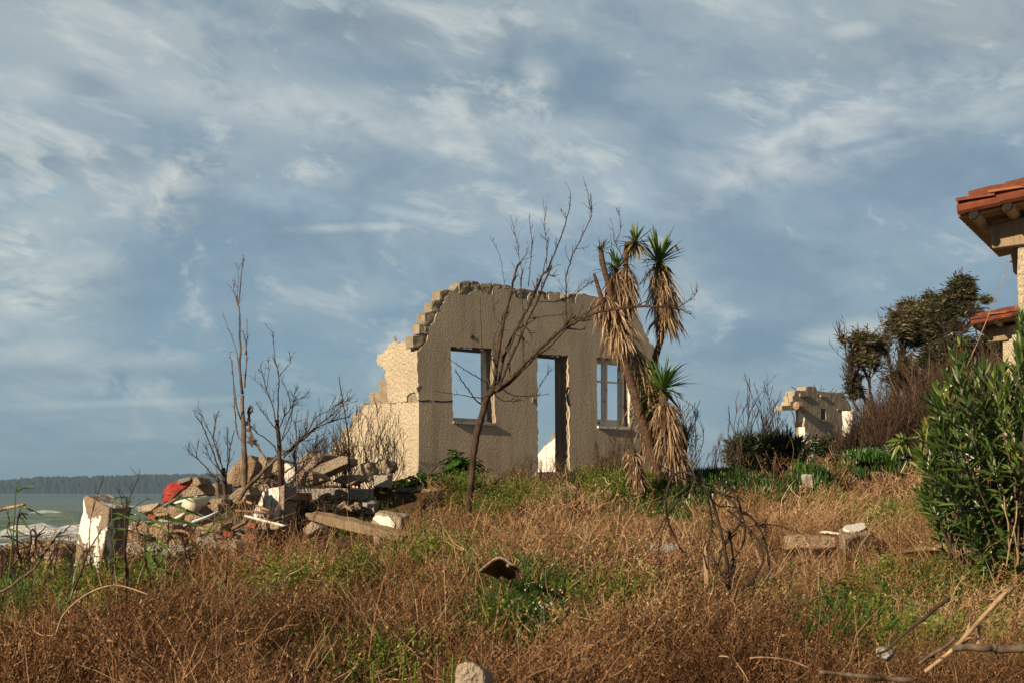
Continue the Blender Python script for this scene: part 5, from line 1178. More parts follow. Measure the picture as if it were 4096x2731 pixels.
stem(y5, 'C', [(760, 1560), (765, 1440), (770, 1300)], YY + .8, .05, .04); head(y5, 'C', 770, 1300, YY + .8, .38, 70, 7, (-.6, 1.5), .035); 
y6 = thing('dead_yucca_stump', 'short dead yucca stump wrapped in curled brown leaves at the foot of the yuccas', 'stump', tuple(V('C', 495, 1560, YY - .8)))
stem(y6, 'C', [(510, 1600), (495, 1500), (475, 1420), (462, 1350)], YY - .8, .12, .07); skirt(y6, 'C', [(465, 1350), (480, 1420), (495, 1480), (505, 1540)], YY - .8, (.06, .12), 260, .22, 19)
bare_tree('bare_sapling', 'thin leafless sapling growing up through the tops of the yuccas', 'sapling', YY + .16,
    ('N', [(1646, 2693), (1521, 2300), (1411, 1906), (1301, 1530), (1277, 1279), (1290, 1100), (1330, 900), (1345, 820)], .009, .009), [
    ('N', [(1345, 820), (1300, 700), (1250, 600), (1240, 500), (1215, 385)], .011, .003, .1, 5, (.08, .3), 12), ('N', [(1250, 600), (1300, 520), (1300, 400), (1270, 310)], .008, .003, -.1, 5, (.08, .3), 10),
    ('N', [(1190, 1100), (1215, 900), (1225, 750), (1220, 590)], .010, .004, .1, 5, (.08, .3), 10), ('N', [(1430, 1170), (1450, 1050), (1490, 960), (1550, 900), (1600, 800)], .009, .003, .1, 7, (.1, .3), 12),
    ('N', [(1480, 980), (1530, 900), (1545, 800)], .007, .003, .0, 5, (.1, .25), 8), ('N', [(1140, 860), (1120, 780), (1112, 730)], .012, .009, .0, 1, (.05, .1), 4)], 'twig', 130)

# ------------------------------------------------------------------ birds
def bird(name, label, c, sz, face, wings, mt_b, mt_w):
    t = thing(name, label, 'bird', tuple(c)); f = Vector(face).normalized(); s = f.cross(UP).normalized(); u = s.cross(f)
    T = lambda a, b, c_: Vector(c) + (f * a + s * b + u * c_) * sz
    mb = MB(); mb.tube([T(-.42, 0, -.30), T(-.30, 0, -.20), T(-.12, 0, -.02), T(.05, 0, .12), T(.18, 0, .26), T(.26, 0, .36), T(.34, 0, .40), T(.42, 0, .38), T(.46, 0, .36)], [.05 * sz, .10 * sz, .19 * sz, .20 * sz, .15 * sz, .12 * sz, .125 * sz, .06 * sz, .008 * sz], 12)
    mb.build('body', M[mt_b], t, True)
    mb = MB(); mb.tube([T(.43, 0, .375), T(.50, 0, .35)], [.03 * sz, .004 * sz], 6); mb.build('beak', M['dark'], t)
    mb = MB(); mb.box(T(-.66, 0, -.44), f * .26 * sz + u * .15 * sz, s * .055 * sz, u * .012 * sz); mb.build('tail', M[mt_w], t)
    for sd in (-1, 1):
        mb = MB()
        if wings: P = [T(.12, sd * .1, .15), T(.22, sd * .45, .32), T(.0, sd * .85, .42), T(-.25, sd * 1.15, .30)]; mb.blade(P, .42 * sz, u, .5, .0, lambda q: [1, .95, .6, .08][min(3, int(round(q * 3)))])
        else: P = [T(.16, sd * .15, .18), T(-.05, sd * .19, .04), T(-.30, sd * .13, -.18), T(-.48, sd * .06, -.33)]; mb.blade(P, .24 * sz, s * sd, .5, .0, lambda q: [.6, 1, .7, .1][min(3, int(round(q * 3)))])
        o = mb.build('wing', M[mt_w], t); sm_ = o.modifiers.new('thickness', 'SOLIDIFY'); sm_.thickness = .012 * sz
        if not wings:
            mb = MB(); mb.tube([T(.0, sd * .07, -.08), T(.02, sd * .07, -.28)], .014 * sz, 5); mb.build('foot', M['dark'], t)
M['bird_yellow'] = mat('bird_yellow', lambda w, o: princ(w, o, (.34, .24, .03), .8)); M['bird_dark'] = mat('bird_dark', lambda w, o: princ(w, o, (.06, .045, .02), .8))
bird('perched_bird', 'tiny yellow breasted bird perched on a leaf tip of the straight yucca', V('C', 722, 205, YY + .6), .105, (-.95, -.3, .35), False, 'bird_yellow', 'bird_dark')
bird('flying_bird', 'small dark bird in flight under the near tiled eave', V('E', 554, 545, 30), .16, (.5, -.4, -.5), True, 'bird_dark', 'bird_dark')

# ------------------------------------------------------------------ wind swept trees
def swept_tree(label, Y, trunks, crowns, seed, group='wind bent trees on the right'):
    r = random.Random(seed); b = V(trunks[0][0], *trunks[0][1][0], Y); b.z = float(H(b.x, b.y))
    t = thing('wind_bent_tree', label, 'tree', tuple(b), group)
    for (z, pts, r0, r1, dy) in trunks:
        P = traced(z, pts, Y, r, dy, .03); 
        if pts is trunks[0][1]: P = [b] + P
        m = len(P); mb = MB(seed); mb.tube(P, [.62 * (r0 + (r1 - r0) * i / (m - 1)) * (1 + .12 * math.sin(i * 2.1)) for i in range(m)], 7)
        twigs(mb, P, r1, r, 22, .3, 1.0, .014, .6, 0, 1, (.3, .8), .35); mb.build('trunk' if pts is trunks[0][1] else 'limb', M['bark'], t, True)
    u = .4464 / FP * Y
    for (x, y, rx, ry, nl, nt, lo, hi, dy) in crowns:
        c = V('L', x, y, Y + dy); mb = MB(seed); ml = MB(seed + 1)
        for i in range(int(nt * 2.3)):     # whippy twigs that arch over with the wind
            d = rvec(r); k = r.random() ** .5; p = c + Vector((d.x * rx * u, d.y * rx * u * .8, d.z * ry * u)) * k * .85
            q = (UP * r.uniform(.2, 1) + rvec(r) * .6).normalized(); l = r.uniform(.35, 1.0) * min(1., rx * u * 1.3); P = [p]
            turn = Vector((-.28, 0, -.05)) if r.random() < .6 else Vector((.3, 0, -.05))
            for j in range(6): P.append(P[-1] + q * l / 6); q = (q + turn + rvec(r) * .1).normalized()
            mb.tube(P, [.009 * (1 - .7 * j / 6) for j in range(7)], 3, r.random(), False)
            for j in range(r.randint(1, 4) if nl else 0):
                pj = P[r.randint(2, 6)]; qq = (q + rvec(r) * .5 + Vector((.35, 0, .1))).normalized(); ll = r.uniform(.08, .17)
                ml.blade([pj, pj + qq * ll * .5, pj + qq * ll - UP * .02], .03, rvec(r), lo + (hi - lo) * r.random(), .0, lambda w_: [.5, 1, .1][int(round(w_ * 2))])
        cl = [(c + Vector((rvec(r).x * rx * u, rvec(r).y * rx * u * .8, rvec(r).z * ry * u)) * r.uniform(.1, 1.0), r.uniform(.12, .30) * rx * u, r.random()) for _ in range(max(1, nl // 22))]
        for (cc, cr, cv) in cl:
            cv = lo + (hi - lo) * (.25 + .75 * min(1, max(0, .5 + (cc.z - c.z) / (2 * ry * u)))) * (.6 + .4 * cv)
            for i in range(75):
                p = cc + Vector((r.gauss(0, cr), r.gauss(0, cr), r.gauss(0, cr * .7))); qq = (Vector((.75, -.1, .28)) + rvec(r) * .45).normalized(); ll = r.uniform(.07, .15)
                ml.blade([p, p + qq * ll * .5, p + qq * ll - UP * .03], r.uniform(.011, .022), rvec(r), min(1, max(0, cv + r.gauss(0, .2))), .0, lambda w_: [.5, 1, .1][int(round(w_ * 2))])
        mb.build('twigs', M['twig'], t); 
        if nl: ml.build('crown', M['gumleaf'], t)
    return t
swept_tree('small wind bent tree with a tuft of coppery leaves nearest the far ruin', 34.0,
    [('L', [(450, 1400), (400, 1290), (340, 1190), (310, 1110), (285, 1020), (300, 930), (290, 820), (280, 700)], .11, .03, .3), ('L', [(350, 960), (365, 1000), (395, 1060), (410, 1180), (440, 1300)][::-1], .07, .03, .3), ('L', [(285, 1020), (240, 940), (200, 850), (180, 760), (150, 700)], .03, .012, -.3),
     ('L', [(395, 1060), (430, 1000), (455, 965)], .03, .012, .2), ('L', [(300, 1330), (240, 1200), (220, 1080), (240, 1020)], .05, .02, -.2)],
    [(330, 800, 115, 110, 1300, 110, .3, 1., 0), (450, 730, 80, 100, 850, 60, .3, .95, .2), (330, 700, 90, 50, 400, 60, .3, .9, -.2), (150, 700, 30, 40, 70, 10, .4, .9, -.3), (260, 1150, 60, 130, 200, 120, .1, .5, 0), (400, 880, 80, 60, 500, 40, .3, .9, 0), (240, 900, 60, 110, 0, 60, 0, 1, 0)], 201)
swept_tree('broad wind bent tree with the densest olive brown crown', 36.0,
    [('L', [(650, 1200), (640, 1100), (655, 1000), (660, 900), (680, 800), (690, 720)], .13, .06, .3), ('L', [(730, 1190), (735, 1100), (720, 1000), (700, 900), (705, 800), (730, 720)], .12, .05, .3), ('L', [(600, 1220), (610, 1100), (600, 980), (575, 900), (560, 780), (545, 640)], .09, .03, .3),
     ('L', [(840, 1150), (860, 1060), (900, 900), (910, 780), (900, 700)], .10, .05, .3), ('L', [(940, 1150), (1000, 980), (1040, 860), (1045, 740), (1060, 640), (1110, 590)], .11, .05, .3), ('L', [(980, 980), (995, 800), (980, 680)], .07, .03, .1)],
    [(660, 560, 110, 130, 1500, 60, .25, .95, -.4), (780, 500, 150, 120, 2600, 70, .25, .95, 0), (790, 620, 170, 110, 2300, 60, .2, .9, 0), (940, 440, 140, 110, 2200, 60, .2, .75, .3), (930, 560, 140, 120, 1800, 60, .05, .6, .4), (980, 350, 90, 50, 700, 30, .3, .8, .2), (740, 410, 80, 45, 600, 30, .4, .95, 0),
     (850, 700, 140, 60, 800, 50, .2, .8, 0), (560, 700, 60, 160, 0, 90, 0, 1, 0), (760, 920, 70, 120, 250, 40, .3, .8, 0), (700, 1060, 180, 90, 300, 110, .2, .7, 0)], 202)
swept_tree('tallest wind bent tree with a twiggy curled top', 35.0,
    [('L', [(930, 1160), (940, 1080), (930, 1000), (1000, 900), (1100, 830), (1130, 700), (1140, 600), (1120, 500), (1150, 380), (1200, 280), (1230, 200)], .13, .04, .3), ('L', [(1130, 680), (1150, 640), (1230, 625), (1290, 580), (1320, 540)], .07, .03, -.3), ('L', [(1230, 625), (1190, 700), (1225, 790)], .03, .012, .1), ('L', [(1330, 545), (1360, 640), (1310, 740), (1250, 850)], .03, .014, -.2),
     ('L', [(1140, 1020), (1140, 900), (1125, 800), (1130, 700)], .06, .05, 0)],
    [(1230, 230, 85, 80, 350, 190, .2, .7, 0), (1180, 330, 100, 90, 550, 200, .2, .7, 0), (1120, 460, 90, 110, 300, 180, .1, .6, 0), (1240, 420, 90, 80, 700, 60, .15, .7, 0), (1290, 330, 50, 100, 50, 90, .2, .7, 0), (1430, 350, 50, 40, 130, 16, .3, .8, -.4), (1330, 450, 80, 30, 130, 20, .2, .7, -.2), (1180, 590, 100, 60, 0, 90, 0, 1, 0), (1150, 780, 110, 100, 120, 180, .2, .6, 0),
     (960, 900, 110, 120, 100, 260, .2, .6, 0), (1080, 950, 150, 110, 100, 300, .2, .6, 0), (1250, 800, 90, 90, 150, 90, .2, .6, .2)], 203)
swept_tree('low dark green bush of trees behind the oleander beside the farther tiled house', 38.0,
    [('L', [(1420, 1200), (1410, 1050), (1400, 900), (1410, 800)], .12, .04, .3)],
    [(1400, 830, 110, 110, 1800, 60, .1, .7, 0), (1500, 800, 90, 90, 1100, 60, .1, .7, .4), (1440, 700, 50, 40, 150, 20, .2, .7, 0), (1560, 780, 60, 80, 500, 40, .2, .7, 0), (1350, 980, 150, 120, 1900, 90, .1, .7, -.5), (1480, 960, 140, 140, 1700, 60, .1, .65, 0), (1250, 1080, 150, 90, 1200, 90, .1, .7, -.5)], 204)

# ------------------------------------------------------------------ oleander, right foreground
def oleander():
    r = random.Random(77); Y = 10.6; b = V('X', 2300, 1290, Y); b.z = float(H(b.x, b.y)); t = thing('oleander', 'big glossy green oleander bush filling the right edge', 'shrub', tuple(b))
    ml = MB(1); ms = MB(2)
    tips = []
    out = [(2125, 1120), (2120, 1040), (2135, 985), (2160, 960), (2150, 890), (2185, 850), (2200, 800), (2250, 850), (2290, 850), (2335, 800), (2345, 730), (2400, 790), (2440, 800)]
    for i in range(180):
        if i < 70: k = r.randrange(len(out)); x, y = out[k]; x += r.uniform(-12, 20); y += r.uniform(-10, 30); yy = r.uniform(-.4, .4)
        else:
            while True:
                x = r.uniform(2120, 2520); y = r.uniform(850, 1290)
                if x > 2120 + max(0, (900 - y) * .9) + max(0, (y - 1090) * .75): break
            yy = r.uniform(-.95, .6)
        tips.append((x, y, Y + yy))
    for (x, y, yy) in tips:
        e = V('X', x, y, yy); a = b + Vector((r.uniform(-.25, .6), r.uniform(-.3, .3), 0)); q0 = (e - a); L = min(q0.length, r.uniform(.8, 2.2)); a2 = e - q0.normalized() * L - Vector((0, 0, .1))
        if r.random() < .35: a2 = a
        P = []
        for j in range(9):
            u = j / 8; p = a2.lerp(e, u) + Vector((0, 0, -.18 * math.sin(math.pi * u) * (q0.length * .3))); P.append(p + rvec(r) * .006)
        ms.tube(P, [.010 * (1 - .75 * j / 8) for j in range(9)], 5, .5, False)
        n = r.randint(9, 15); base = .12 + .5 * r.random()
        for k in range(n):
            u = 1 - k * .038 * r.uniform(.8, 1.2) / max(.6, L) * 1.3
            if u < .2: break
            i = min(7, int(u * 8)); p = P[i].lerp(P[i + 1], u * 8 - i); d = (P[i + 1] - P[i]).normalized(); a0 = k * 1.05 + r.random()
            for m in range(3):
                s = d.cross(UP); s = s.normalized() if s.length > .1 else Vector((1, 0, 0)); w_ = d.cross(s); an = a0 + m * 2.094
                out_ = s * math.cos(an) + w_ * math.sin(an); spread = .35 + min(1.1, k * .12)
                q = (d + out_ * spread).normalized(); l = r.uniform(.10, .175) * (.6 if k == 0 else 1); Pp = [p]
                for j in range(3): Pp.append(Pp[-1] + q * l / 3); q = (q - UP * .12).normalized()
                v = base + r.gauss(0, .13); v = .93 + .07 * r.random() if r.random() < .035 else min(.9, max(0, v))
                ml.blade(Pp, r.uniform(.019, .028), out_.cross(d).cross(q) if r.random() < .8 else rvec(r), v, .22, lambda u_: [.3, 1, .85, .05][min(3, int(round(u_ * 3)))])
    ms.build('stems', M['bark_pale'], t); ml.build('leaves', M['oleander'], t)
    # thin dead stems in it
    for k, pts in enumerate([[(2180, -40), (2190, 100), (2215, 200), (2220, 400)], [(2290, 0), (2280, 180), (2230, 380), (2200, 560)], [(2260, 220), (2290, 420), (2300, 560)]]):
        m_ = MB(k); m_.tube(smooth_path([V('J', x, y, 9.8) for x, y in pts]), .0045, 5); m_.build('dry_stalk', M['bleached'], t)
    return t
oleander()
def sprig(label, z, pts, Y, seed):
    r = random.Random(seed); P = smooth_path([V(z, x, y, Y) for x, y in pts], 5); b = P[0]; t = thing('oleander_sprig', label, 'sprig', tuple(b)); ms = MB(); ms.tube(P, [.012 * (1 - .6 * i / (len(P) - 1)) for i in range(len(P))], 5); ms.build('stem', M['twig'], t)
    ml = MB(); e = P[-1]
    for k in range(34):
        p = e + rvec(r) * .03 - Vector((-.0, 0, 0)) + (P[-4] - e) * r.random(); q = (rvec(r) + Vector((-.5, 0, .1))).normalized(); l = r.uniform(.09, .15)
        ml.blade([p, p + q * l * .5, p + q * l - UP * .02], .024, rvec(r), .9 if r.random() < .15 else r.uniform(.4, .85), .2, lambda u: [.4, 1, .05][int(round(u * 2))])
    ml.build('leaves', M['oleander'], t); return t
sprig('single leafy oleander shoot leaning out left of the oleander bush', 'D', [(1180, 1120), (1120, 1040), (1070, 980), (1010, 940), (985, 935)], 10.9, 5)
sprig('yellow tipped oleander shoot standing before the twiggy thicket', 'D', [(1350, 900), (1310, 760), (1275, 680), (1255, 640)], 11.2, 6)
r = random.Random(4)
pt = V('D', 1120, 960, 22)
chunk('tilted_post', fr('D', [(1140, 875), (1165, 882), (1100, 1030), (1080, 1090), (1060, 1085)], 24), (.03, .1, 0), M['grey_wood'], 'tilted weathered post in the brown thicket left of the oleander', 'post', seed=91, rough=.01)
# ------------------------------------------------------------------ ground cover (uncountable): numpy scatter of small plants
class Proto:
    def __init__(s): s.v = []; s.q = []; s.a = []
    def strip(s, pts, w, a, r):
        """flat ribbon"""
        pts = np.asarray(pts); n = len(pts); t = pts[-1] - pts[0]; x = np.cross(t, [r.gauss(0, 1), r.gauss(0, 1), r.gauss(0, 1)]); x /= np.linalg.norm(x) + 1e-9
        o = len(s.v); ws = w if isinstance(w, (list, tuple)) else [w * (1 - .6 * i / (n - 1)) for i in range(n)]
        for p, ww in zip(pts, ws): s.v.append(p - x * ww / 2); s.v.append(p + x * ww / 2); s.a += [a, a]
        for i in range(n - 1): s.q.append((o + 2 * i, o + 2 * i + 1, o + 2 * i + 3, o + 2 * i + 2))
    def arr(s): return np.array(s.v, np.float32), np.array(s.q, np.int32), np.array(s.a, np.float32)
def nrm(v): return v / (np.linalg.norm(v) + 1e-9)
def p_brush(seed, n=13, h=.34, w=.0042, bits=5, side=4, spread=.8):
    r = random.Random(seed); P = Proto(); g = lambda s_: np.array([r.gauss(0, s_), r.gauss(0, s_), r.gauss(0, s_)])
    for i in range(n):
        az = r.uniform(0, 6.283); e = r.random() ** .7 * spread; d = nrm(np.array([math.cos(az) * e, math.sin(az) * e, 1.])); L = h * r.uniform(.55, 1.15)
        p = np.array([r.gauss(0, .05), r.gauss(0, .05), -.03]); pts = [p]; k = 5; va = r.random()
        for j in range(k): d = nrm(d + g(.22)); p = p + d * L / k; pts.append(p)
        P.strip(pts, w, va, r)
        for _ in range(side):
            j = r.randint(1, k); q = nrm(d + g(.6)); l = L * r.uniform(.15, .42); sp = [pts[j]]
            for m in range(3): q = nrm(q + g(.35) + np.array([0, 0, .12])); sp.append(sp[-1] + q * l / 3)
            P.strip(sp, w * .75, va * .6 + .4 * r.random(), r)
            for _b in range(bits):
                b = sp[r.randint(1, 3)] + g(.006); q2 = nrm(g(1)); P.strip([b, b + q2 * r.uniform(.006, .013)], [w * 1.3, w], .25 + .6 * r.random(), r)
    return P.arr()
def p_weed(seed, n=16, h=.22, lw=.012, ll=.03, nl=12, spread=.6):
    r = random.Random(seed); P = Proto(); g = lambda s_: np.array([r.gauss(0, s_), r.gauss(0, s_), r.gauss(0, s_)])
    for i in range(n):
        az = r.uniform(0, 6.283); e = r.random() * spread; d = nrm(np.array([math.cos(az) * e, math.sin(az) * e, 1.])); L = h * r.uniform(.5, 1.15); p = np.array([r.gauss(0, .06), r.gauss(0, .06), -.02]); pts = [p]
        for j in range(4): d = nrm(d + g(.12)); p = p + d * L / 4; pts.append(p)
        va = r.random(); P.strip(pts, .004, va * .5, r)
        for _ in range(nl):
            u = r.uniform(.25, 1) * 4; j = min(3, int(u)); b = pts[j] + (pts[j + 1] - pts[j]) * (u - j); q = nrm(g(1) + np.array([0, 0, .5])); l = ll * r.uniform(.6, 1.3)
            P.strip([b, b + q * l * .5, b + q * l + np.array([0, 0, -.15 * l])], [lw * .4, lw, lw * .15], .25 * va + .75 * r.random() * (.5 + .5 * u / 4), r)
    return P.arr()
def p_grass(seed, n=60, h=.25, w=.006, lean=(0, 0), spread=.5):
    r = random.Random(seed); P = Proto()
    for i in range(n):
        az = r.uniform(0, 6.283); e = r.random() * spread; d = nrm(np.array([math.cos(az) * e + lean[0], math.sin(az) * e + lean[1], 1.])); L = h * r.uniform(.5, 1.2); p = np.array([r.gauss(0, .07), r.gauss(0, .07), -.02]); pts = [p]
        dr_ = np.array([math.cos(az) * .25 + lean[0] * .3, math.sin(az) * .25, -.18]) * r.uniform(.3, 1.4)
        for j in range(5): d = nrm(d + dr_ * .5); p = p + d * L / 5; pts.append(p)
        P.strip(pts, [w, w, w * .95, w * .8, w * .5, w * .08], r.random(), r)
    return P.arr()
def p_ice(seed, n=46, h=.11, w=.012):
    r = random.Random(seed); P = Proto()
    for i in range(n):
        az = r.uniform(0, 6.283); e = r.random() * .6; d = nrm(np.array([math.cos(az) * e, math.sin(az) * e, 1.])); L = h * r.uniform(.5, 1.1); p = np.array([r.gauss(0, .10), r.gauss(0, .10), -.02 + r.random() * .06]); pts = [p]
        for j in range(3): p = p + d * L / 3; d = nrm(d + np.array([0, 0, .12])); pts.append(p)
        v_ = r.random(); P.strip(pts, [w * .8, w, w * .9, w * .15], v_, r); P.strip(pts, [w * .8, w, w * .9, w * .15], v_, r)
    return P.arr()
def p_broad(seed, n=12, L=.16, W=.10):
    r = random.Random(seed); P = Proto()
    for i in range(n):
        az = r.uniform(0, 6.283); e = r.uniform(.2, 1.4); d = nrm(np.array([math.cos(az) * e, math.sin(az) * e, 1.])); hh = r.uniform(.05, .22); b = d * hh; q = nrm(np.array([math.cos(az), math.sin(az), r.uniform(-.3, .5)])); v_ = r.random()
        P.strip([d * 0, b], .006, .5, r); x = nrm(np.cross(q, [0, 0, 1.])) ; l = L * r.uniform(.5, 1.1); ww = W * r.uniform(.6, 1.1)
        o = len(P.v); prof = [(0, .15), (.2, .8), (.35, .72), (.5, 1.), (.62, .8), (.8, .85), (1, .1)]
        for u, pr in prof:
            c = b + q * l * u + np.array([0, 0, -.35 * l * u * u + .02 * r.random()])
            for s_ in (-1, 0, 1): P.v.append(c + x * s_ * ww / 2 * pr * r.uniform(.85, 1.15) + np.array([0, 0, (abs(s_)) * .12 * ww])); P.a.append(min(1, max(0, v_ + r.gauss(0, .06))))
        for j in range(6):
            for s_ in range(2): P.q.append((o + 3 * j + s_, o + 3 * j + s_ + 1, o + 3 * j + s_ + 4, o + 3 * j + s_ + 3))
    return P.arr()
def scatter(name, protos, pos_, yaw, scl, sel, vsh, mt, label, cat, tilt=None, parent=None, kind='stuff', zs=None):
    vs = []; qs = []; as_ = []; o = 0
    for k, (pv, pq, pa) in enumerate(protos):
        ix = np.nonzero(sel == k)[0]
        if not len(ix): continue
        c, s = np.cos(yaw[ix]), np.sin(yaw[ix]); n = len(ix); x = pv[None, :, 0] * c[:, None] - pv[None, :, 1] * s[:, None]; y = pv[None, :, 0] * s[:, None] + pv[None, :, 1] * c[:, None]; z = np.repeat(pv[None, :, 2], n, 0)
        if zs is not None: z = z * zs[ix][:, None]
        if tilt is not None: x = x + z * tilt[ix, 0:1]; y = y + z * tilt[ix, 1:2]
        V_ = np.stack([x, y, z], 2) * scl[ix][:, None, None] + pos_[ix][:, None, :]; m = len(pv)
        vs.append(V_.reshape(-1, 3)); qs.append((pq[None] + (np.arange(n) * m)[:, None, None] + o).reshape(-1, 4)); as_.append(np.clip(pa[None] * .7 + vsh[ix][:, None], 0, 1).ravel()); o += n * m
    vs = np.concatenate(vs).astype(np.float32); qs = np.concatenate(qs).astype(np.int32); as_ = np.concatenate(as_).astype(np.float32)
    me = bpy.data.meshes.new(name); me.vertices.add(len(vs)); me.vertices.foreach_set('co', vs.ravel()); me.loops.add(qs.size); me.loops.foreach_set('vertex_index', qs.ravel())
    me.polygons.add(len(qs)); me.polygons.foreach_set('loop_start', np.arange(0, qs.size, 4, dtype=np.int32)); me.polygons.foreach_set('loop_total', np.full(len(qs), 4, np.int32)) if bpy.app.version < (4, 0) else None
    at = me.attributes.new('v', 'FLOAT', 'POINT'); at.data.foreach_set('value', as_); me.update(calc_edges=True)
    ob = link(name, me, mt, parent)
    if parent is None: tag(ob, label, cat, None, kind)
    print(name, len(qs)); return ob
rng = np.random.RandomState(5)
def noise2(X, Y, f, s=0):
    return (np.sin(X * f * 1.3 + s + 1.7 * np.sin(Y * f * .9 + s)) + np.sin(Y * f * 1.7 - s * 2 + 1.3 * np.sin(X * f * 1.1 + 3)) + np.sin((X + Y) * f * .8 + s * 3)) / 3
GREENS = []   # (x, y, rx, ry) patches where green plants displace the dry brush
def patch(z, x, y, rx, ry): 
    X, Y, Z = gp(z, x, y); GREENS.append((X, Y, rx, ry)); return X, Y
def gmask(X, Y, L=None):
    m = np.zeros_like(X)
    for (a, b, rx, ry) in (L or GREENS): m = np.maximum(m, np.exp(-((X - a) / rx) ** 2 - ((Y - b) / ry) ** 2))
    return m
weedp = [patch('O', 620, 1420, .5, .7), patch('O', 830, 1430, .5, .7), patch('I', 850, 230, .7, 1.2), patch('I', 700, 160, .5, .8), patch('F', 250, 950, .8, .7), patch('F', 500, 1050, .7, .8), patch('F', 750, 1080, .5, .8), patch('F', 80, 1250, .6, .6), patch('F', 330, 1300, .5, .5),
         patch('H', 1600, 620, .35, .7), patch('I', 790, 790, .25, .4), patch('J', 420, 210, .35, .6), patch('J', 1150, 330, .5, .8), patch('J', 1400, 270, .7, .9), patch('J', 1650, 1000, .45, .7), patch('J', 1300, 850, .35, .5), patch('J', 1100, 1200, .35, .5), patch('I', 950, 1280, .3, .5),
         patch('H', 1250, 1530, .4, .3), patch('J', 1950, 1150, .4, .6), patch('H', 420, 960, .3, .5), patch('J', 2100, 1500, .3, .3), patch('G', 1100, 452, .35, .25), patch('G', 1540, 640, .3, .5), patch('J', 880, 1330, .3, .4), patch('I', 300, 1250, .4, .4), patch('I', 880, 1150, .3, .5), patch('J', 1900, 1300, .4, .4), patch('J', 1700, 1200, .4, .4), patch('H', 700, 760, .4, .5), patch('H', 150, 900, .4, .5), patch('F', 150, 1100, .6, .6), patch('J', 800, 100, .5, .8), patch('H', 2000, 100, .6, .8), patch('J', 1500, 1480, .3, .25), patch('J', 2150, 1000, .3, .5), patch('F', 150, 1000, .7, .5), patch('F', 600, 1120, .5, .45), patch('F', 820, 1030, .45, .5), patch('F', 60, 1280, .4, .35), patch('F', 250, 1250, .35, .3)]
nweed = len(GREENS)
grassp = [patch('S', 350, 1350, .32, .7), patch('I', 80, 1120, .30, .5), patch('I', 130, 1250, .35, .3), patch('J', 800, 1330, .3, .4), patch('F', 60, 1180, .4, .5)]
bluep = [patch('G', 620, 800, .45, .6), patch('G', 250, 860, .35, .5), patch('G', 420, 880, .35, .4), patch('F', 1700, 1200, .3, .4)]
# bare sandy ground
bare = [gp('I', 1330, 560), gp('I', 1500, 575), gp('J', 1250, 400), gp('J', 1120, 440), gp('G', 1150, 1010), gp('G', 950, 990)]
BARE = [(b[0], b[1] + .4, .8, 1.2) for b in bare]
def clear_of(X, Y):
    """keep plants off the house, the heap and the solid blocks"""
    u = (X - C0.x) * dF.x + (Y - C0.y) * dF.y; v = (X - C0.x) * dL.x + (Y - C0.y) * dL.y
    m = ~((u > -.1) & (u < 6.1) & (v > -.15))
    m &= ~((X < -1.35) & (Y > 15.9 + .25 * (X + 5)) & (X > -6.2) & ~((X > -3.0) & (Y < 21.8)))
    return m
def candidates(n, y0, y1, xlim=1.0):
    Y = np.sqrt(rng.uniform(y0 ** 2, y1 ** 2, n)); X = rng.uniform(-.41, .41, n) * Y * xlim + rng.uniform(-.4, .4, n); return X, Y
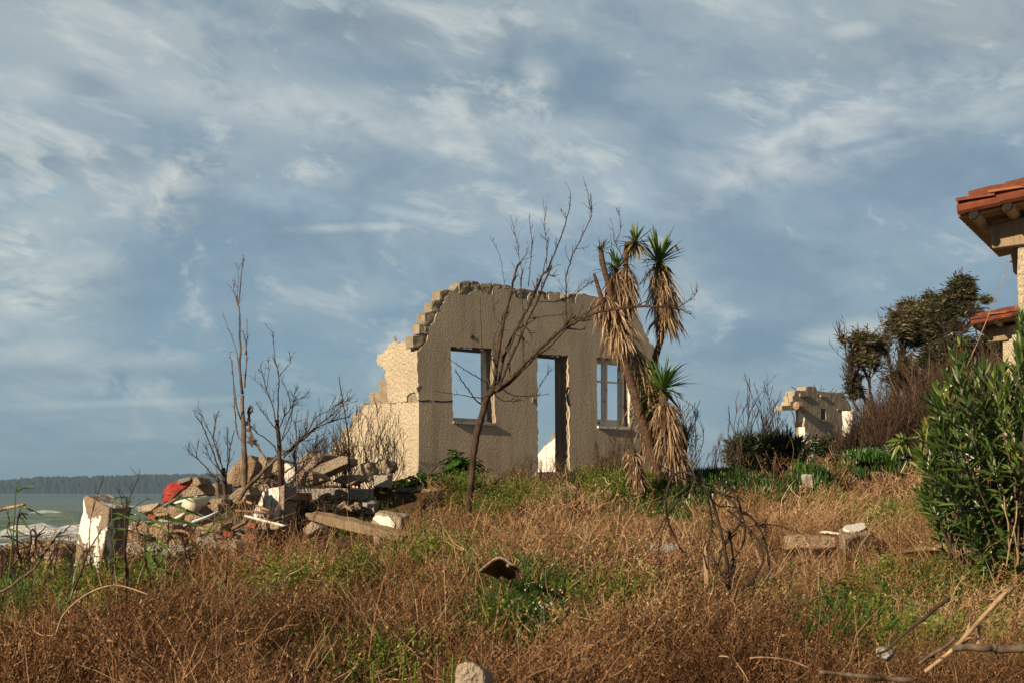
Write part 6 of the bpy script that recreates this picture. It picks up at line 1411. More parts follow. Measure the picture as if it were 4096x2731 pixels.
# --- dry brush
def dry_brush():
    prA = [p_brush(k, 15 + 5 * (k % 2), .30 + .04 * (k % 4), .0034 + .0006 * (k % 3), 3, 4) for k in range(9)]; prB = [p_brush(50 + k, 14, .32 + .04 * (k % 4), .0052, 2, 4) for k in range(8)]; prC = [p_brush(90 + k, 12, .34 + .04 * (k % 4), .0085, 1, 4) for k in range(8)]
    lists = []
    for (y0, y1, n, base, np_) in ((3.9, 9.5, 2300, 0, 9), (9.5, 15.5, 3100, 9, 8), (15.5, 25, 3600, 17, 8), (25, 42, 1300, 17, 8)):
        X, Y = candidates(n, y0, y1, 1.05); g = gmask(X, Y); bb = gmask(X, Y, BARE)
        hol = noise2(X, Y, 1.6, 11) + .5 * noise2(X, Y, 3.9, 5); keep = (rng.rand(n) > .85 * sm(.35, .8, hol) * (1 - gmask(X, Y, [(-.15, 8.3, .7, .7)]))) & (rng.rand(n) > g * .45) & (rng.rand(n) > bb * 1.15) & clear_of(X, Y)
        ys = np.interp(X, [-14, -4.6, -2.2, 2.5, 6, 12, 40], [20.3, 21.3, 29, 33, 50, 75, 110]); keep &= (Y < ys) & ~((X / Y > .165) & (X / Y < .25) & (Y > 26))
        keep &= ~((X > 1.9) & (X < 4.9) & (Y > 21.6) & (Y < 27) & (rng.rand(n) < .85))
        X, Y = X[keep], Y[keep]; lists.append((X, Y, rng.randint(base, base + np_, len(X))))
    X = np.concatenate([l[0] for l in lists]); Y = np.concatenate([l[1] for l in lists]); sel = np.concatenate([l[2] for l in lists]); n = len(X)
    Z = H(X, Y); hgt = 1.0 + .55 * noise2(X, Y, 1.3, 1) + .3 * noise2(X, Y, 3.1, 4)
    mr = np.random.RandomState(12); MC = np.stack([mr.uniform(-10, 12, 900), mr.uniform(3.5, 27, 900)], 1); MR = mr.uniform(.35, .85, 900) * np.interp(MC[:, 1], [4, 10, 24], [.8, 1.0, 1.25]); ok = mr.rand(900) < .5; MC = MC[ok]; MR = MR[ok]
    md = np.zeros(n)
    for (a, b), q in zip(MC, MR): md = np.maximum(md, 1 - ((X - a) ** 2 + (Y - b) ** 2) / q ** 2)
    md = np.clip(md, 0, 1); hgt = hgt * (.36 + 1.1 * md ** .8)
    hgt *= np.interp(Y, [4, 7, 11, 18, 24], [1.0, 1.1, 1.0, .9, .85]) * rng.uniform(.7, 1.2, n)
    # low cover in front of the fallen blocks and along the sandy path
    low = gmask(X, Y, [(gp('J', 930, 480)[0], 12.2, .7, .9), (-1.6, 16.9, 1.4, 1.1), (-2.8, 19.0, 1.0, .8), (1.7, 12.6, 1.6, 1.0), (4.0, 12.0, 1.0, .8), (-4.2, 13.2, .8, .9), (-3.6, 12, 1.2, 1.8)]); low = np.maximum(low, gmask(X, Y, [(2.1, 8.3, .5, .7), (1.6, 12.4, 1.5, .8), (3.9, 11.8, .9, .8), (.7, 23.6, 2.3, .9), (-.6, 21.9, .8, .8)])); hgt *= 1 - .66 * low
    hgt *= 1 + .45 * gmask(X, Y, [(-.15, 8.3, .6, .5)])
    hgt = np.maximum(hgt, .3)
    tone = .10 * (md - .4) + .20 * noise2(X, Y, .8, 2) + .16 * noise2(X, Y, 2.1, 7) + rng.normal(0, .12, n); tone += np.interp(X / Y, [-.36, -.15, .05, .36], [-.20, -.10, .04, .08]) + .08 * np.clip((Y - 14) / 8, -1, 1)  # shadow over the lower left painted in: brush tone darker left and near
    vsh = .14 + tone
    tl = np.stack([.25 + rng.normal(0, .25, n), rng.normal(0, .2, n)], 1)
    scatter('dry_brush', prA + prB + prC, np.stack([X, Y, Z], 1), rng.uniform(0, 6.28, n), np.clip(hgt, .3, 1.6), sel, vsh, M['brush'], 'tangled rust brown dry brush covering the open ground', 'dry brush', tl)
dry_brush()
def patchy(name, protos, patches, per, mt, label, cat, sc0=(.7, 1.3), lean=.1, dens=None, ysc=None):
    xs = []; ys = []
    for (X, Y, rx, ry) in patches:
        n = int(per * rx * ry * 3.14); a = rng.uniform(0, 6.28, n); q = rng.rand(n) ** .6; xs.append(X + rx * q * np.cos(a)); ys.append(Y + ry * q * np.sin(a))
    X = np.concatenate(xs); Y = np.concatenate(ys); k = clear_of(X, Y) | (Y < 15); X = X[k]; Y = Y[k]; n = len(X)
    return scatter(name, protos, np.stack([X, Y, H(X, Y)], 1), rng.uniform(0, 6.28, n), rng.uniform(sc0[0], sc0[1], n), rng.randint(0, len(protos), n), rng.normal(.14, .12, n), mt, label, cat, np.stack([lean + rng.normal(0, .12, n), rng.normal(0, .1, n)], 1))
patchy('green_weeds', [p_weed(k, 18, .24, .0075, .021, 16) for k in range(6)], GREENS[:nweed], 32, M['weed'], 'light green leafy weeds growing in patches through the dry brush', 'weeds', (.9, 1.8))
patchy('green_grass', [p_grass(k, 70, .36, .008) for k in range(5)], GREENS[nweed:nweed + 5], 60, M['grass'], 'lush green grass tufts in the middle foreground', 'grass', (.8, 1.4))
patchy('blue_grass', [p_grass(20 + k, 80, .36, .006, (.7, 0), .35) for k in range(5)], GREENS[nweed + 5:], 40, M['bluegrass'], 'wind combed pale blue green grass around the white painted block', 'grass', (.8, 1.3), .4)
X, Y = candidates(1500, 4.5, 22); k = clear_of(X, Y) & (gmask(X, Y, BARE) < .4) & (noise2(X, Y, 1.3, 9) > -.15); X, Y = X[k], Y[k]; n = len(X)
scatter('sparse_weeds', [p_weed(40 + k, 6, .26, .010, .028, 9) for k in range(5)], np.stack([X, Y, H(X, Y)], 1), rng.uniform(0, 6.28, n), rng.uniform(.7, 1.5, n), rng.randint(0, 5, n), rng.normal(.0, .1, n), M['weed'], 'scattered olive green weed stems among the dry brush', 'weeds', np.zeros((n, 2)))
X, Y = candidates(420, 4.2, 17); k = noise2(X, Y, .9, 3) > -.2; X, Y = X[k], Y[k]; n = len(X)
scatter('dry_grass', [p_grass(60 + k, 22, .48, .0035, (.15, 0), .5) for k in range(5)], np.stack([X, Y, H(X, Y)], 1), rng.uniform(0, 6.28, n), rng.uniform(.7, 1.5, n), rng.randint(0, 5, n), rng.normal(.28, .14, n), M['brush'], 'pale dry grass stalks standing above the brush', 'dry grass', np.zeros((n, 2)))
icep = [(gp('I', 1700, 220)[0], gp('I', 1700, 220)[1])]
ice = [(2.6, 23.2, .9, 1.3), (3.7, 23.4, 1.0, 1.3), (3.4, 25.6, 1.0, .8), (1.9, 25.2, .7, 1.0)]
patchy('ice_plant', [p_ice(k) for k in range(5)], ice, 34, M['iceplant'], 'carpet of glossy dark green ice plant right of the yuccas', 'ice plant', (.8, 1.4), 0)
def clump_thing(name, label, cat, protos, c, rx, ry, n, mt, sc_=(.8, 1.4), rise=.0, group=None, vm=.15):
    t = thing(name, label, cat, (c[0], c[1], float(H(c[0], c[1]))), group); a = rng.uniform(0, 6.28, n); q = rng.rand(n) ** .5; X = c[0] + rx * q * np.cos(a); Y = c[1] + ry * q * np.sin(a)
    scatter('foliage', protos, np.stack([X, Y, H(X, Y) + rise * (1 - q ** 2)], 1), rng.uniform(0, 6.28, n), rng.uniform(sc_[0], sc_[1], n), rng.randint(0, len(protos), n), rng.normal(vm, .1, n), mt, None, None, None, t); return t
clump_thing('ice_plant_mound', 'bright green ice plant mound behind the grey post stub', 'ice plant', [p_ice(80 + k, 50, .18, .016) for k in range(4)], (4.95, 23.6), .36, .35, 30, M['iceplant'], (.8, 1.2), .42, None, .25)
clump_thing('ice_plant_mound', 'bright green ice plant mound spilling over the low garden wall', 'ice plant', [p_ice(90 + k, 50, .18, .016) for k in range(4)], (6.15, 24.6), .5, .3, 34, M['iceplant'], (.8, 1.2), .42, None, .25)
clump_thing('broadleaf_plant', 'large bright green leafy plant at the foot of the house front wall', 'plant', [p_broad(k, 13, .22, .13) for k in range(4)], (-1.25, 23.4), .62, .35, 26, M['broadleaf'], (.9, 1.5), .12, None, .25)
clump_thing('broadleaf_plant', 'taller dark lobed plant against the front wall right of the bright leafy plant', 'plant', [p_broad(5 + k, 12, .24, .14) for k in range(3)], (-.85, 23.75), .22, .2, 14, M['broadleaf'], (.9, 1.4), .42, None, -.15)
clump_thing('broadleaf_plant', 'broad leaved green plant between the two fallen sticks at lower right', 'plant', [p_broad(10 + k, 10, .15, .09) for k in range(4)], gp('J', 1450, 1000)[:2], .6, .6, 26, M['broadleaf'], (.7, 1.3), .1, None, .0)
clump_thing('broadleaf_plant', 'low broad leaved plant at the bottom right edge', 'plant', [p_broad(20 + k, 10, .10, .07) for k in range(4)], gp('J', 2000, 1530)[:2], .4, .3, 18, M['broadleaf'], (.6, 1.1), .02, None, .1)
clump_thing('broadleaf_plant', 'two round green leaves at the bottom edge right of centre', 'plant', [p_broad(30, 4, .12, .11)], gp('I', 1010, 1555)[:2], .12, .05, 3, M['broadleaf'], (.7, .9), .22, None, .1)
clump_thing('dark_shrub', 'low dark shrubs hiding the foot of the far ruin', 'shrub', [p_weed(220 + k, 22, .5, .03, .10, 16, .6) for k in range(4)], (9.35, 40.5), .75, .5, 46, M['darkleaf'], (.9, 1.45), 0, None, .1)
clump_thing('ivy_clump', 'dark leafy clump among twigs by the house corner', 'plant', [p_broad(40 + k, 12, .10, .07) for k in range(3)], (-1.75, 23.3), .35, .3, 20, M['broadleaf'], (.7, 1.1), .1, None, -.1)
for k, (z, x, y, h_, lab) in enumerate((('H', 1300, 1210, .34, 'tallest spire of pale green leaves at the bottom of the view'), ('H', 1035, 1400, .2, 'short pale green spire left of the tallest one'), ('H', 1395, 1380, .22, 'pale green spire just right of the tallest one'), ('H', 1715, 1310, .3, 'pale green spire left of the rounded stone'), ('H', 1825, 1330, .3, 'pale green spire leaning over the rounded stone'), ('H', 1640, 1430, .2, 'short pale green spire between the stone and the tall spire'))):
    Y_ = 5.3; c = V(z, x, y, Y_); g0 = float(H(c.x, Y_)); t = thing('spire_weed', lab, 'weed', (c.x, Y_, g0), 'pale green spire weeds at the bottom edge'); r = random.Random(k); mb = MB(k); P = [Vector((c.x + .01 * math.sin(j), Y_, g0 + (c.z - g0) * j / 8)) for j in range(9)]; mb.tube(P, .004, 5); mb.build('stem', M['weed'], t)
    ml = MB(k)
    for i in range(230):
        u = r.uniform(.0, 1); p = P[0].lerp(P[-1], u); az = r.uniform(0, 6.28); q = Vector((math.cos(az), math.sin(az), .25)); l = .034 * (1.15 - .75 * u) * r.uniform(.6, 1.2) + .006; ml.blade([p, p + q * l * .5, p + q * l - UP * .004], .012, UP, r.uniform(.55, 1), .15, lambda u_: [.5, 1, .1][int(round(u_ * 2))])
    ml.build('leaves', M['weed'], t)
# small pale flowers
mb = MB(6); r = random.Random(8)
for (z, x, y, n_, sx, sy) in (('J', 1950, 650, 14, 200, 60), ('J', 1500, 760, 10, 150, 40), ('F', 250, 900, 22, 200, 110), ('I', 450, 1400, 16, 300, 80), ('H', 1580, 430, 10, 120, 60), ('J', 1500, 100, 18, 250, 100), ('J', 2150, 740, 6, 60, 60), ('F', 450, 820, 8, 60, 40)):
    for _ in range(n_):
        X, Y, Z = gp(z, x + r.gauss(0, sx / 2), y + r.gauss(0, sy / 2)); c = Vector((X, Y - .25, Z + r.uniform(.28, .40)))
        for k in range(4):
            a = k * 1.57 + r.random(); q = Vector((math.cos(a), -.4, math.sin(a))) * .006; mb.blade([c, c + q * .6, c + q], .005, Vector((0, -1, .2)), r.random(), 0, lambda u: [.4, 1, .6][int(round(u * 2))])
tag(mb.build('wild_flowers', M['flower']), 'tiny pale lilac and white wild flowers sprinkled over the green weeds', 'flowers', None, 'stuff')
# brown thicket on the right, behind the low wall
def brambles():
    r = np.random.RandomState(3); prs = []
    for k in range(5):
        R_ = random.Random(k); P = Proto()
        for i in range(26):
            az = R_.uniform(0, 6.28); e = R_.random() * .3; d = nrm(np.array([math.cos(az) * e, math.sin(az) * e, 1.])); L = R_.uniform(.5, 1.25); p = np.array([R_.gauss(0, .12), R_.gauss(0, .12), 0.]); pts = [p]; va = R_.random()
            for j in range(6): d = nrm(d + np.array([R_.gauss(0, .12), R_.gauss(0, .12), .05])); p = p + d * L / 6; pts.append(p)
            P.strip(pts, .014, va, R_)
            for _ in range(5):
                j = R_.randint(2, 6); q = nrm(d + np.array([R_.gauss(0, .5), R_.gauss(0, .5), R_.gauss(0, .3)])); l = R_.uniform(.1, .4); P.strip([pts[j], pts[j] + q * l * .5, pts[j] + q * l + np.array([.02, 0, .03])], .009, R_.random(), R_)
        prs.append(P.arr())
    n = 900; X = r.uniform(6.1, 15.5, n); Y = r.uniform(27.5, 33.5, n); k = X / Y > .235; X, Y = X[k], Y[k]; n = len(X)
    top = np.interp(X / Y, [.235, .25, .29, .33, .38, .5], [.8, 1.25, 1.75, 2.0, 2.1, 2.1]) * r.uniform(.75, 1.1, n)
    scatter('bramble_thicket', prs, np.stack([X, Y, H(X, Y) - .05], 1), r.uniform(0, 6.28, n), top, r.randint(0, 5, n), r.normal(.1, .12, n), M['bramble'], 'dense thicket of brown leafless canes under the wind bent trees', 'thicket', np.stack([.08 + r.normal(0, .1, n), r.normal(0, .1, n)], 1))
    n = 380; X = r.uniform(5.4, 8.6, n); Y = r.uniform(25.5, 29.5, n); k = (X / Y > .195) & (X / Y < .29); X, Y = X[k], Y[k]; n = len(X)
    scatter('dark_undergrowth', [p_weed(200 + k, 16, .42, .03, .10, 12, .7) for k in range(4)], np.stack([X, Y, H(X, Y)], 1), r.uniform(0, 6.28, n), r.uniform(.5, 1.0, n) * np.interp(X / Y, [.2, .225, .232, .29], [.6, .6, 1.35, 1.5]), r.randint(0, 4, n), r.normal(.1, .15, n), M['darkleaf'], 'dark leafy undergrowth in front of the far ruin', 'undergrowth', np.zeros((n, 2)))
brambles()
# ------------------------------------------------------------------ foreground: looping dead vine, reeds, sticks
def limb_thing(name, label, cat, z, limbs, Y, mt, seed, spur=.0, pname='stem', rk=1.):
    r = random.Random(seed); c = V(z, *limbs[0][0][0][:2], Y); c.z = float(H(c.x, c.y)); t = thing(name, label, cat, tuple(c))
    for (pts, r0, r1, dy) in limbs:
        n = len(pts); P = smooth_path([V(z, p[0], p[1], Y + dy * math.sin(math.pi * i / max(1, n - 1)) + .02 * r.gauss(0, 1)) for i, p in enumerate(pts)], 6); m = len(P); mb = MB(seed)
        mb.tube(P, [rk * (r0 + (r1 - r0) * i / (m - 1)) * (1 + .08 * math.sin(i * 1.3)) for i in range(m)], 7)
        if spur: twigs(mb, P, r1, r, int(n * spur), .03, .14, r1 * .7, .2, int(n * spur), 0)
        mb.build(pname, M[mt], t, True)
    return t
limb_thing('looping_vine', 'dead vine with arching blackened stems looping back to the ground', 'dead vine', 'I', [
    ([(1610, 1010), (1625, 900), (1620, 780), (1605, 640), (1570, 480), (1530, 330), (1480, 200), (1440, 150), (1370, 85), (1290, 62), (1230, 100), (1195, 180), (1180, 280), (1190, 380), (1220, 480), (1260, 560), (1300, 640)], .017, .008, -.15),
    ([(1440, 160), (1380, 130), (1290, 105), (1240, 70), (1180, 40), (1140, 10)], .009, .004, .05),
    ([(1450, 160), (1520, 145), (1580, 150), (1650, 200), (1700, 280), (1715, 360), (1700, 440), (1660, 490), (1620, 520)], .013, .010, -.1),
    ([(1430, 180), (1340, 210), (1250, 290), (1190, 370), (1150, 440), (1100, 520)], .010, .005, .2),
    ([(1470, 210), (1560, 210), (1640, 260), (1700, 340), (1740, 430), (1740, 540), (1700, 640), (1640, 700)], .011, .009, -.2),
    ([(1480, 250), (1500, 340), (1510, 440), (1490, 540), (1470, 620)], .010, .009, .1),
    ([(1700, 350), (1780, 380), (1850, 470), (1890, 570), (1910, 680), (1915, 780), (1890, 900), (1870, 1000)], .010, .008, .1),
    ([(1620, 330), (1700, 400), (1800, 500), (1860, 600), (1870, 700), (1820, 800), (1760, 870), (1680, 920), (1630, 900)], .011, .011, -.2),
    ([(1470, 1080), (1470, 960), (1480, 880), (1530, 780), (1560, 700), (1590, 600), (1640, 540)], .010, .008, -.1),
    ([(1640, 900), (1640, 800), (1660, 700), (1650, 600), (1630, 500)], .013, .010, .2),
    ([(1710, 440), (1760, 455), (1860, 440), (1958, 442), (2060, 470), (2180, 520)], .006, .004, .3),
    ([(1830, 440), (1880, 470), (1890, 520)], .004, .003, 0),
    ([(1500, 250), (1560, 310), (1640, 310), (1740, 350), (1830, 420), (1885, 460), (1890, 400)], .006, .004, .2),
    ([(1430, 130), (1445, 110), (1435, 85)], .006, .003, 0),
    ([(1190, 380), (1160, 480), (1130, 600), (1135, 700), (1140, 800)], .005, .003, .1),
    ([(1480, 880), (1540, 860), (1580, 900), (1590, 960)], .009, .006, 0),
    ([(1560, 640), (1620, 560), (1680, 500)], .010, .008, 0),
    ([(1500, 620), (1540, 720), (1600, 830), (1620, 900)], .009, .008, -.1)], 9.0, 'char', 301, .8, rk=.68)
limb_thing('dead_stake', 'thin bleached dead stake standing in the left side of the looping vine', 'stake', 'I', [([(1478, 1100), (1475, 900), (1470, 760), (1465, 660), (1462, 590), (1470, 560)], .020, .015, 0)], 9.2, 'bleached', 302)
limb_thing('burnt_stick', 'forked burnt stick poking up by the end of the broken beam', 'stick', 'H', [([(1100, 690), (1150, 600), (1195, 500), (1260, 410), (1320, 330), (1352, 292)], .022, .012, 0), ([(1195, 500), (1165, 490)], .012, .01, 0), ([(1255, 400), (1240, 335)], .008, .005, 0)], 13.0, 'char', 303)
limb_thing('fallen_stick', 'long peeling pale stick slanting up at lower right', 'stick', 'J', [([(1500, 1470), (1640, 1360), (1760, 1260), (1880, 1130), (1980, 1020), (2080, 910), (2160, 830), (2255, 745)], .013, .017, 0), ([(2130, 850), (2100, 850), (2085, 840)], .006, .004, 0), ([(1960, 1230), (1955, 1150), (1965, 1080)], .012, .012, .1)], 5.6, 'bleached', 304, .4, rk=0.62)
limb_thing('fallen_stick', 'dark thin stick slanting up left of the peeling pale stick', 'stick', 'J', [([(1080, 1320), (1180, 1280), (1270, 1190), (1400, 1080), (1520, 990), (1620, 900), (1700, 850)], .007, .011, 0)], 5.9, 'bark', 305, rk=0.8)
limb_thing('fallen_stick', 'grey stick lying under the peeling pale stick', 'stick', 'J', [([(1450, 1400), (1560, 1320), (1680, 1250), (1760, 1180)], .010, .010, 0), ([(1460, 1345), (1560, 1345), (1660, 1350)], .007, .005, 0)], 5.5, 'bark_pale', 306, rk=0.7)
limb_thing('fallen_log', 'weathered log lying at the right bottom edge', 'log', 'J', [([(1740, 1275), (1800, 1262), (1900, 1256), (2000, 1268), (2080, 1262), (2150, 1275), (2400, 1262)], .036, .046, 0), ([(1900, 1262), (1930, 1200), (1950, 1150)], .014, .008, .05), ([(2080, 1268), (2120, 1330), (2150, 1400)], .014, .008, .05)], 5.4, 'bark_pale', 307, pname='trunk', rk=0.36)
limb_thing('fallen_log', 'pale half buried log along the bottom edge right of centre', 'log', 'J', [([(600, 1470), (800, 1490), (1000, 1510), (1200, 1530), (1400, 1540)], .02, .03, 0)], 5.15, 'bark_pale', 308, pname='trunk', rk=0.36)
limb_thing('arched_twig', 'pale smooth twig arching over the green weeds at lower left', 'twig', 'F', [([(380, 1230), (420, 1120), (500, 1030), (600, 960), (700, 920), (800, 910), (900, 935), (1000, 970), (1080, 980), (1165, 982)], .008, .005, -.1)], 6.6, 'bleached', 309, rk=0.55)
limb_thing('arched_twig', 'orange arched twig near the bottom right of centre', 'twig', 'J', [([(0, 1352), (100, 1345), (250, 1355), (380, 1385), (500, 1430)], .006, .003, 0)], 5.4, 'bleached', 310, rk=0.55)
limb_thing('arched_twig', 'orange twig curling down left of the lower right green plants', 'twig', 'I', [([(1560, 1375), (1620, 1380), (1680, 1420), (1740, 1500), (1770, 1560)], .005, .004, 0)], 5.3, 'bleached', 311, rk=0.55)
limb_thing('dead_branch', 'long pale branch sweeping up from the lower left edge', 'branch', 'M', [([(-40, 1490), (80, 1440), (230, 1330), (340, 1250), (420, 1150), (480, 1040), (560, 940), (600, 880), (660, 855), (697, 812)], .013, .008, 0), ([(600, 1000), (560, 960), (540, 990)], .004, .003, 0)], 7.6, 'bark_pale', 312, .5, rk=0.55)
limb_thing('dead_branch', 'thin branch crossing in front of the tilted painted slab', 'branch', 'M', [([(720, 1560), (800, 1380), (860, 1240), (910, 1080), (980, 960), (1045, 860)], .012, .006, 0), ([(860, 1120), (880, 1060), (930, 1030), (975, 1000)], .010, .008, 0)], 7.4, 'bark', 313, .6, rk=0.55)
limb_thing('broken_stick', 'pale snapped stick entering from the left edge', 'stick', 'M', [([(-60, 650), (0, 625), (80, 600), (160, 585), (230, 570), (262, 565)], .014, .012, 0), ([(82, 620), (78, 575)], .006, .004, 0), ([(240, 570), (236, 542)], .006, .004, 0)], 7.2, 'bleached', 314, rk=0.55)
limb_thing('hooked_branch', 'dead hooked branch drooping before the shore rocks', 'dead stem', 'M', [([(420, 1120), (380, 1060), (370, 960), (378, 880), (345, 828), (320, 850), (325, 920), (318, 985), (295, 1015)], .011, .009, 0), ([(220, 1140), (190, 1060), (180, 940), (178, 800), (195, 690), (225, 660), (285, 665)], .010, .008, 0), ([(225, 1160), (150, 1010), (120, 880), (80, 790)], .007, .004, 0), ([(150, 1080), (135, 960), (75, 840), (95, 740), (80, 660)], .006, .003, 0)], 7.5, 'char', 315, .6, rk=0.55)
limb_thing('tall_twig', 'tall dark twig standing left of the tilted painted slab top', 'twig', 'M', [([(960, 1250), (935, 1000), (940, 800), (965, 650), (1010, 500), (1050, 370), (1082, 265)], .006, .003, 0)], 7.8, 'twig', 316, .8, rk=0.55)
limb_thing('tall_twig', 'tall dark twig rising right of the tilted painted slab', 'twig', 'M', [([(1310, 1560), (1320, 1300), (1300, 1000), (1310, 760), (1330, 600), (1380, 430), (1430, 320), (1463, 197)], .010, .003, 0), ([(1310, 760), (1290, 600), (1260, 480), (1240, 400)], .006, .002, 0), ([(1320, 640), (1450, 560), (1560, 500)], .005, .002, 0), ([(1330, 600), (1330, 480)], .005, .003, 0)], 7.9, 'twig', 317, 1.2, rk=0.55)
limb_thing('tall_twig', 'dark branching twigs amid the reeds', 'twig', 'Q', [([(340, 1560), (350, 1350), (320, 1150), (330, 900), (310, 700), (330, 520)], .012, .005, 0), ([(640, 1560), (600, 1350), (560, 1150), (570, 950), (460, 840), (500, 700)], .010, .004, .1), ([(870, 1200), (850, 1000), (860, 800), (850, 640)], .008, .004, .1), ([(1090, 1200), (1040, 1000), (1020, 940)], .009, .007, 0), ([(150, 1400), (160, 1100), (145, 800)], .008, .005, 0)], 8.0, 'twig', 318, 1.5, rk=0.55)
limb_thing('tall_twig', 'long dark twig slanting down right of the reeds', 'twig', 'Q', [([(1690, 1090), (1800, 1140), (1950, 1220), (2150, 1310)], .007, .004, 0), ([(1960, 1060), (2040, 920), (2130, 760), (2195, 660)], .006, .004, 0), ([(1580, 1500), (1590, 1300), (1612, 1090)], .009, .007, 0)], 8.6, 'twig', 319, .6, rk=0.55)
# reeds
def reed(label, z, stem_, leaves, Y, seed):
    r = random.Random(seed); P = smooth_path([V(z, x, y, Y) for x, y in stem_], 5); t = thing('reed', label, 'reed', tuple(P[0])); mb = MB(); mb.tube(P, [.004 * (1 - .6 * i / (len(P) - 1)) for i in range(len(P))], 6, .6); mb.build('stem', M['reed'], t)
    for pts, w in leaves:
        n = len(pts); Q = smooth_path([V(z, x, y, Y + .12 * (i / n) * r.choice([-1, 1])) for i, (x, y) in enumerate(pts)], 6); m = len(Q); mb = MB()
        mb.blade(Q, w * .7, Vector((r.uniform(-.4, .4), -.75, r.uniform(.3, .9))), [v for i in range(m) for v in [min(1, r.uniform(.0, .55) * .5 + .3 + (.4 * max(0, i / m - .6) * 2.2))] * 3], .25, lambda u: min(1, .4 + 3 * u) * (1 - u ** 3) + .02)
        mb.build('leaf', M['reed'], t)
reed('tall green reed at the far left edge with leaves blown right', 'M', [(90, 1330), (115, 1100), (140, 850), (155, 650), (160, 480), (175, 380), (225, 275)], [([(160, 490), (190, 440), (240, 400), (300, 400), (400, 405)], .018), ([(165, 440), (200, 400), (260, 375), (380, 370)], .014), ([(190, 600), (280, 605), (360, 640), (450, 680)], .018), ([(185, 695), (230, 710), (280, 790), (340, 850)], .020), ([(60, 810), (150, 840), (260, 880), (310, 900)], .018), ([(0, 895), (100, 910), (200, 960), (320, 1015)], .024), ([(0, 980), (50, 1020), (120, 1070)], .020), ([(60, 740), (130, 745), (190, 765)], .014), ([(0, 870), (50, 760), (110, 680), (160, 620)], .008)], 6.9, 401)
reed('middle reed whose long leaves sweep right before the rubble heap', 'Q', [(215, 1500), (190, 1200), (165, 950), (145, 700), (150, 560), (180, 420)], [([(150, 500), (190, 450), (260, 432), (340, 438), (460, 445)], .022), ([(150, 598), (230, 640), (350, 690), (460, 740), (560, 810)], .026), ([(150, 640), (250, 630), (400, 640), (540, 680)], .012), ([(150, 720), (210, 695), (280, 680)], .016), ([(140, 835), (230, 832), (320, 838), (420, 870), (540, 920)], .024), ([(155, 970), (220, 960), (290, 962)], .012), ([(330, 640), (450, 650), (560, 620), (740, 615)], .014)], 7.3, 402)
reed('densest reed cluster crossing the rubble heap', 'Q', [(560, 1450), (620, 1250), (700, 1000), (780, 760), (850, 560), (940, 360)], [([(940, 405), (1020, 430), (1120, 470), (1230, 520)], .022), ([(860, 505), (960, 540), (1080, 590), (1200, 640), (1290, 680)], .028), ([(790, 700), (900, 715), (1040, 740), (1180, 775), (1430, 820)], .040), ([(550, 715), (680, 730), (800, 770), (960, 830)], .030), ([(540, 910), (640, 940), (740, 1000), (830, 1060), (900, 1130)], .034), ([(540, 790), (700, 800), (860, 850)], .016), ([(900, 440), (1040, 432), (1200, 435), (1460, 420)], .012), ([(960, 610), (1080, 620), (1220, 660)], .016), ([(500, 630), (620, 610), (740, 620), (860, 600)], .014), ([(770, 870), (860, 900), (940, 980), (990, 1010)], .022), ([(560, 1010), (640, 1040), (720, 1010), (830, 980)], .016)], 7.8, 403)
reed('lower reed tuft with broad drooping leaves above the brush', 'Q', [(700, 1560), (640, 1350), (600, 1200), (590, 1100)], [([(600, 1200), (580, 1100), (600, 1040), (640, 1030)], .05), ([(610, 1300), (720, 1320), (820, 1360), (900, 1420)], .028), ([(680, 1300), (780, 1290), (880, 1280)], .022), ([(700, 1170), (760, 1220), (860, 1250)], .026), ([(740, 1160), (850, 1180), (960, 1240)], .022), ([(130, 1230), (200, 1190), (290, 1180)], .03), ([(620, 1150), (640, 1230), (700, 1280)], .04), ([(210, 1300), (240, 1380), (280, 1440)], .04), ([(390, 1480), (420, 1430), (450, 1410)], .03), ([(720, 1080), (760, 1160), (740, 1260)], .03)], 7.7, 404)
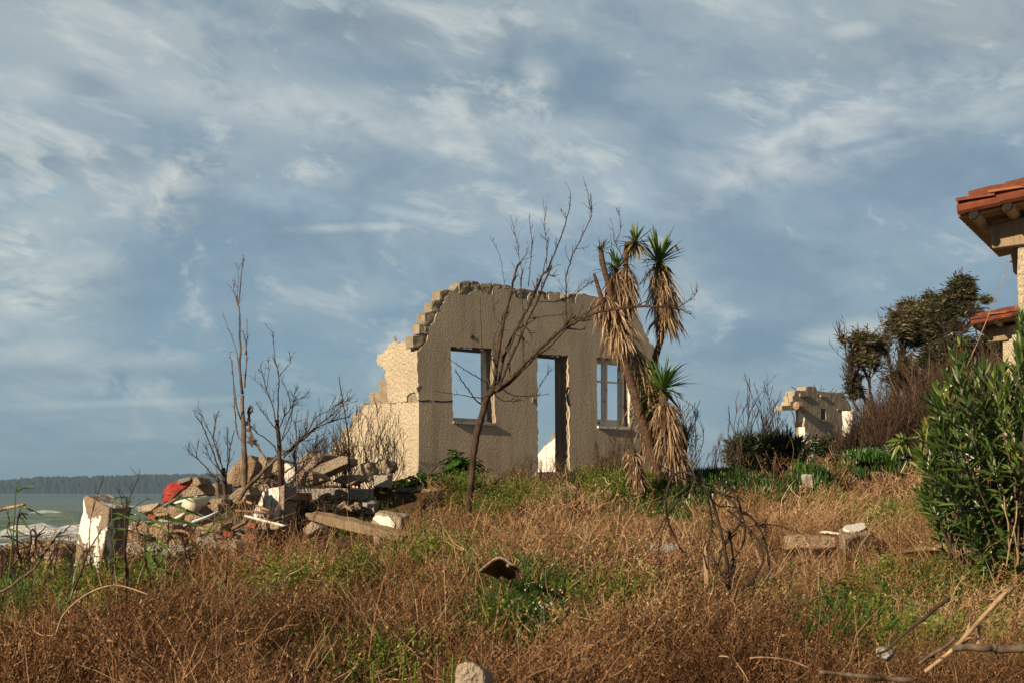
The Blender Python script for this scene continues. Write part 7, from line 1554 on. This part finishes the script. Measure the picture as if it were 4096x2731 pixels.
reed('slanting dry reed stems right of the reed cluster', 'Q', [(1080, 1240), (1180, 1100), (1290, 950), (1400, 810), (1450, 720), (1530, 640)], [([(1440, 700), (1520, 640), (1600, 610), (1720, 640)], .012), ([(1300, 900), (1400, 870), (1550, 840)], .014), ([(1000, 1200), (900, 1120), (800, 1050)], .010)], 8.0, 405)
reed('thin reed leaning across the lower left', 'F', [(380, 1230), (430, 1100), (480, 950), (520, 800), (545, 700)], [([(430, 1080), (480, 960), (500, 830), (545, 720)], .012), ([(400, 1100), (390, 1000), (430, 900)], .014)], 6.8, 406)
reed('dead straw reeds heaped beneath the stubby trunk', 'Q', [(1380, 800), (1440, 700), (1520, 650)], [([(1420, 760), (1520, 680), (1640, 640), (1760, 700)], .02), ([(1400, 840), (1500, 740), (1640, 700), (1720, 760)], .02), ([(1500, 700), (1600, 600), (1700, 600), (1760, 660)], .016), ([(1300, 900), (1420, 780), (1500, 740), (1600, 800)], .02)], 16.2, 407)
r = random.Random(31)
limb_thing('dry_scrub', 'leafless dark scrub before the shore rocks at far left', 'scrub', 'M', [([(x, 1330), (x + r.uniform(-40, 40), 1220), (x + r.uniform(-70, 70), 1110), (x + r.uniform(-110, 110), r.uniform(950, 1060))], .006, .003, .1) for x in [r.uniform(0, 760) for _ in range(26)]], 8.2, 'twig', 320, 1.6, rk=0.55)

# ------------------------------------------------------------------ the air
def haze():
    x0, x1, y0, y1, z0, z1 = -7000, 7000, -60, 31000, -4, 130
    mb = MB(); mb.box(((x0 + x1) / 2, (y0 + y1) / 2, (z0 + z1) / 2), ((x1 - x0) / 2, 0, 0), (0, (y1 - y0) / 2, 0), (0, 0, (z1 - z0) / 2))
    def f(w, out):
        v = w.new('ShaderNodeVolumePrincipled'); v.inputs['Color'].default_value = (.38, .57, .80, 1); v.inputs['Density'].default_value = 7.5e-5; v.inputs['Anisotropy'].default_value = 0.0
        w.l.new(v.outputs[0], out.inputs['Volume'])
    tag(mb.build('haze', mat('haze', f)), 'thin sea haze paling the far hills', 'haze', None, 'stuff')
haze()
